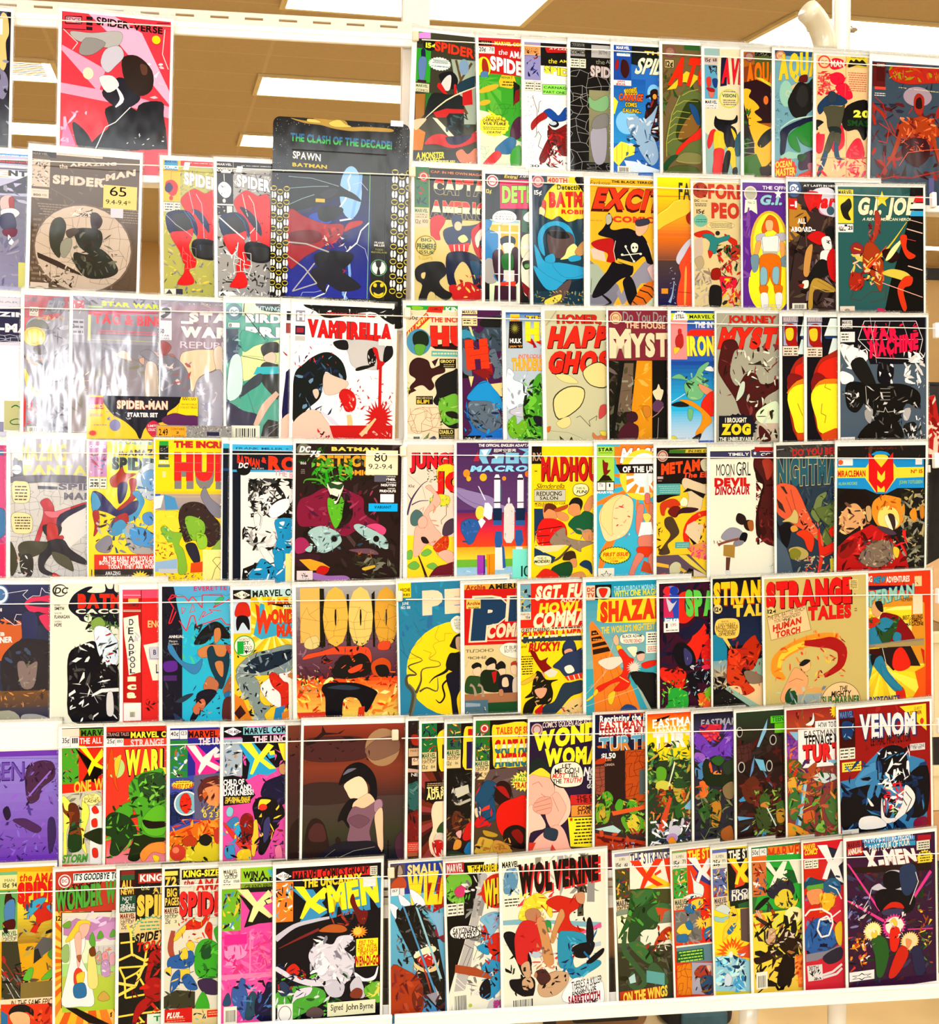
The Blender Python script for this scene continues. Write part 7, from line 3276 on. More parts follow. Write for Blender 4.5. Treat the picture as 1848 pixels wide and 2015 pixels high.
T 322 18 180 79 190 -OF PILDORR!|b=2
C b31 53 256 73 235 99 234 115 215 146 193 157 208 172 233 167 252 151 291 135 309 109 298 99 312 83 331 52 334
C d42 55 241 79 235 99 258 89 287 58 283
C c42 52 292 83 296 109 327 125 353 146 374 140 383 109 391 94 361 52 348
J 611,d53,411,933 53 197 167 390 60 23 3
C 876 109 317 130 311 182 337 177 351 130 353
@5 484.2 -111.8 2.13 178 256 4 6 cb7 - 0 43.2
beige comic with two wide lines of red wobbly lettering, fifth shelf
T 511 9 12 308 105 STRANGE|b=8,d=-7
T d22 6 10 304 101 STRANGE|b=8,d=-7,o=511,w=1
T d22 152 99 302 146 TALES|b=6,d=-3,o=511,w=1
P dc8 296 15 326 14 327 49 298 48
H 443 300 18 324 46 5
H 765 313 60 318 69 1
H 765 313 110 325 124 2
E 654 22 110 15 18.3
E dc8 22 110 14 17
T 222 10 102 39 116 12¢|b=4
P 875 7 128 144 93 162 177 21 206
P ec9 9 129 142 95 160 176 22 204
T 332 11 125 140 139 THE EPIC BATTLE WHICH|d=-29
T 332 32 137 124 149 YOU DEMANDED|d=-23
T 222 64 137 90 145 THE|d=-3,b=2
T c32 28 155 127 178 HUMAN|d=-25,b=5
T c32 38 177 123 199 TORCH|d=-15,b=5
B e93 67 338 13 40 310 37 47 265 37 109 228 37 165 211 37 220 204 30 258 203 17
B ec4 47 298 13 61 259 17 109 232 17 178 212 14
J e83,d52,ec4 28 178 281 350 50 20 1
B a22 137 220 17 192 223 30 234 225 41 268 250 37 264 296 27 233 321 20 205 334 14
J c43,811 123 199 281 340 20 20 2
C ea7 74 349 102 301 136 322 149 346 135 382 114 414 80 405 62 417 52 397
C eb8 119 288 150 277 157 304 136 316
C 222 119 292 136 276 157 280 133 296
L 653 1.35 80 349 108 337 132 345
C 253 70 388 87 369 108 390 107 423 83 422 69 411
P da6 135 365 211 376 194 392 135 382
P 9aa 114 391 211 393 218 437 111 430
J bcb,789,cb8 1 368 218 433 24 27 3
E 543 263 429 71.5 71.7
E ec9 263 429 69.8 70
T 222 257 371 286 387 THE|b=2,s=2
T 222 229 387 298 408 MIGHTY|b=3,s=2
T 474 197 402 331 430 SUB-MARINER|b=5,d=3
@5 602.8 -106.5 2.35 178 260 2 4 d42 - 1 39.7
red and yellow comic with teal title and large numeral one, right end of fifth shelf
P d93 99 77 284 80 333 110 336 251 331 446 102 431 97 243
T eed 97 9 146 30 AZING|b=3
T 39b 149 12 192 34 NEW|b=5,s=3,o=223,w=1.4
T eed 195 14 280 35 ADVENTURES|b=3
R dc9 298 18 324 52
J c43,a32 103 31 341 63 16 20 1
P 224 114 41 298 49 291 66 107 54
T 5aa 108 64 297 123 UPERMAN|b=6,d=-40,o=223,w=1.8,k=.7
T 9cb 107 63 296 121 UPERMAN|b=3,d=-40,k=.7
Y fd3,ec3,fe8 183 128 138 102 117 286 261 24
Y ec3,fd3,fe5 174 321 173 100 317 334 446 30
T fdb 291 79 326 146 1|b=9
T 444 248 90 291 101 NUMBER
T 322 254 149 326 163 BEST-SELLING|b=2
T 322 276 163 322 174 COMICS|b=2
T 322 265 174 329 186 MAGAZINE|b=2
C da7 145 106 166 97 176 128 162 150 144 133
C 222 155 100 177 98 183 132 166 124
C 812 173 144 219 143 254 165 296 242 182 248
C 38a 123 198 148 180 176 154 204 156 226 177 211 223 189 242 126 242
C 38a 225 204 247 212 243 238 218 230
C c32 127 158 155 150 172 168 133 185
C 353 155 180 190 202 233 158 233 184 204 236 182 242
J 131,484,353 106 144 246 239 24 21 2
P 987 104 254 325 243 332 230 282 231 129 242
P a96 154 243 332 237 329 254 154 253
P 411 104 257 189 255 175 288 139 306 104 284
P 322 168 254 282 254 317 324 253 320 217 334 175 288
C d32 214 310 225 268 253 259 281 315 253 336 224 331
C 38a 111 304 118 275 143 279 139 333 117 392 103 397
C 38a 146 306 175 281 199 336 245 393 223 405 174 348
C 222 136 279 154 280 143 313
C d32 103 401 117 402 109 428 100 431
C d32 227 405 252 394 262 435 237 436
C 38a 175 308 203 350 249 393 231 402 181 355
P e62 296 342 335 325 334 446 280 443 309 397
P c32 318 263 332 271 332 331
L cdc 2.07 179 255 192 309 224 365
T 448 117 418 241 442 KRYPTONITE|b=4
@6 -806.0 -362.5 -0.76 168 227 3 48 74b - 4 40.0
violet comic with white paper top cut off by the left frame edge, sixth shelf
G 98d 74b 56 17 335 351
L 325 0.935 56 17 333 26
J 549,87d,96d,437 56 36 335 349 110 28 1
C 535 243 57 275 33 317 39 322 84 285 117 276 151 248 160 238 105
J 547,324,86b 238 32 334 173 40 19 2
T 437 129 31 236 91 GEN|b=2
T 75b 132 34 234 87 GEN|b=0
C 324 174 181 188 169 196 197 184 211
C 536 202 212 234 208 257 219 285 240 271 254 239 238
C 436 304 221 322 212 327 271 309 320
J 437,325 166 284 335 349 24 11 3
L 97d 4.76 248 140 275 107 312 64
@6 -632.6 -329.6 -0.35 174 261 5 6 d32 - 4 43.2
narrow red comic with a big yellow X and speech balloon, sixth shelf
R 211 0 -2 127 7
R edc 0 2 51 26
R 593 53 4 126 26
T 221 56 7 141 26 MARVEL|b=4
R eee 0 26 24 57
R eee 25 27 50 58
T 222 1 29 22 45 35¢|b=1
T 222 30 30 46 47 111|b=1
T fdd 52 31 117 50 THE ALL|b=3
R 5a3 0 59 49 171
J 433,225,111,b65,a93 3 64 49 166 30 16 1
P 211 38 60 98 173 80 162 117 129 126 140 70 172 61 161 80 128
P fe2 47 55 68 56 94 99 117 65 126 85 103 109 126 125 117 129 94 119 80 150 75 133 87 104
T ec4 35 165 164 203 ONE WEEK|d=-15,b=3
P ccb 0 200 117 193 122 426 0 419
J 999,ddd,bb8,887 3 198 117 421 60 29 2
C ee6 0 208 24 229 33 268 14 317 14 386 5 405 5 277
C ee6 61 220 80 261 65 329 72 389 56 358 56 279
C 632 19 238 38 232 51 259 49 309 42 353 19 351 23 297
C 842 3 228 10 252 38 259 24 273 5 257
C 242 23 307 51 304 56 373 19 376
J 842,321,364 10 238 65 384 16 24 3
C fe9 59 220 80 204 103 205 115 223 98 237 80 239
T 332 75 206 96 213 STEP
T 332 66 215 108 223 RIGHT UP
T 332 66 223 110 231 LADIES|b=1
P eee 82 241 117 243 119 424 82 422
C d32 87 251 98 242 108 262 94 266
C d32 87 286 101 282 103 306 89 306
C d32 89 325 101 326 101 346 89 345
C d32 89 375 103 376 105 401 91 400
C 231 65 329 117 312 119 362 79 345
T 5a4 0 390 72 414 STORM|b=1,s=4,o=353,w=0.93
@6 -567.1 -328.8 -0.88 174 261 4 5 d42 - 4 43.3
red comic with jagged yellow letters and a bumpy green mass, sixth shelf
G e43 d43 0 37 180 350
G d43 e9a 3 342 181 430
R 211 0 11 186 38
R c32 0 -1 185 16
T caa 0 18 67 29 STRANGE TALES
T fe4 72 17 243 36 MARVEL COMICS|b=4
R eee 0 36 27 62
R eee 28 37 51 62
T 222 2 38 25 51 25¢|b=1
T 222 32 40 48 50 180
T fcc 72 40 243 63 STRANGE TALES|b=4
E bd8 29 127 26.3 32
C d52 11 81 18 67 25 111 35 131 31 165 38 200 26 180 16 145 2 160
C ec4 25 106 44 87 40 117 30 156
T 212 56 68 278 156 WARLOCK|b=9
T fe4 58 70 269 151 WARLOCK|b=6
C 5a3 68 187 92 153 139 139 175 151 177 350 142 363 103 327 93 277 74 236
C 353 97 158 139 144 175 160 176 230 111 218
J 463,7c4,231,363 68 142 177 340 60 24 1
C 6b3 107 297 140 254 176 255 177 335 127 338
C 211 110 292 141 298 177 300 177 315 127 318
J 231,8c5 64 186 176 250 16 24 2
C 5a3 13 283 45 245 74 236 79 276 46 290 18 298
C 242 1 283 27 264 74 286 94 336 66 365 37 398 14 392 18 343 1 332
C 231 71 395 94 336 141 348 175 350 175 360 127 368 99 416 71 415
J 131,5a3,7b4,242 0 243 113 407 40 24 3
C f94 104 396 132 368 177 365 178 400 142 393 114 422
C fd3 142 403 161 409 157 426 147 423
@6 -472.4 -333.5 -0.50 174 257 5 8 45a - 4 42.8
blue-topped comic with white-pink X and round red badge, sixth shelf
P 339 0 -2 233 5 234 155 72 148 1 154
R d42 55 7 233 32
T 311 55 10 233 31 MARVEL COMICS|b=4
R eee 1 6 27 33
R eee 29 7 52 34
T 222 2 10 25 24 40¢|b=1
T 222 33 10 50 22 123
T fdd 86 32 225 55 THE UNCANNY|b=4
R 384 -1 37 53 154
J 222,eee,79c,b63,36a 2 50 53 152 30 21 1
P e39 46 56 76 109 77 166 110 159 153 134 153 117 110 84 80 53
P fee 51 54 76 55 99 93 139 61 150 73 119 106 153 125 144 138 110 117 89 147 85 136 93 110
P e39 122 102 131 83 152 90 153 103
P fee 130 85 152 82 152 95 135 96
Z fd4 39 176 36 15 20 .2
H 543 11 161 62 172 2
T c42 7 174 70 189 GUEST STAR|b=4,s=3
P 236 0 207 68 192 69 280 1 303
K 113 1.7 1 198 69 297 20 2
E eee 50 235 37.2 38.5
E 8bc 50 235 33 34.2
C d32 31 243 35 212 52 204 64 227 62 253 48 266
J c22,822,111 33 208 67 266 10 17 2
P 668 72 148 153 143 154 293 75 284
C 633 85 193 102 163 127 155 151 160 153 231 140 178 106 202 98 228 90 228
C e96 102 193 149 187 154 240 132 247 107 229
C c63 98 211 111 203 111 229
J 522,e96 89 162 154 248 14 22 3
J fd4,eb3,222 94 233 154 266 20 16 4
T fd4 101 266 167 282 0 2 3 4|b=2
P d72 0 325 103 290 154 293 154 363 0 373
J c42,e93,b31,fa4 1 285 154 363 50 34 5
P dc3 0 368 154 337 155 423 0 414
J fe5,c83,331,222,e93 1 333 155 423 50 26 6
E c43 25 389 24.5 26.4
E e86 19 380 10.1 9.66
C b42 40 349 61 336 82 351 78 368 44 366
C 222 90 347 107 334 129 349 116 370 95 365
E c43 146 341 12.8 26.5
@6 -391.8 -333.3 -0.49 174 257 5 8 d5a - 4 42.8
pink comic with yellow-blue X lettering and white caption lines, sixth shelf
R 112 0 0 72 33
P eef 1 14 29 2 55 16 29 28
T 222 31 10 48 22 40¢|b=2
T 655 14 10 29 20 136
R 8cd 60 3 210 27
T 112 64 5 221 25 MARVEL COMICS|b=4,d=-3
P 112 55 26 192 30 193 123 99 155 56 171
J d5a,e6b 59 74 185 167 30 26 1
T fcd 91 31 262 53 THE UNCANNY|b=4
R abc -1 37 58 155
J 222,eee,368,b97 4 46 56 153 30 22 2
P 3ad 46 56 81 115 73 169 107 151 137 156 163 144 159 131 124 90 89 49
P fe4 51 50 84 51 109 91 136 55 154 64 122 103 163 135 142 137 111 111 90 152 81 150 96 102
P 3ad 132 90 150 82 158 100 141 104
P fe4 139 81 156 78 158 91 143 93
P fe4 167 56 210 57 211 119 185 110 176 87
P 112 0 155 30 152 64 162 99 217 74 242 1 247
T fff 1 164 64 182 CHILD OF|b=4
T fff 1 182 86 199 LIGHT AND|b=4
T fff 1 198 93 216 DARKNESS!|b=4
R 112 2 218 84 241
T fd4 5 220 82 232 THE FINAL PHASE|b=2,s=2
T fd4 5 229 80 240 OF THE PHOENIX!|b=2,s=2
C 224 125 182 142 170 176 158 189 150 190 247 142 236 116 217
J 112,336,224 120 156 190 247 16 26 3
C c96 172 127 189 123 189 154 174 149
C 112 91 251 108 226 142 227 177 247 191 283 169 308 152 352 127 404 109 394 117 324 100 296 95 278
C fd4 112 235 125 231 147 236 125 253 108 261
E d43 122 256 13 10.6
C ec4 91 313 104 296 109 350 101 394 96 411 88 393
C 447 126 306 143 289 143 343 126 368
J 112,436,fd4 95 225 187 398 24 26 4
C 8cd 10 265 18 250 31 258 27 279 14 279
C 48b 6 309 31 284 48 289 40 315 14 318
C 822 53 294 70 273 91 287 92 340 75 366 57 356
J 522,a33,711 48 276 92 375 20 26 5
C d43 0 300 23 319 57 365 83 375 83 393 53 382
C 3ad 31 310 48 302 57 347 40 337
C ec3 49 391 83 388 84 424 45 422
C 49c 6 380 32 372 36 408 11 411
J d43,fd4,112,49c 1 300 88 424 34 22 6
J 722,334,c65 144 360 188 429 24 19 7
C e8a 161 388 178 380 183 420 166 424
J 833 143 325 187 354 8 18 8
@6 -293.8 -333.6 -0.13 168 258 3 4 433 - 4 41.8
brown sliver of a twin copy behind the dusk graveyard comic, sixth shelf
G 743 533 0 0 198 118
G 533 333 0 110 200 439
J 222,422 3 39 36 111 6 25 1
C 322 8 333 28 300 37 309 37 419 8 421
@6 -269.1 -334.0 -0.70 162 256 4 12 433 - 4 42.8
dusk brown comic with pale moon disc and tombstones, sixth shelf
G 943 632 0 0 318 65
G 632 843 1 55 319 142
G 843 433 0 131 321 244
G 544 443 -1 231 323 347
G 443 223 -1 332 325 444
C 533 3 47 106 37 190 48 200 104 108 117 4 106
C 433 1 189 109 185 176 213 151 246 2 248
E a86 249 76 55.1 60.3
C 865 196 78 232 50 292 43 304 82 276 102 225 117 199 99
P 322 58 2 69 24 106 27 131 15 114 29 65 32 36 52 28 48 56 23
P 322 119 38 148 39 173 52 148 58
P 322 3 55 28 48 40 56 11 64
J 322 -1 51 208 117 14 17 1
C 322 11 341 27 300 52 299 73 331 83 421 12 417
C 533 19 342 36 313 61 314 74 344 70 369 28 367
C 322 105 367 111 357 120 368 120 380 108 380
C 534 294 380 314 347 323 364 325 433 303 432
L 211 3.42 272 375 273 431
L 211 2.57 266 392 281 392
C 112 117 173 137 135 175 122 209 142 230 181 232 241 210 244 210 197 175 171 121 190 113 189
C 778 125 160 141 142 167 141 137 156
C fdb 130 190 175 166 201 193 202 231 177 238 151 237 138 216
C 112 151 237 185 247 169 289 149 331 127 304 111 308 123 270
C eca 189 230 210 223 228 253 194 273 160 272 160 250
C 867 160 263 194 269 244 241 253 267 228 292 212 342 213 380 145 377 149 326 140 301
C a89 227 249 246 243 251 267 228 283
C 756 144 305 177 289 212 308 178 332
C eca 228 292 251 271 255 344 256 404 243 403 233 343
C 223 54 428 103 379 170 374 230 381 239 437
L 998 1.69 100 430 163 404 230 394
L 887 1.26 71 420 104 396
J 112 230 403 265 430 6 17 3
@6 -105.9 -330.7 -0.05 178 261 4 7 322 - 4 42.7
thin dark sliver comic with teal shapes and a small red caption, sixth shelf
J 345,211,444 0 2 36 88 16 13 1
C a32 10 48 27 44 35 57 34 79 14 74
R ca8 2 88 36 114
T 322 8 92 45 100 MARVEL
R eca 13 119 39 142
T 321 17 119 34 131 67
R 211 3 142 37 200
T ddd 11 167 67 178 NEVER|b=1
P ca9 0 151 35 157 35 166 0 164
C 366 -2 211 15 199 35 200 36 283 7 277
J 366,688,253 -1 198 36 283 14 22 2
C 722 -1 307 21 291 34 291 34 383 0 385
J 922,311 -1 289 34 383 10 22 3
R c43 -1 389 96 424
H e98 2 394 35 418 4
R a64 -1 422 35 435
@6 -84.5 -335.4 0.27 178 256 4 7 533 - 4 42.6
narrow comic with red speed rays and an ADAPT caption box, sixth shelf
R 274 0 -2 49 93
J 223,a32,ec5,336 3 2 48 93 26 17 1
R 211 49 0 137 167
C fd3 57 29 136 23 137 172 65 159 53 93
R 423 66 70 137 115
R dc9 1 93 48 154
T 264 1 95 46 112 MARVEL|b=3
T 211 2 112 45 121 COMICS
T 211 2 119 43 128 GROUP
T 211 2 132 20 146 12¢
T 211 30 135 43 145 84
Y 522,944,732,311 102 296 220 0 156 138 435 40
C fdb 32 283 50 249 111 244 121 434 42 429 24 379 37 336
R 211 11 186 137 252
H ca8 17 191 71 203 2
T fe9 17 204 120 223 THE SUPER|b=4
T fe9 17 219 120 245 ADAPTOID|b=4
C 353 50 345 67 320 94 322 94 357 59 355
C dcb 41 380 50 354 76 360 72 386
C c22 35 384 59 377 72 391 63 427 46 424
J a22,ddc,243 37 336 77 428 12 17 2
@6 -44.2 -336.8 0.09 178 255 4 7 322 - 4 42.5
dark comic with steel grey angular shapes left of the big red mass, sixth shelf
R 364 0 -3 47 84
J 223,a32,ec5,336 2 1 46 83 26 17 1
R 211 46 -1 153 156
C fd3 57 19 81 11 143 9 144 158 60 149 53 93
R c22 68 19 143 40
R 325 64 60 144 147
R dc9 -1 84 45 143
T 264 -1 85 43 102 MARVEL|b=3
T 211 1 101 41 109 COMICS
T 211 1 107 39 116 GROUP
T 211 0 120 16 133 12¢
T 211 27 123 37 131 86
P 111 -1 146 82 151 84 312 0 290
J aaa,dcb,333,222,666 16 160 83 264 40 26 2
P ccb 26 209 70 198 74 224 35 240
P bba 26 261 79 242 79 251 44 264
C 632 18 300 35 283 48 293 40 345 22 335
J 643,853,422,974,333 0 281 84 383 40 26 3
C c22 53 367 66 329 84 321 84 369 62 379
C eaa 31 353 49 345 45 371
C d94 23 405 31 375 49 380 45 402
C 27a 58 416 71 386 84 391 85 426
C 343 1 412 32 410 58 425 1 421
@6 1.8 -332.8 -0.36 178 258 4 6 543 - 4 42.9
comic with striped title on yellow panel and big glossy red mass, sixth shelf
R 373 0 -1 49 131
R 211 47 -2 186 169
E c33 29 26 15 14.8
E eee 29 26 11.5 11.3
E c33 29 26 7.96 7.83
J 236,a32,ec5,336,db9 2 40 48 129 34 18 1
C fd3 54 24 76 16 179 18 182 156 97 153 63 153 58 103
T d53 67 23 197 47 TALES OF SUSP|b=5
T b42 141 47 198 58 Feat
T c22 63 64 190 108 CAPTAIN|b=6,g=fec:.35,h=378:.65,o=322,w=1.3
T c22 64 108 191 152 AMERICA|b=6,g=fec:.35,h=378:.65,o=322,w=1.3
R dc9 0 130 47 190
T 264 0 131 45 147 MARVEL|b=3
T 211 2 146 42 155 COMICS
T 211 2 153 41 162 GROUP
T 211 4 164 22 179 12¢
T 211 30 168 43 178 90
P 655 48 159 182 152 184 257 54 278 -1 249
J 544,766,433 -1 162 184 293 50 35 2
Z fe6 165 201 49 35 20 .25
T 383 144 176 182 188 AND|b=3
T 383 122 190 205 202 SHALL ONE|b=3
T c32 129 204 205 223 TRAITOR|b=5
E 311 91 236 31.3 39.5
C a22 71 217 98 218 116 254 98 245
C 257 26 206 44 194 71 208 63 243 72 305 64 326 33 320 19 276 1 249
P d43 21 285 50 273 50 286 23 294
C dca 1 284 19 280 19 311 6 310
C c22 2 328 19 307 51 334 33 342 11 346 2 336
J 134,247,c22 2 201 73 344 18 26 3
C d21 72 305 90 271 134 255 172 257 175 398 119 395 82 358
C 211 100 359 136 343 174 363 175 416 137 418 101 394
C 811 123 369 145 357 163 380 155 406
C b93 29 355 56 361 78 371 69 379 38 373
C ca4 8 407 20 377 47 383 65 392 66 432 6 429
C c94 65 392 92 394 119 413 124 433 70 432
J 322,ea5,a73 3 380 128 435 20 26 4
@6 89.2 -337.0 -0.05 178 255 3 7 324 - 4 42.5
purple comic with two yellow title words and a black-and-red lettered speech balloon, sixth shelf
T edd 42 2 233 21 COMIC'S 'GOLDEN AGE' RETURNS|b=1,s=2,d=-4
E cbb 24 26 18.9 20.1
E a66 24 26 15.3 16.6
E cbb 24 26 10.8 11.4
T 213 16 39 309 99 WONDER|b=7,d=-42
T fe3 15 34 304 97 WONDER|b=7,d=-42
T 213 55 91 277 150 WOMAN|b=7,d=-4
T fe3 53 88 272 148 WOMAN|b=7,d=-4
C 233 0 141 26 116 58 135 68 170 54 179 31 151 5 176
C fd4 0 172 27 155 45 152 72 175 72 188 36 178 2 180
C fba 0 180 36 178 72 188 86 224 82 250 56 276 34 310 2 290
C fcb 1 273 38 301 57 346 7 361 3 418
L a54 1.33 10 203 32 195 46 213
L a54 1.34 41 235 60 249 46 249
C fcb 86 206 109 212 137 258 138 306 115 336 97 331
C fba 78 241 96 233 124 279 119 305 97 340 75 347 56 302 64 258
C ea9 15 273 37 248 73 250 74 294 47 302 20 291
L 964 1.34 19 265 73 250
L 964 1.34 17 278 74 268
L 964 1.34 24 291 74 281
L 964 1.34 78 246 101 296
C fba 48 363 93 339 120 359 139 413 140 424 8 423 21 388
C 345 52 359 61 346 98 357 93 388 75 389 53 377
P d43 1 392 26 393 13 423 1 423
P d43 71 427 80 401 94 424
C 211 71 175 81 145 117 134 162 139 182 171 177 211 136 220 100 216 77 197
C fed 73 175 83 146 117 136 161 141 179 171 175 209 136 217 102 213 80 196
T 222 110 141 140 155 LET|b=3
T 222 85 154 167 173 ME GO!-I|b=2
T e43 77 171 120 187 MUST|b=3,s=3
T 222 131 171 165 186 TELL|b=3
T 222 79 189 109 204 THE|b=2
T e43 113 187 175 204 TRUTH!|b=3,s=3
T eee 182 154 255 184 NOW|b=4,s=4
T eee 195 183 255 197 FOR|b=3
T eee 196 196 255 210 TIME|b=3
T eee 195 211 255 225 GOLDEN|b=3
R c33 139 244 256 276
T 311 159 246 256 259 THE ONLY|b=2
T 311 159 258 256 271 THE MAG|b=2
R e94 143 278 257 315
T 422 164 281 257 296 COMPLETE|b=3
T 422 164 295 257 309 STARTLING|b=3
P fe3 132 317 257 320 259 423 142 413
Z c32 143 324 7 8 5 .5
H 322 152 321 217 409 8
@6 196.1 -328.0 0.75 168 262 4 4 934 - 4 43.4
brick-red comic with chrome-blue turtle-word lettering and green shapes on a ledge, sixth shelf
P 224 0 0 173 7 174 131 0 121
J c62,445,b31,224 0 2 174 131 30 27 1
T fff 16 3 208 27 Reprinting the First|b=3
P eee 15 24 173 29 174 73 14 67
T c32 16 24 218 50 EASTMAN and|b=3,d=-3
T a22 16 44 237 78 TEENAGE MUTANT|b=4
T dee 13 73 242 128 TURTLES|b=7,d=-6
T 6ac 16 76 239 126 TURTLES|b=4,d=-6,g=c84:.45
R 433 0 121 176 454
P 322 33 123 102 123 103 301 34 292
P 954 1 170 33 167 34 265 2 258
K 422 1.3 1 165 38 265 16 2
P b52 102 123 174 122 175 319 105 279
K 622 1.4 105 123 175 292 30 3
R 566 151 188 175 270
C 224 0 112 42 115 38 146 1 139
C b42 6 148 33 141 33 159 1 161
T fff 22 127 70 145 $1.50|b=3
T e97 36 145 56 153 1.80
T ecb 33 161 66 169 CANADA
C 5a3 25 264 43 252 61 271 57 293 34 296
C 7a3 6 299 25 291 52 311 43 355 7 352
C ca4 16 317 34 309 34 336 16 344
J 363,8b4,242,b93 2 254 62 360 34 23 4
C 5a3 108 305 122 286 145 299 145 330 122 333
C 6a3 89 344 126 334 168 354 169 395 136 397 108 386
C dc4 108 341 136 334 154 362 145 389 117 382
J 474,9c5,253,cb4,342 75 281 173 400 50 23 5
C 5a3 68 303 80 281 94 287 94 313 75 317
P bdd 1 374 62 365 90 385 80 393 16 379
P b42 1 387 176 427 176 454 1 441
P d63 57 320 175 305 175 319 62 334
P 622 7 397 173 440 174 453 155 443 7 405
J 933,c53,611 1 378 176 454 24 36 6
J 9bc,235 57 427 136 451 12 18 7
@6 282.8 -329.2 1.34 168 259 3 5 354 - 4 43.2
crowded green comic with a red-to-yellow sky and white pixel lettering, sixth shelf
G e42 ec2 0 -2 237 75
R fd2 0 59 226 170
P 311 26 18 81 7 71 16 31 28
T fff 18 18 237 48 EASTMAN and|b=3,d=-6
T eed 21 41 257 70 TEENAGE MUTANT|b=3
T fee 20 61 257 115 TURTLES|b=7
R 343 -1 155 151 447
C 233 3 136 25 123 40 138 35 162 10 165
C 474 1 102 15 113 25 137 3 140
J 363,9b5,242,ca4,212,585 0 93 151 252 120 29 1
C 6a3 30 185 45 174 65 188 60 221 35 219
C cc5 30 228 55 221 85 237 85 252 35 250
P dec 93 159 96 171 75 241 70 246
C ba4 90 247 125 250 125 293 105 296 95 276
C 353 90 228 110 217 135 236 130 250 95 248
C 7a4 40 282 60 274 65 303 45 306
C 363 95 315 135 289 140 347 105 354
J b52,d73,832,363,121,ca6 0 241 150 367 90 29 2
B c53 80 280 10 59 341 20 44 388 25
J 346,ccd,9ac,223,fff 4 351 150 447 60 29 3
E ccd 94 392 22.2 19.3
E b9c 84 415 20.2 16.4
C e93 69 424 84 410 99 431 84 439
P 8bd 127 313 150 290 150 324 130 322
J 446,635,caa 125 336 150 430 16 25 4
@6 360.7 -330.2 1.69 168 257 4 5 334 - 4 43.1
comic with purple upper half and dark green rounded shapes, sixth shelf
G 223 446 0 0 168 73
T aab 25 21 199 45 EASTMAN and|b=3,s=2,o=223,w=1
C c34 21 43 56 39 97 44 81 86 56 94 31 73
J a23,e56 21 39 96 97 20 20 1
C 74b 0 61 36 78 66 114 96 97 137 52 137 143 76 143 45 146 0 95
C 96c 5 129 35 136 40 160 5 157
J 538,a8d,427,75c 0 42 137 167 50 29 2
C 58b 5 177 35 160 50 180 35 217 9 211
P e73 19 226 50 218 49 276 19 283
P e93 65 196 96 193 95 222 70 215
J d63,336,222 0 162 136 274 30 30 3
C 232 30 178 45 151 60 200 96 208 136 211 136 245 65 244 40 232
C 363 60 157 86 144 106 160 86 178
C 343 101 174 137 162 136 201 111 209
C 353 44 276 70 254 95 270 90 289 54 296
C b83 49 310 85 294 95 328 84 376 64 379 54 344
C 363 14 322 49 296 54 344 34 352
J 232,574,886,111,453 4 244 135 439 80 30 4
C 875 100 251 136 235 136 288 110 286
C a63 94 396 125 380 135 400 135 429 99 426
L 8a5 1.49 34 314 24 284 65 253
L 8a5 1.49 33 420 54 383 84 381
@6 433.1 -330.2 1.91 168 256 4 6 322 - 4 43.1
near-black maroon comic with a bright green corner box and pale blue blades, sixth shelf
G 343 322 0 -2 225 140
J 211,433,522,333 1 55 165 428 80 45 1
R 6c2 122 20 225 43
T 274 127 21 204 39 TEENAGE|b=3
R 6b2 136 45 225 77
P 533 2 113 54 103 54 156 1 181
K 322 1.5 2 104 53 185 20 2
E bbb 11 65 11.2 17.3
E 211 12 65 8.18 14.4
E bbb 130 99 12.4 17.4
E 211 130 99 9.32 14
E bbb 17 182 12.3 18.3
E 211 17 182 9.23 15
E bbb 116 185 11.4 19.4
E 211 116 185 8.29 15.5
P 8bd 111 27 106 68 80 119 72 119 90 72
P 69c 64 147 59 195 45 223 54 175
P 7bd 64 157 95 164 105 203 84 197
P 58a 89 188 120 239 128 259 110 238
P 49c 6 292 48 262 37 295 11 298
P 6ad 1 345 62 355 6 360
P 8bd 10 399 47 378 36 392
P 49c 67 419 88 392 108 399 98 427
C 632 17 250 58 214 89 256 78 303 37 300
J 622,411,733 7 220 166 321 30 35 3
C 463 83 284 104 276 120 297 104 320 83 313
C c84 83 313 109 306 109 340 88 343
C 453 68 332 99 325 119 356 119 395 77 396
C 463 140 318 156 305 166 311 166 360 145 358
C b83 140 338 169 336 168 375 145 377
J 232,684,121,9b5,452 53 262 168 414 70 25 4
P cdd 104 325 109 325 140 387 137 391
J 311,522 67 390 168 433 14 30 5
@6 519.4 -328.2 2.27 168 257 3 5 844 - 4 43.3
red and green comic with white title panel and blue blade, sixth shelf
G 933 a53 0 -3 188 84
J 622,c53,853 1 0 177 72 24 33 1
C eee 69 53 91 39 96 15 100 40 91 57
Z fd3 178 14 23 27 14 .4
P 8bd 9 72 40 75 39 109
P 749 -1 74 39 109 41 168 2 159
J 95a,d73,638 0 74 44 168 20 33 2
R eee 103 44 293 84
T 222 114 49 212 69 HOW TO DRAW|b=1
R eee 41 68 350 198
T 555 63 74 217 98 EASTMAN and|b=0
T 222 64 89 269 128 TEENAGE MUTANT|b=3
T 611 59 122 280 185 TURTLES|b=8
T d33 56 119 277 180 TURTLES|b=6
C 563 2 175 27 166 55 190 49 227 9 229
J c32,d63 2 175 61 233 8 27 5
C da4 4 234 32 225 55 249 49 275 9 271
C a53 55 222 84 193 107 184 95 226 72 256
P cdd 89 230 118 217 170 227 181 244 135 256 100 242
P 8bd 141 176 182 180 181 201
J b63,474,253,c84,536 -1 169 183 298 60 33 3
P 9cd 55 254 71 253 47 392 27 385
P 58b 55 254 60 254 36 389 27 385
C 474 3 292 37 274 48 318 30 369 8 357
C c63 59 351 94 343 93 381 59 383
C 574 134 326 183 303 182 395 151 386
J c32,474 134 283 183 336 8 28 6
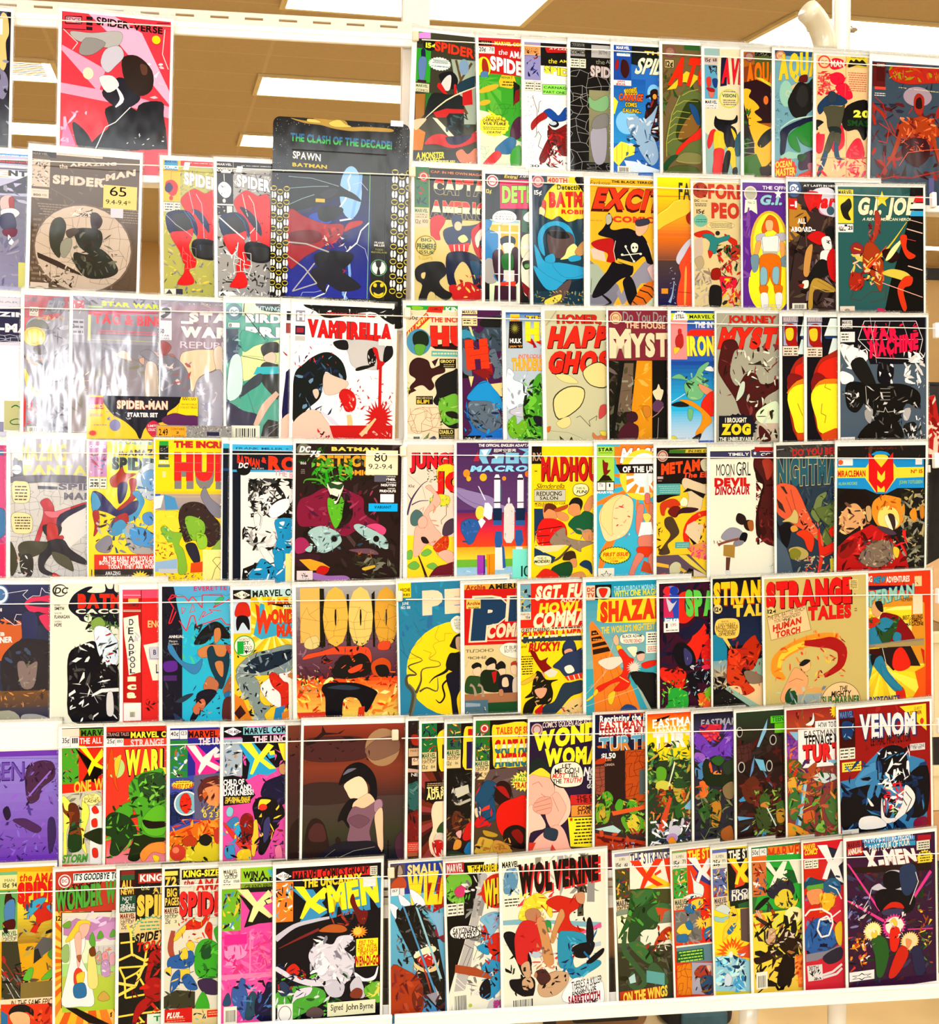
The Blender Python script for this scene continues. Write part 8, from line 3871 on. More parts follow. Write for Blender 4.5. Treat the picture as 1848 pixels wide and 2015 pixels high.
C d93 -1 377 47 398 81 428 1 424
C 8b5 99 408 128 379 133 422
J 363,b64,242,d94,6a4 3 260 185 442 80 33 4
@6 610.3 -328.9 2.86 168 254 4 8 922 - 4 43.3
crimson comic with white outlined title and yellow corner, right end of sixth shelf
J 822,a33 1 3 325 161 20 44 1
P fd3 224 9 322 7 323 99
T 832 262 28 306 41 SPIDER|b=3
T 543 277 15 307 25 GUEST
E c43 306 65 7.13 10.8
R 336 2 7 53 33
T 68b 4 8 52 30 MARVEL|b=3
R 411 3 32 59 131
C 247 12 46 41 44 57 66 45 97 16 100
J 8bd,112 12 41 57 104 8 17 2
M 1 131 58 171
T 348 77 23 286 111 VENOM|b=8,o=235,w=2.9,k=.9
T eee 77 21 282 108 VENOM|b=5,k=.9
T 411 115 103 264 134 LETHAL PROTECTOR|b=3,d=-4
R ddd 260 140 316 163
T 222 263 143 314 154 PART ONE
T 222 272 151 305 159 OF SIX
R fd5 9 180 79 212
H 222 12 184 75 209 3
P 48b -2 275 2 243 54 238 101 188 155 145 208 137 254 176 313 198 324 254 318 439 4 418
C 59c 54 248 101 199 136 192 135 235 76 272
C 112 136 181 160 146 207 139 242 164 253 236 229 277 158 270 136 224
C 112 6 297 77 267 146 279 168 379 155 421 16 417
C 112 253 246 324 221 322 373 250 388 240 321
J 112,247,48b,135 3 179 321 450 70 61 3
J eee,fff,112,48b 137 143 258 269 34 45 4
J eed,b56,d23,fff 158 259 239 365 44 34 5
C eee 240 278 275 314 263 356 215 389 191 398 227 342
L 112 2.84 240 300 263 329 239 376
L 112 2.84 228 320 245 349
C eee 152 312 162 378 203 388 179 402 150 388
C eee 74 374 133 375 167 411 74 412
C eee 99 307 122 336 110 335
J 7b4 180 353 209 381 10 11 6
C 824 274 401 316 395 315 433 273 434
R ddd 4 409 65 425
@7 -821.5 -536.2 -0.79 178 273 3 8 da2 - 4 44.5
yellow and olive comic cut off by the left frame edge, bottom shelf
R 7b8 186 12 249 25
R dd9 186 22 249 66
T 222 208 46 227 60 15¢|b=2
T 222 234 46 248 61 94|b=2
T 666 213 34 241 43 MAN
R 6a6 186 68 250 191
C 421 216 84 227 73 234 90 243 100 241 135 227 134 214 118
C 58b 214 113 241 100 239 169 216 167
C 511 209 167 241 159 241 188 214 187
R ddb 187 190 251 226
T 374 206 194 249 208 MARVEL|b=3
T 221 207 207 248 216 COMICS
T 221 209 215 247 225 GROUP
P fc3 250 13 351 18 351 136 292 201 250 179
G ed4 a83 250 101 354 235
T d32 254 20 291 44 the|b=3,s=3
T d32 298 20 421 51 AMAZING|b=5
T d22 251 47 496 112 SPIDER-MAN|b=7,o=621,w=1.4
C c32 266 121 278 102 291 118 319 110 351 121 352 161 319 174 301 207 287 201 305 158
C 4ac 278 161 287 118 310 99 333 101 301 138
C 4ac 333 125 351 121 351 146
J 822,257,c32 268 102 352 205 18 24 1
J ba5,874,654,222,db4 205 167 355 413 50 38 2
P 443 205 225 251 228 274 407 205 402
L a32 2.37 205 274 270 387
L ccc 1.9 205 309 260 406
L ccc 1.9 205 328 242 405
J 222,777,a33 205 235 274 407 26 28 3
P 666 299 251 324 218 352 225 352 255 315 282 297 300
P 333 299 256 310 252 320 282 297 300
C 6b4 269 338 283 314 297 315 288 349 269 348
C 6b4 320 351 334 332 352 319 352 344
C 594 338 273 352 255 352 289
P 874 260 357 355 354 355 418 260 411
R fdb 174 405 355 431
T 332 231 409 395 430 IN THE SAME EPIC SAGA|b=1,s=3
P d42 203 419 355 426 356 573 204 560
C 222 228 453 238 429 270 424 297 444 293 468 279 447
C fb8 228 458 251 445 284 458 284 497 256 505
P 37a 203 437 224 453 220 561 204 560
J a21,f63,511 288 423 356 491 16 29 4
@7 -640.6 -544.3 -0.64 178 266 4 7 e83 - 4 43.7
orange ray-edged comic with a framed pastel garden scene and green title letters, bottom shelf
Y e83,fb3,d62,fc5 99 280 337 -1 1 261 572 60
R b32 0 0 258 67
P b43 0 0 257 14 258 137 0 121
E eee 27 30 18.5 20.6
E b55 27 30 15.7 17.6
E eee 27 30 11.1 12.2
T b33 19 24 34 34 DC|b=3
R dee 52 8 257 37
T 222 53 9 184 30 IT'S GOODBYE TO|b=3,s=2
T 211 47 41 135 55 THE NEW|b=4,d=-5
T 322 1 53 117 123 WONDER|b=8,d=-15
T 5a4 1 53 136 124 WONDER|b=5,d=-15,o=242,w=1.4
T 5a4 147 36 258 107 WOMAN|b=5,d=-10,o=242,w=1.4
T 321 2 135 27 151 12¢|b=3
P 332 17 125 258 132 260 439 18 422
P dec 20 130 253 137 255 436 20 419
P ddc 20 127 253 137 254 211 20 196
P b8b 24 167 61 145 99 162 126 144 183 152 253 162 254 216 117 222 24 196
P c9c 99 196 155 165 183 162 183 217 117 222
J ccb,dce 20 127 183 177 14 29 1
P ad8 20 285 254 291 255 436 20 418
G bc5 ac4 20 324 255 436
P ddd 113 232 145 212 183 232 183 286 113 281
R ccc 117 235 183 286
L aaa 1.93 127 238 127 282
L aaa 1.93 141 239 141 283
L aaa 1.93 155 240 155 284
C 6a4 99 221 108 192 117 222 113 242
C 6a4 122 213 131 189 141 209
C 6a4 159 210 169 186 178 206
C 7a4 24 162 43 153 43 173 24 172
C 9b7 20 236 38 227 39 276 20 275
C eee 43 208 61 184 85 200 85 240 76 269 99 330 114 415 72 420 20 411 34 325 45 262
C ec4 57 169 71 153 99 157 99 177 71 195 38 217 31 212
C fba 71 170 99 167 94 196 75 210
C fba 57 199 75 195 73 279 66 298 62 258
C a64 63 263 76 262 71 283
C d43 55 317 66 300 80 314 76 353 57 352
C ec4 62 322 85 314 81 348 67 352
C 37a 55 354 85 349 90 389 58 391
C ed8 97 260 113 257 125 357 97 357
C d9a 136 263 150 254 155 284 141 283
C b9c 136 288 155 284 160 329 137 328
C dab 160 265 174 261 174 296 160 295
C 742 99 246 113 237 118 262 104 266
C aa9 118 262 132 253 136 288 122 292
J d86,caa,edd 118 242 184 346 18 16 2
C ca5 125 396 142 378 160 399 151 408 132 407
P 211 30 421 62 424 184 496 100 474
J 622,ccc 161 444 184 476 6 17 3
@7 -546.4 -545.7 -0.92 178 264 5 6 222 - 4 43.6
black comic with yellow electric cracks and a red limb shape, bottom shelf
R 411 0 0 48 80
R 833 4 2 44 30
R 364 4 16 44 31
T ec5 6 31 39 58 ALL|b=4
T ec5 4 58 42 76 NEW!|b=4
R 254 0 79 48 132
T eee 9 83 38 95 NOT
T eee 16 94 28 104 A
T eee 4 105 45 117 SINGLE|b=1
T eee 3 116 46 128 REPRINT!|b=1
R dca 0 132 48 194
T 822 3 135 46 150 MARVEL|b=4
T 322 4 150 44 159 COMICS
T 322 4 157 42 167 GROUP
T 322 6 167 22 183 25¢
T 322 30 171 41 182 4
R b32 55 13 203 44
T eee 60 16 193 39 KING-SIZE|b=4
T dd9 63 47 89 65 the
T ec6 98 51 232 78 AMAZING|b=4
T ec5 52 78 330 146 SPIDER-MAN|b=7,d=5
J 222,444 51 41 127 80 10 24 1
K fd5 5.8 -4 181 132 489 12 5
L fd6 6.76 -3 280 39 263 34 193 57 155
L fd6 7.75 39 263 77 285 120 268
L fd6 8.72 -2 389 50 363 -2 350
L fd6 7.78 50 363 68 315 82 286
L fd6 6.84 88 406 122 448
Z ec8 100 192 67 52 20 .2
Z 5a8 95 192 59 47 24 .12
Z ec8 95 192 55 42 24 .1
H 5a8 57 160 119 193 3
T 222 46 199 134 229 SPIDEY|b=5,d=-10,s=4
T c32 51 227 148 257 TORCH|b=5,d=-10,s=4
C a22 85 306 94 262 124 253 125 288 101 307 88 356 78 345
C a22 74 375 92 341 126 348 126 409 93 411
C a22 42 477 55 423 93 396 103 417 65 454 51 483
J 711,c32,511 39 253 127 489 30 29 2
R ded 86 453 133 570
T 384 105 460 170 477 THE|b=3
@7 -479.7 -546.8 -0.67 178 263 4 7 ddc - 4 43.5
cream comic with black 72 corner box and red title, bottom shelf
R 222 0 0 45 120
R ed6 0 7 39 21
T ec5 2 24 36 55 72|b=5
T ec5 7 60 37 87 BIG|b=3
T ec5 2 89 43 114 PAGES|b=3
R 211 51 5 169 36
T fe4 56 7 163 29 KING-SIZE|b=5
K 887 0.88 45 31 166 184 34 1
T b32 56 36 86 55 the|b=4,s=3
T c32 95 36 257 72 AMAZING|b=5
T 311 46 73 346 152 SPIDER-MAN|b=8,d=13
T d33 44 70 342 149 SPIDER-MAN|b=6,d=13
R ddb -1 120 44 181
T 711 0 122 42 138 MARVEL|b=4
T 322 1 137 40 147 COMICS
T 322 1 144 38 154 GROUP
T 322 3 155 18 170 25¢|b=1
T 322 30 160 37 169 3
L bba 1.78 165 143 66 169 15 220 19 265 50 303
B a54 27 193 13 19 247 18 32 284 13 67 313 4
C c32 66 173 83 161 109 171 126 150 129 164 109 190 83 192 57 191
C ec4 36 203 62 178 62 196 40 221 28 225
C c32 122 199 131 173 144 183 144 228 158 247 145 246 131 218
J a22,ec4,d42 36 149 158 247 24 18 2
Z fdd 156 265 18 27 12 .5
C 4a3 93 261 110 230 140 228 167 257 167 329 137 350 106 343 93 320
C 253 114 253 136 241 141 282 115 285
C 4a3 149 201 166 189 166 248
J 373,6c4,252 92 225 168 352 24 27 3
C 435 102 357 137 350 168 370 164 402 120 394
C 4a3 98 424 120 390 138 446 99 443
C 36a 15 278 49 267 84 260 89 297 67 313 33 311 11 305
C ec4 49 258 67 250 71 282 50 280
C ec4 66 241 79 228 92 243 84 260
C ec4 2 318 20 305 20 333
C ec4 46 321 76 318 72 345 50 344
C 36a 24 337 46 316 46 357 20 387
C 36a 54 344 76 332 102 379 72 379
J 258,ec4,124 6 255 98 388 22 22 4
P 443 -1 399 37 379 94 388 94 442 -1 435
J 222,554 1 381 94 442 12 26 5
P c22 3 440 86 437 86 485 3 480
T eed 9 449 58 467 PLUS...|b=5,s=4
H e86 7 467 64 481 2
P dc9 86 442 169 448 170 567 87 560
R d32 131 450 169 473
H fb8 134 454 164 468 2
J 7bc,333,ec5 88 446 130 490 14 18 6
@7 -393.9 -550.3 -0.44 174 261 5 7 e5a - 4 43.1
hot pink comic with a lime green corner and blue silhouetted standing shapes, bottom shelf
J f7b,d48,f9c,e6a 0 193 161 483 90 40 1
R eed 0 -1 56 63
T 332 5 3 47 14 MARVEL|b=1
T 332 6 12 47 23 COMICS|b=1
T 332 9 21 47 32 GROUP|b=1
T 222 5 34 26 50 50¢
T 222 36 36 53 48 138
R 9c3 57 0 244 59
T 222 65 11 132 33 WIN A|b=5
T 222 84 32 226 57 SHOPPING|b=5
P 5bc 137 9 154 8 155 40 146 26
R 8a3 57 48 244 72
T 332 69 53 226 69 GRAND PRIZE MINIMUM|b=1
R 222 56 63 244 78
R 7b3 0 64 58 195
J 222,eee,59b,643,ec4 3 71 57 192 34 27 2
P 222 49 79 85 135 68 188 112 178 156 176 156 158
P fea 47 67 80 68 107 109 142 73 155 90 127 124 158 158 145 162 113 137 94 172 81 169 96 122
P 222 129 106 146 96 155 112 138 120
P fea 133 106 151 101 155 112 140 117
P fea 150 73 199 76 200 124 155 94
R f8b 85 199 90 345
R f8b 1 333 159 349
R e39 9 207 77 239
C f9c 11 248 50 242 77 271 51 287 16 285
J f9c,d38 7 239 78 335 24 27 3
J d49,f7a 90 204 159 341 30 31 4
C 46a 51 369 60 347 73 353 73 371 82 408 78 444 70 480 56 452 34 422 34 377
C 357 8 411 21 390 30 418 25 431 6 429
C 356 82 408 96 391 109 406 109 438 96 478 74 476 78 435
C 224 105 419 131 398 140 367 153 372 160 414 161 490 110 479
C 46a 113 406 124 402 122 425 114 429
J 223,58c,336 34 354 161 485 40 27 5
X 8 434 48 488
@7 -311.7 -552.8 -0.18 164 259 5 10 112 - 4 42.9
black comic with white shaggy shape and handwritten signed label, bottom shelf
R 112 0 0 330 196
P d33 51 12 291 9 292 37 51 34
T 311 56 14 289 46 MARVEL COMICS GROUP|b=4,d=-14
P fff -4 23 22 11 48 27 22 40
T 222 25 19 42 32 50¢|b=2
T a55 7 20 23 29 140
R ddc 293 10 316 39
H 443 296 13 314 36 4
T fd3 83 38 266 67 THE UNCANNY|b=5,d=-8
R e83 -4 44 53 170
J 222,eee,5ad,fc4 -2 49 51 167 34 23 1
P 49c 46 66 97 114 72 180 111 171 129 168 159 151 157 139 115 73
P fe3 55 60 86 62 110 101 147 68 166 76 124 116 159 139 134 152 106 129 83 165 74 162 94 109
P 49c 128 111 147 94 152 108 133 123
P fe3 136 95 152 89 153 104 138 107
T 49c 169 68 335 169 MEN|b=8,d=-26,s=-9
T 49c 167 64 331 163 MEN|b=8,d=-26,s=-9
T fe3 165 62 323 151 MEN|b=6,d=-24,s=-9,o=235,w=1.4
C 722 231 118 240 95 250 129 264 149 287 155 278 193 259 187 245 152
J 822,a43,633 166 147 288 198 22 23 2
C b63 134 206 166 189 203 192 222 208 204 216 157 212
B 833 134 201 9 74 225 7 10 253 2
Z f93 260 218 28 21 14 .4
E fc5 255 215 13.2 12.4
B ccd -1 224 19 56 186 14 120 172 11 166 166 8
B dde -1 314 14 47 346 16 103 369 19 149 373 21
C dde 111 261 139 244 176 252 194 229 232 227 241 242 213 269 242 299 242 342 223 374 196 391 149 368 121 328 102 289
C eef 121 300 148 288 167 313 158 340 135 348
J 889,fff,bbc,ccd 106 223 247 376 70 28 3
C ccd 149 378 177 366 214 383 205 420 168 417
C eef 247 347 280 369 308 362 317 339 322 334 313 372 285 379 256 372
C ccd 233 385 261 363 280 427 243 424
C 5a4 -1 398 38 378 93 378 149 397 149 435 75 471 48 478 -1 436
J 363,6b4,253,dde,222 -1 342 224 484 60 28 4
C dde 52 422 66 390 112 384 103 407 66 418 52 431
C c32 33 321 56 304 75 324 66 343 43 336
C 346 6 375 24 358 52 393 20 405
J a32,eee,235,224 1 300 94 411 30 23 5
C 843 233 413 252 398 271 407 266 430 238 428
C 7b4 280 398 327 383 328 450 285 427
J ded,5a3,fd6 280 379 327 431 16 24 6
C 655 98 459 122 447 149 463 140 482 99 476
R fe3 251 241 320 330
T c42 260 246 305 257 FIST TO|b=2
T c42 258 258 314 271 FIST WITH|b=2
T c42 255 270 318 284 THE SAVAGE|b=2
T c42 263 282 307 295 FURY OF|b=2
T b22 246 295 327 328 WEN-DI-GO!|b=5
R eee 6 431 53 512
E 333 29 462 20.3 25.6
E eee 29 462 18.4 23.7
> label 161 438 313 482 eec white paper label with handwriting
T 222 172 444 210 464 Signed|b=1
T 222 219 446 258 466 John|b=1
T 222 264 447 306 467 Byrne|b=1
> tag 271 44 311 74 eee white price tag
@7 -135.0 -552.8 0.66 168 257 3 5 59c - 4 42.9
blue and rust comic with yellow brick letters and slanted grey sliced panels, bottom shelf
P 349 0 -3 278 8 278 123 -1 100
G 6bd 6ac -1 100 175 354
R 655 0 3 47 84
C a98 20 22 32 7 40 33 25 37
C b53 5 61 30 42 48 54 48 82 7 81
C 432 15 26 25 7 20 47
T ed9 55 7 237 39 SMALLVILLE|b=4,o=334,w=1
P a22 120 39 138 41 127 166 115 145
P a22 155 52 176 74 175 150 135 167
T fd3 56 34 252 141 WIZARD|b=9
L b83 1.01 57 70 176 74
L b83 1.01 64 95 175 99
R eee 2 79 28 103
T 222 7 83 23 91 157|b=2
R ddd 30 80 45 104
C eef 0 126 29 148 19 177 4 156
C eef 27 98 64 131 54 140 34 133
C eef 62 85 100 113 110 140 79 137
P 222 14 182 39 139 79 137 120 186 145 229 175 384 174 497 144 474 103 429 74 314 29 219
J 444,666,333,888,222 19 137 159 403 110 30 1
J 111 19 132 119 221 20 30 2
C eec 74 299 89 285 124 273 145 280 139 294 104 301 79 309
C b32 84 310 124 298 144 310 134 335 104 337
C ec9 74 319 84 330 119 349 149 331 155 316 149 351 114 358 79 340
J eda,fff 74 268 154 362 20 15 3
P 59c 37 134 44 139 149 433 142 432
P 9cd 79 142 87 148 165 383 157 383
P a43 99 326 114 358 139 453 129 431
C 834 140 228 170 180 175 262 155 250
P 8bd 120 166 170 170 170 241 155 245 145 208
C a42 1 332 43 341 89 376 103 429 93 489 1 481
C 732 68 425 94 392 104 413 98 469 78 477
J 833,b53,622,943 3 338 103 490 30 35 4
P 99a 114 430 154 423 144 468
P bbb 139 401 164 450 154 449
J 222,533 104 388 174 487 16 31 5
@7 -47.7 -555.1 2.09 168 251 4 6 eed - 4 42.7
black and white comic with red word balloon and grey pipes, bottom shelf
P 111 0 0 126 8 87 149 53 267 20 361 0 425
R b33 1 2 59 44
T ddd 4 5 56 33 MARVEL|b=4
T c44 6 28 51 42 COMICS|b=3
P fd3 70 15 182 20 182 46 74 40
T 221 82 17 233 46 THE MARVEL MAGAZINE|b=2,s=2,d=-4
C 7b4 3 48 39 37 74 46 83 77 57 95 56 140 16 126 1 104
J 5a3,353,9c5 3 36 82 138 30 20 1
C c47 27 91 48 76 63 80 57 110 36 113
C eee 48 73 68 73 65 85
M 0 132 56 173
P bbb 110 49 125 41 135 52 123 112 95 231 71 352 48 431 27 480 6 477 30 347 75 198
J 999,888,ddd,777 59 44 120 440 50 31 2
B 999 123 117 14 106 181 14
B aaa 97 124 13 86 184 13
L 555 1.53 53 267 73 280 35 363
L 555 1.54 63 274 83 286 50 364
L 555 1.54 83 271 98 283 82 322
E c32 165 106 51.7 56.1
P c32 98 112 124 96 123 117
T 211 124 71 215 163 WHAT|b=6,d=-20
T fd3 122 67 210 157 WHAT|b=5,d=-20,k=.9
C 222 7 221 24 206 75 210 102 227 99 247 53 251 18 244
C eee 9 223 25 208 75 212 100 228 97 245 53 249 19 242
T 222 16 212 97 233 SAYONARA|b=2,s=3
T 222 18 228 92 249 SUCKERS!|b=2,s=3
C 8bd 106 192 137 175 168 178 172 209 146 247 125 250 121 214
C b32 110 233 121 214 135 256 124 276
J 39c,b32,124,6bd,99b 106 176 175 302 30 26 3
C c32 129 276 146 247 176 251 174 333 154 320 134 302
C 39c 93 282 124 276 134 308 118 306
C c32 144 314 170 312 174 359 158 362
C 39c 107 351 133 328 174 343 174 364 122 363
J b22,112,48b 120 249 173 379 26 26 4
P a53 23 330 92 349 152 387 142 393 20 356
C 39c 131 400 168 368 172 415 151 444 120 455
C 112 100 417 116 393 132 395 135 442 120 453 102 443
L eee 2.05 19 366 49 400 100 427
L eee 2.05 14 381 49 416 97 434
J 112,48b 106 366 171 456 14 26 5
P ccc 130 462 172 446 170 498 119 491
T c49 144 463 202 491 SPIDER|b=5,o=423,w=1.6
E bc5 68 469 6.19 6.16
X 9 418 62 487
@7 42.7 -554.5 1.60 172 253 5 8 eed - 4 42.7
snowy white comic with black-red title and fighting red and blue shapes, bottom shelf
J ccc,bbb,999 109 -7 328 129 26 46 1
P 998 109 1 129 -3 123 58 112 119
P aaa 182 2 203 2 207 97 190 137
P 999 287 7 308 8 306 164 280 161
B 554 276 6 31 265 72 31 259 138 21 258 206 21
J 332,776 250 3 285 208 14 37 2
J 111 233 89 274 228 20 21 3
T d33 59 22 328 129 WOLVERINE|b=8,d=-31,k=.8
T 211 54 16 320 124 WOLVERINE|b=7,d=-31,k=.8
T 221 0 5 54 25 MARVEL|b=4
C 69b 10 38 36 30 51 52 45 92 19 110 4 98
J 69b,222,9bc 2 27 55 116 24 20 4
R eed 1 118 57 157
H 443 3 124 54 154 3
P 8bc -1 195 64 196 327 233 327 254 158 221 -1 210
P bcd 1 272 156 319 326 296 326 311 104 329
C 112 1 246 27 234 63 268 93 344 66 382 41 328
J 111,333 4 231 93 380 14 26 5
C 112 230 307 284 291 305 304 283 343 240 339
C ed4 59 165 81 131 117 117 148 138 164 175 158 201 127 161 95 199 64 201 51 190
J ec3,cb3,ff6 55 113 163 211 24 26 6
C b86 75 172 106 165 127 187 105 211 80 203
C c33 43 235 69 202 116 217 136 260 120 305 83 306 77 347 46 338 37 276
C c32 143 153 180 131 232 146 243 137 253 174 221 197 231 234 273 254 220 264 178 249 200 200
J a22,911,d44 45 117 261 362 30 31 7
P d69 252 262 327 233 329 249 263 266
C 395 142 209 158 216 157 247 144 241
C c96 111 206 132 198 147 246 157 288 166 352 135 348 125 275
C c96 157 268 190 178 205 200 184 239 167 284
C c97 243 132 270 129 269 165 248 158
J 865,b85,d97 106 201 166 372 20 26 8
C 39b 183 260 210 250 263 263 284 291 230 301 230 348 240 375 272 363 315 357 323 374 272 400 229 410 208 377 182 358
J 27a,5bd,236 184 250 314 415 26 31 9
C 112 279 228 290 214 300 251 299 293 278 291
C 112 277 358 331 320 331 338 293 365
C 112 20 392 51 391 82 384 103 407 91 457 50 442 24 418
C ca8 61 397 87 389 97 422 66 428
C ca8 113 418 155 381 208 387 213 419 175 456 123 456
C ca8 57 350 83 337 87 384 72 388
C 533 103 376 135 369 155 402 123 419
J 321,b86,211 25 346 207 471 30 26 10
C fff 218 420 250 408 282 422 325 416 324 510 196 480
T 332 224 420 327 445 THERE'S A KILLER|d=-13,b=1
T 332 229 442 308 464 LOOSE IN THE|d=-9,b=1
T 332 226 454 308 474 FOREST--AND|d=-6,b=1
T a23 213 466 321 497 SABRETOOTH|d=-8,b=5
T 433 223 483 313 501 IS HIS NAME|b=1
X 16 451 107 490
@7 226.2 -551.6 2.80 178 252 4 6 553 - 4 43.0
dark green comic with a big winged green coil and red-orange X letters, bottom shelf
P eed 51 3 326 24 323 149 49 121
R 99b -2 1 50 15
R ddc -2 10 50 50
T 554 15 15 35 24 X-MEN
T 222 4 30 21 44 15¢|b=2
T 222 33 33 43 46 61|b=2
T 447 53 4 273 45 THE STRANGEST TEAM|d=-10,b=2
P ec3 55 31 132 111 85 126 188 128 188 118
P e42 51 28 83 29 107 74 139 30 165 33 122 90 165 120 142 122 111 99 96 125 83 123 96 87
P e42 133 79 156 67 158 77 137 87
P e42 167 33 325 39 323 129 183 117 174 76
P 546 0 51 49 156
J ec4,a33,243,c95,446 2 53 48 155 40 20 1
R dca 0 151 51 191
T 445 2 154 50 172 MARVEL|b=3
T 332 3 168 47 181 COMICS
T 332 4 175 45 188 GROUP
G 898 554 2 185 198 319
P eec 1 205 52 201 59 301 3 294
P eed 81 244 190 248 193 318 79 314
P 443 0 324 198 319 193 507 -2 480
J 332,665,444,554 3 304 193 499 50 45 2
C 363 54 132 95 124 136 134 130 156 83 205 56 231 35 249 4 279 37 209
C 474 59 133 131 134 73 189
C 353 40 254 63 192 104 178 140 172 144 222 132 261 91 261 60 291 39 294
C 474 103 207 135 181 166 180 191 198 165 205 143 242
P c53 134 191 191 203 165 210 153 243 144 222
C 474 39 299 80 299 114 348 119 374 98 371 58 331
J 252,5a4,131,674 14 127 150 373 40 35 3
B 464 30 258 12 23 317 18 57 371 18 91 425 20 70 452 18 40 433 15 51 395 10
C 464 103 387 129 375 169 431 163 455 122 429 102 432
P 6aa 97 396 159 414 158 454 96 436
C b42 153 273 184 262 193 298 162 304 126 315
C ec4 168 285 189 278 193 313
J a32,222,eed 97 251 192 338 20 25 4
P bdd 35 413 56 401 60 431 40 433
R b42 3 456 146 500
T fd5 15 460 167 498 ON THE WINGS|b=4,d=-7
@7 321.6 -550.4 2.86 178 252 3 6 d42 - 4 43.1
red comic with split panels and a green caption box, bottom shelf
R 7a6 0 2 51 14
R ddc 1 8 51 63
T 665 13 16 39 26 X-MEN
T 222 6 33 25 52 15¢|b=2
T 222 35 32 46 45 71
P d42 51 3 141 7 136 173 53 163
T ed4 55 5 234 41 THE STRANGEST|b=4,d=-10
P 448 52 31 87 82 76 96 137 133 138 118
P eee 53 28 83 29 102 69 124 36 137 38 137 58 118 85 135 107 127 112 102 89 88 122 78 116 92 77
R 4a4 2 60 51 162
J ec4,374,a33,243,c95,eee 3 62 51 160 44 20 1
C dee 61 69 75 105 106 129 100 163 74 150 70 110
C dee 32 160 64 149 100 158 63 164 43 166
R dca 2 159 52 197
T 354 6 163 50 180 MARVEL|b=3
T 332 9 177 46 189 COMICS
T 332 8 184 45 196 GROUP
P d32 53 163 136 173 132 318 90 312 50 262
P 777 4 202 93 207 96 308 5 306
J 666,888,999 5 202 90 317 26 30 2
C ec4 63 174 94 168 104 184 83 201 68 189
C 37a 37 195 63 184 78 196 62 214
J ec4,111,37a 43 156 124 221 22 20 3
C ec4 9 267 30 245 50 252 60 273 39 286
C 37a 40 246 56 238 66 264 50 267
C 37a 11 282 44 281 44 306 13 302
Z fc4 97 248 26 25 12 .5
C ec4 103 244 134 238 133 283 107 269
C 37a 107 274 131 267 130 302 106 304
J c32,ec4,225 94 178 132 318 22 20 4
P eed 5 316 132 318 132 323 6 322
P 689 7 322 132 323 130 383 8 372
P 264 7 334 100 334 102 374 6 372
H ad5 12 335 96 376 4
P d82 7 382 57 378 57 486 6 480
K 943 1.5 7 382 55 486 14 6
P aab 58 378 130 388 127 494 57 484
C a43 67 410 88 392 119 402 123 437 87 433 71 425
C 357 87 433 129 433 127 489 96 484
C dba 109 395 125 397 119 417
J 422,246,863 67 390 127 489 16 26 5
@7 389.6 -550.6 2.79 178 253 3 6 dc3 - 4 43.1
narrow comic with yellow burst above icy blue swirls, bottom shelf
R 67b 0 2 51 18
R ddc 1 13 51 68
T 665 11 20 39 30 X-MEN
T 222 3 35 26 55 25¢|b=2
T 222 34 37 46 50 72
P 222 51 3 142 8 138 178 54 178
T eed 57 10 232 44 THE STRANGEST|b=4,d=-8
P d53 52 38 82 87 76 136 108 130 119 116 109 75
P fd3 52 36 81 37 96 73 115 40 142 43 141 58 109 90 139 128 108 120 95 98 87 127 76 123 89 82
R 67a 0 65 50 163
J ec4,347,a33,243,c95,eee 2 67 49 162 40 20 1
P 446 56 141 139 143 138 178 57 179
T eed 65 142 144 158 FROM|b=2
T eed 64 156 186 187 DOMINUS|b=5,d=-5
R dca 0 159 50 199
T 446 4 163 48 180 MARVEL|b=3
T 332 7 178 44 189 COMICS
T 332 7 185 44 197 GROUP
P 232 57 179 138 178 137 214 58 209
P 364 85 192 138 183 137 208 90 208
P fd3 1 202 137 208 134 349 0 342
C cdd 6 198 33 186 58 204 53 223 22 210
C 9cc 3 222 26 230 53 228 36 246 5 238
C ec4 58 209 74 201 84 232 73 261 51 288 30 306 36 266 52 248
C 37a 46 278 68 255 78 262 56 289
J 224,ec4,fd5 38 196 92 319 20 21 2
P 655 93 208 137 208 135 329 93 314
Z e62 60 350 58 55 20 .45
Z fd4 60 355 32 35 16 .5
P d53 81 353 135 319 133 380 86 369
P 9cd -1 357 65 361 112 382 133 395 131 492 0 474
J 5ad,cee,38b,aef,246 1 358 109 488 60 41 3
C cde 31 442 42 418 58 436 52 460 36 458
E dee 56 357 7.41 11.1
@7 456.2 -550.1 2.63 174 254 5 6 474 - 4 43.2
green-topped comic with white X letters over a yellow and black ink-spattered blast, bottom shelf
R 374 0 -3 361 42
R eee 2 5 28 33
R eee 30 6 54 35
T 222 3 9 25 25 50¢|b=1
T 222 36 10 50 23 142
P e83 58 4 361 16 360 55 57 25
T c42 59 8 319 52 MARVEL COMICS|b=3,d=-12
R d73 1 30 53 53
T ded 88 32 332 77 THE UNCANNY|b=3,d=-6
P 3a4 56 30 277 46 274 228 6 210
P 263 36 62 89 116 48 150 171 132 275 143 275 124
P eed 40 52 63 55 86 90 111 57 126 59 110 102 134 121 117 126 96 112 72 143 62 139 79 102
P eed 110 92 125 88 125 97 114 101
P eed 132 56 277 59 275 156 164 137 151 97
R c74 2 52 51 165
J 222,eee,368,932 4 55 50 162 26 24 1
C 334 54 151 82 128 123 120 144 135 150 168 122 184 81 180 61 171
C dc4 81 173 109 151 136 160 150 194 163 189 149 214 108 215 81 199
J 222,ec5,343,444 48 111 170 222 36 27 2
C 222 9 204 40 175 61 177 19 211
P c63 -1 222 39 220 24 289 -2 299
G dd4 ec5 0 222 269 503
E fea 145 242 31.8 28.6
J c63,e94,a42 2 209 79 296 14 33 3
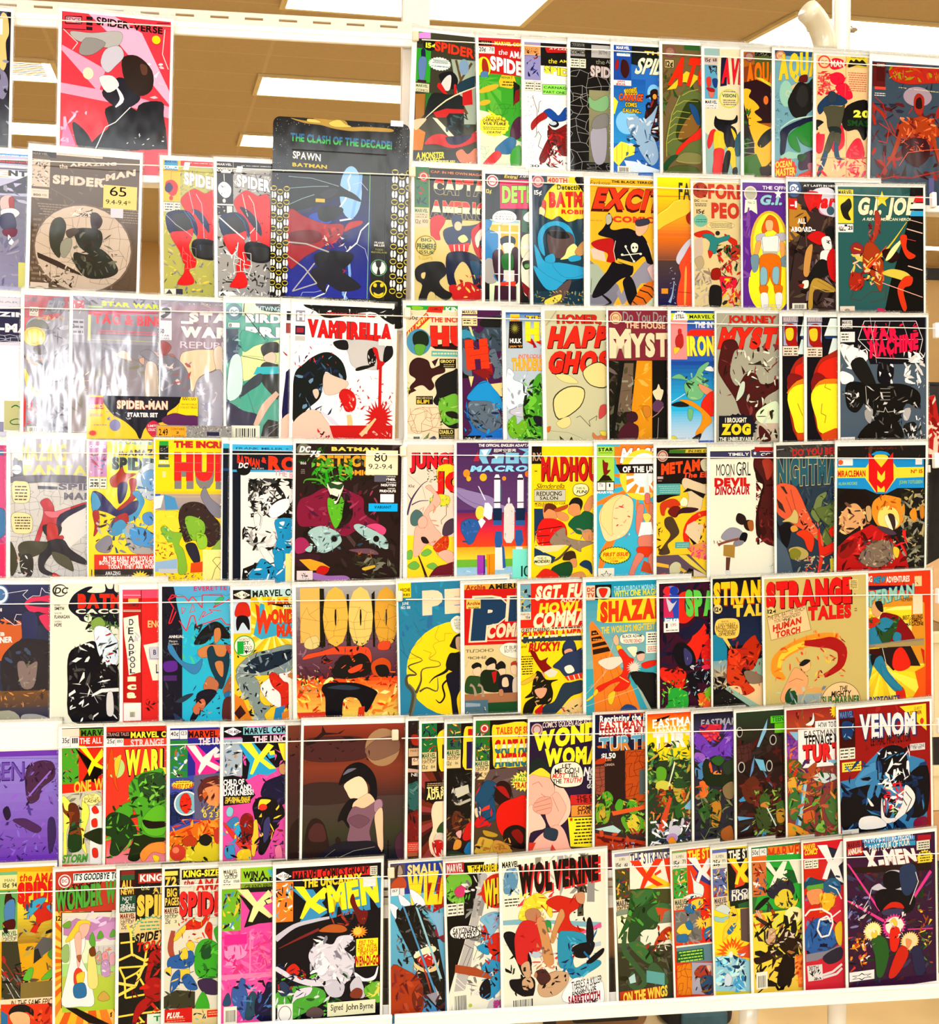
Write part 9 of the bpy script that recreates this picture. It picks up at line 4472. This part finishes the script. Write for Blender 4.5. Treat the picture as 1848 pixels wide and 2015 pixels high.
J 311,222,433,211 5 229 175 491 60 60 4
C 322 2 371 29 368 64 346 77 374 36 388 9 391
C 321 85 323 120 288 147 317 160 371 132 381 98 351
C 211 82 466 105 377 139 382 145 435 116 477
C ca8 41 298 59 277 79 286 75 328 51 328
J dcb,222,a74,543 38 265 173 386 34 33 5
L ccc 2.65 12 210 25 238
L ccc 2.65 19 211 31 238
L ccc 2 73 269 90 246
P e73 153 383 272 346 269 503 158 489
J b42,f94 146 357 175 478 12 34 6
X 8 420 48 478
@7 545.2 -546.2 2.64 168 258 3 5 c34 - 4 43.5
red and blue comic with a headbanded yellow-jacket shape and white coiled cord, bottom shelf
R c33 0 -1 105 101
T fd3 2 4 46 23 MARVEL|b=3
T fd3 4 22 49 41 COMICS|b=3,s=4
P c23 52 4 177 5 175 69 57 63
P 334 65 12 106 75 84 124 125 155 174 154 176 50
P eee 51 12 86 14 106 68 135 7 177 5 176 50 126 90 146 151 119 135 98 94 84 131 67 126 88 73
M 2 57 54 89
P c32 2 86 64 90 62 187 1 180
C 256 1 134 22 117 49 127 77 137 70 155 21 143 2 154
C 368 70 142 105 127 132 149 125 188 83 189
J 147,346,58b 3 115 131 195 20 27 1
P 6a4 11 145 70 142 70 159 13 162
C e96 14 162 63 161 62 200 34 216 14 188
C c32 6 226 34 210 68 220 75 254 19 253
C eb3 55 186 90 177 111 193 103 224 68 233
J d93,fc5,a62 55 173 117 239 14 27 2
C 36a 5 291 47 257 88 281 115 343 86 379 31 379 2 356
J 247,58b,124,446 6 252 121 390 40 34 3
L eee 6.04 2 245 20 227 61 227 96 250 102 283 87 320 60 323 46 296 54 264 82 254 95 276
L eee 4.74 131 241 95 263 61 265
L eee 4.04 90 151 118 167 135 202
C db3 109 297 134 280 132 359 115 343
P 889 3 375 80 372 129 358 132 372 44 400 3 401
C 334 65 390 129 365 131 405 86 418
L ddd 8.13 57 454 99 446 133 424
L ddd 8.13 64 462 113 455 133 438
P ddd 6 415 61 415 63 468 10 468
T 333 13 417 47 432 30TH|b=2
J 222,777 13 432 57 467 12 20 4
@7 620.4 -545.9 2.71 163 258 5 9 424 - 4 43.6
crowded dark comic with pink laser lines, right end of bottom shelf
J 334,446,211,533,242 0 90 312 496 150 40 1
P 59c 59 -7 250 6 250 20 59 10
T def 66 1 246 28 DAYS OF FUTURE PRESENT|b=1,d=-13
P 39c 63 13 253 23 253 39 83 32
T eed 83 22 232 46 PART FOUR OF FOUR|b=1,d=-10
R a33 1 0 55 28
T 623 5 4 52 25 MARVEL|b=4
P c32 3 25 59 26 58 51 3 48
T eed 5 28 56 49 ANNUAL|b=4,d=-6
P a23 261 6 311 9 310 27 260 24
R ddc 257 26 306 57
H 443 260 30 303 54 3
Z ed4 287 87 32 29 18 .15
H 543 267 64 306 109 5
T 822 75 39 263 119 X-MEN|b=8,d=-20,k=.6,s=-13
T eee 73 36 259 113 X-MEN|b=6,d=-19,k=.6,s=-13
P 322 2 90 309 104 309 131 2 109
P d49 -1 73 9 78 122 247 115 250
P d49 305 130 313 138 214 265 207 258
P d49 -4 200 3 197 136 282 128 288
P c48 220 322 314 330 314 335 220 327
C ccd 88 171 116 155 137 170 138 125 167 115 202 125 209 159 194 190 144 184
C 112 134 131 159 117 195 131 201 171 173 181 137 170
C 112 102 193 130 176 215 193 250 223 228 267 143 263 108 233
C 346 195 111 245 104 258 158 229 207 201 191
L ddd 2.75 252 131 262 165 229 240
L ddd 2.72 88 171 80 203 59 233
C c32 129 248 158 225 193 230 207 251 165 243
C 446 129 248 200 250 193 269 136 266
Z d49 169 307 46 43 24 .2
E fed 171 306 32.9 30.3
Z ec7 91 315 35 34 24 .2
E fea 91 313 27 26.2
Z ec7 227 366 36 34 24 .2
E fda 227 365 27.4 26.5
C ec5 157 291 171 280 182 301 171 313
C d32 156 317 185 314 191 348 177 393 155 383
C 363 85 348 114 332 142 355 148 409 126 472 104 469 98 402
C ec5 86 322 103 314 107 334 92 339
C c32 184 387 212 384 219 418 175 479 147 475
C e96 213 357 234 367 219 391
J 111,c8a,eee 136 262 213 351 20 21 2
J d93,c43,fc4,322 1 325 69 452 40 27 3
J 243,585,ec4,a53 258 224 312 456 40 28 4
J 558,88b,224,ccc 0 181 86 296 34 27 5
C 335 234 393 270 398 283 479 247 481
J d5a,eee 44 304 98 416 16 18 6
R eee 3 446 94 478
Z 222 48 465 43 13 6 .5
Z eee 48 465 35 9 6 .5'''

SHELF = {1: 'top', 2: 'second', 3: 'third', 4: 'fourth', 5: 'fifth', 6: 'sixth', 7: 'bottom'}
PIECES = {'note': 'sticky_note', 'tag': 'price_label', 'round': 'price_sticker', 'label': 'paper_label'}
blocks, cur = [], None
for ln in DATA.split('\n'):
    if ln.startswith('@'):
        cur = [ln[1:].split(), None, []]
        blocks.append(cur)
    elif cur[1] is None:
        cur[1] = ln
    else:
        cur[2].append(ln)

for head, label, ops in blocks:
    row = int(head[0])
    sx, tx, roll = float(head[1]) / 1000, float(head[2]) / 1000, math.radians(float(head[3]))
    Wm, Hm, mL, mT, base, kind, gam = float(head[4]), float(head[5]), float(head[6]), float(head[7]), head[8], head[9], math.radians(float(head[10]))
    nx = float(head[11]) / 1000
    ey = math.cos(BETA) * RT + math.sin(BETA) * RN
    ez = math.cos(BETA) * RN - math.sin(BETA) * RT
    ex1, ez1 = math.cos(gam) * RS - math.sin(gam) * ez, math.cos(gam) * ez + math.sin(gam) * RS
    ex = math.cos(roll) * ex1 + math.sin(roll) * ey
    ey = -math.sin(roll) * ex1 + math.cos(roll) * ey
    P0 = RO + sx * RS + tx * RT + nx * RN
    base_pt = P0 - (Hm / 1000) * ey + (Wm / 2000) * ex
    mw = Matrix(((ex.x, ey.x, ez1.x, base_pt.x), (ex.y, ey.y, ez1.y, base_pt.y), (ex.z, ey.z, ez1.z, base_pt.z), (0, 0, 0, 1)))
    blister = kind == 'B'
    root = empty('blister_pack' if blister else 'comic_book', mw)
    tag(root, label, 'blister pack' if blister else 'comic book', None if blister else 'bagged comics on the %s shelf' % SHELF[row])
    shift = Matrix.Translation((-Wm / 2000, Hm / 1000, 0))

    sheets = [['cover', Print(Wm * 2, Hm * 2), base, None]]
    for ln in ops:
        op = ln[0]
        q = ln.split()[1:]
        if op == '>':
            if q[0] == 'round':
                u, vv, r = float(q[1]), float(q[2]), float(q[3])
                box, colr, nm = (u - r, vv - r, u + r, vv + r), q[4], ' '.join(q[5:])
            else:
                box, colr, nm = tuple(float(z) for z in q[1:5]), q[5], ' '.join(q[6:])
            sheets.append([PIECES[q[0]], Print(box[2] - box[0], box[3] - box[1], box[0], box[1]), colr, nm])
        elif op == '=':
            box = tuple(float(z) for z in q[:4])
            sheets.append(['header_card', Print(box[2] - box[0], box[3] - box[1], box[0], box[1]), q[4], 'printed header card of the pack'])
        else:
            sheets[-1][1].run(op, q, ln)
    paper = M_WAVY if kind == 'C' else M_PRINT
    for i, (nm, pr, colr, lab) in enumerate(sheets):
        if nm == 'cover':
            o = pr.build('cover', root, paper, colr, 0.0007 if not blister else 0.0012, rounded=0.011 if blister else 0.0)
        elif nm == 'header_card':
            o = pr.build(nm, root, M_PRINT, colr, 0.0004, z=-0.0008)
        elif nm == 'price_sticker':
            o = pr.build(nm, root, M_NOTE, colr, 0.0002, z=0.0011, rounded=pr.W * 2.49e-4)
        else:
            o = pr.build(nm, root, M_NOTE, colr, 0.0002, z=0.0010 + 0.0002 * i)
        o.matrix_local = shift
        if lab:
            o['label'] = lab
    W, H, l, t, r = Wm / 1000, Hm / 1000, mL / 1000, mT / 1000, 0.0042
    if blister:
        o = MB().box(0.030, W - 0.036, -H + 0.045, -0.050, 0.0007, 0.0055)
        o.f.pop(1)
        o = o.build('clear_blister', M_SHELL, root)
        o.matrix_local = shift
        continue
    o = MB().box(-l, W + r, -H, t, -0.0013, -0.00075).build('backing_board', M_BOARD, root)
    o.matrix_local = shift
    sl = MB()
    top = t + 0.003
    sl.box(-l - 0.0022, -l + 0.0004, -H, top, -0.0009, -0.0007)
    sl.box(W + r - 0.0004, W + r + 0.0022, -H, top, -0.0009, -0.0007)
    sl.box(-l, W + r, t - 0.004, top, -0.0006, -0.0004)
    o = sl.build('sleeve', M_FILM, root)
    o.matrix_local = shift
    o['label'] = 'clear plastic bag edge'
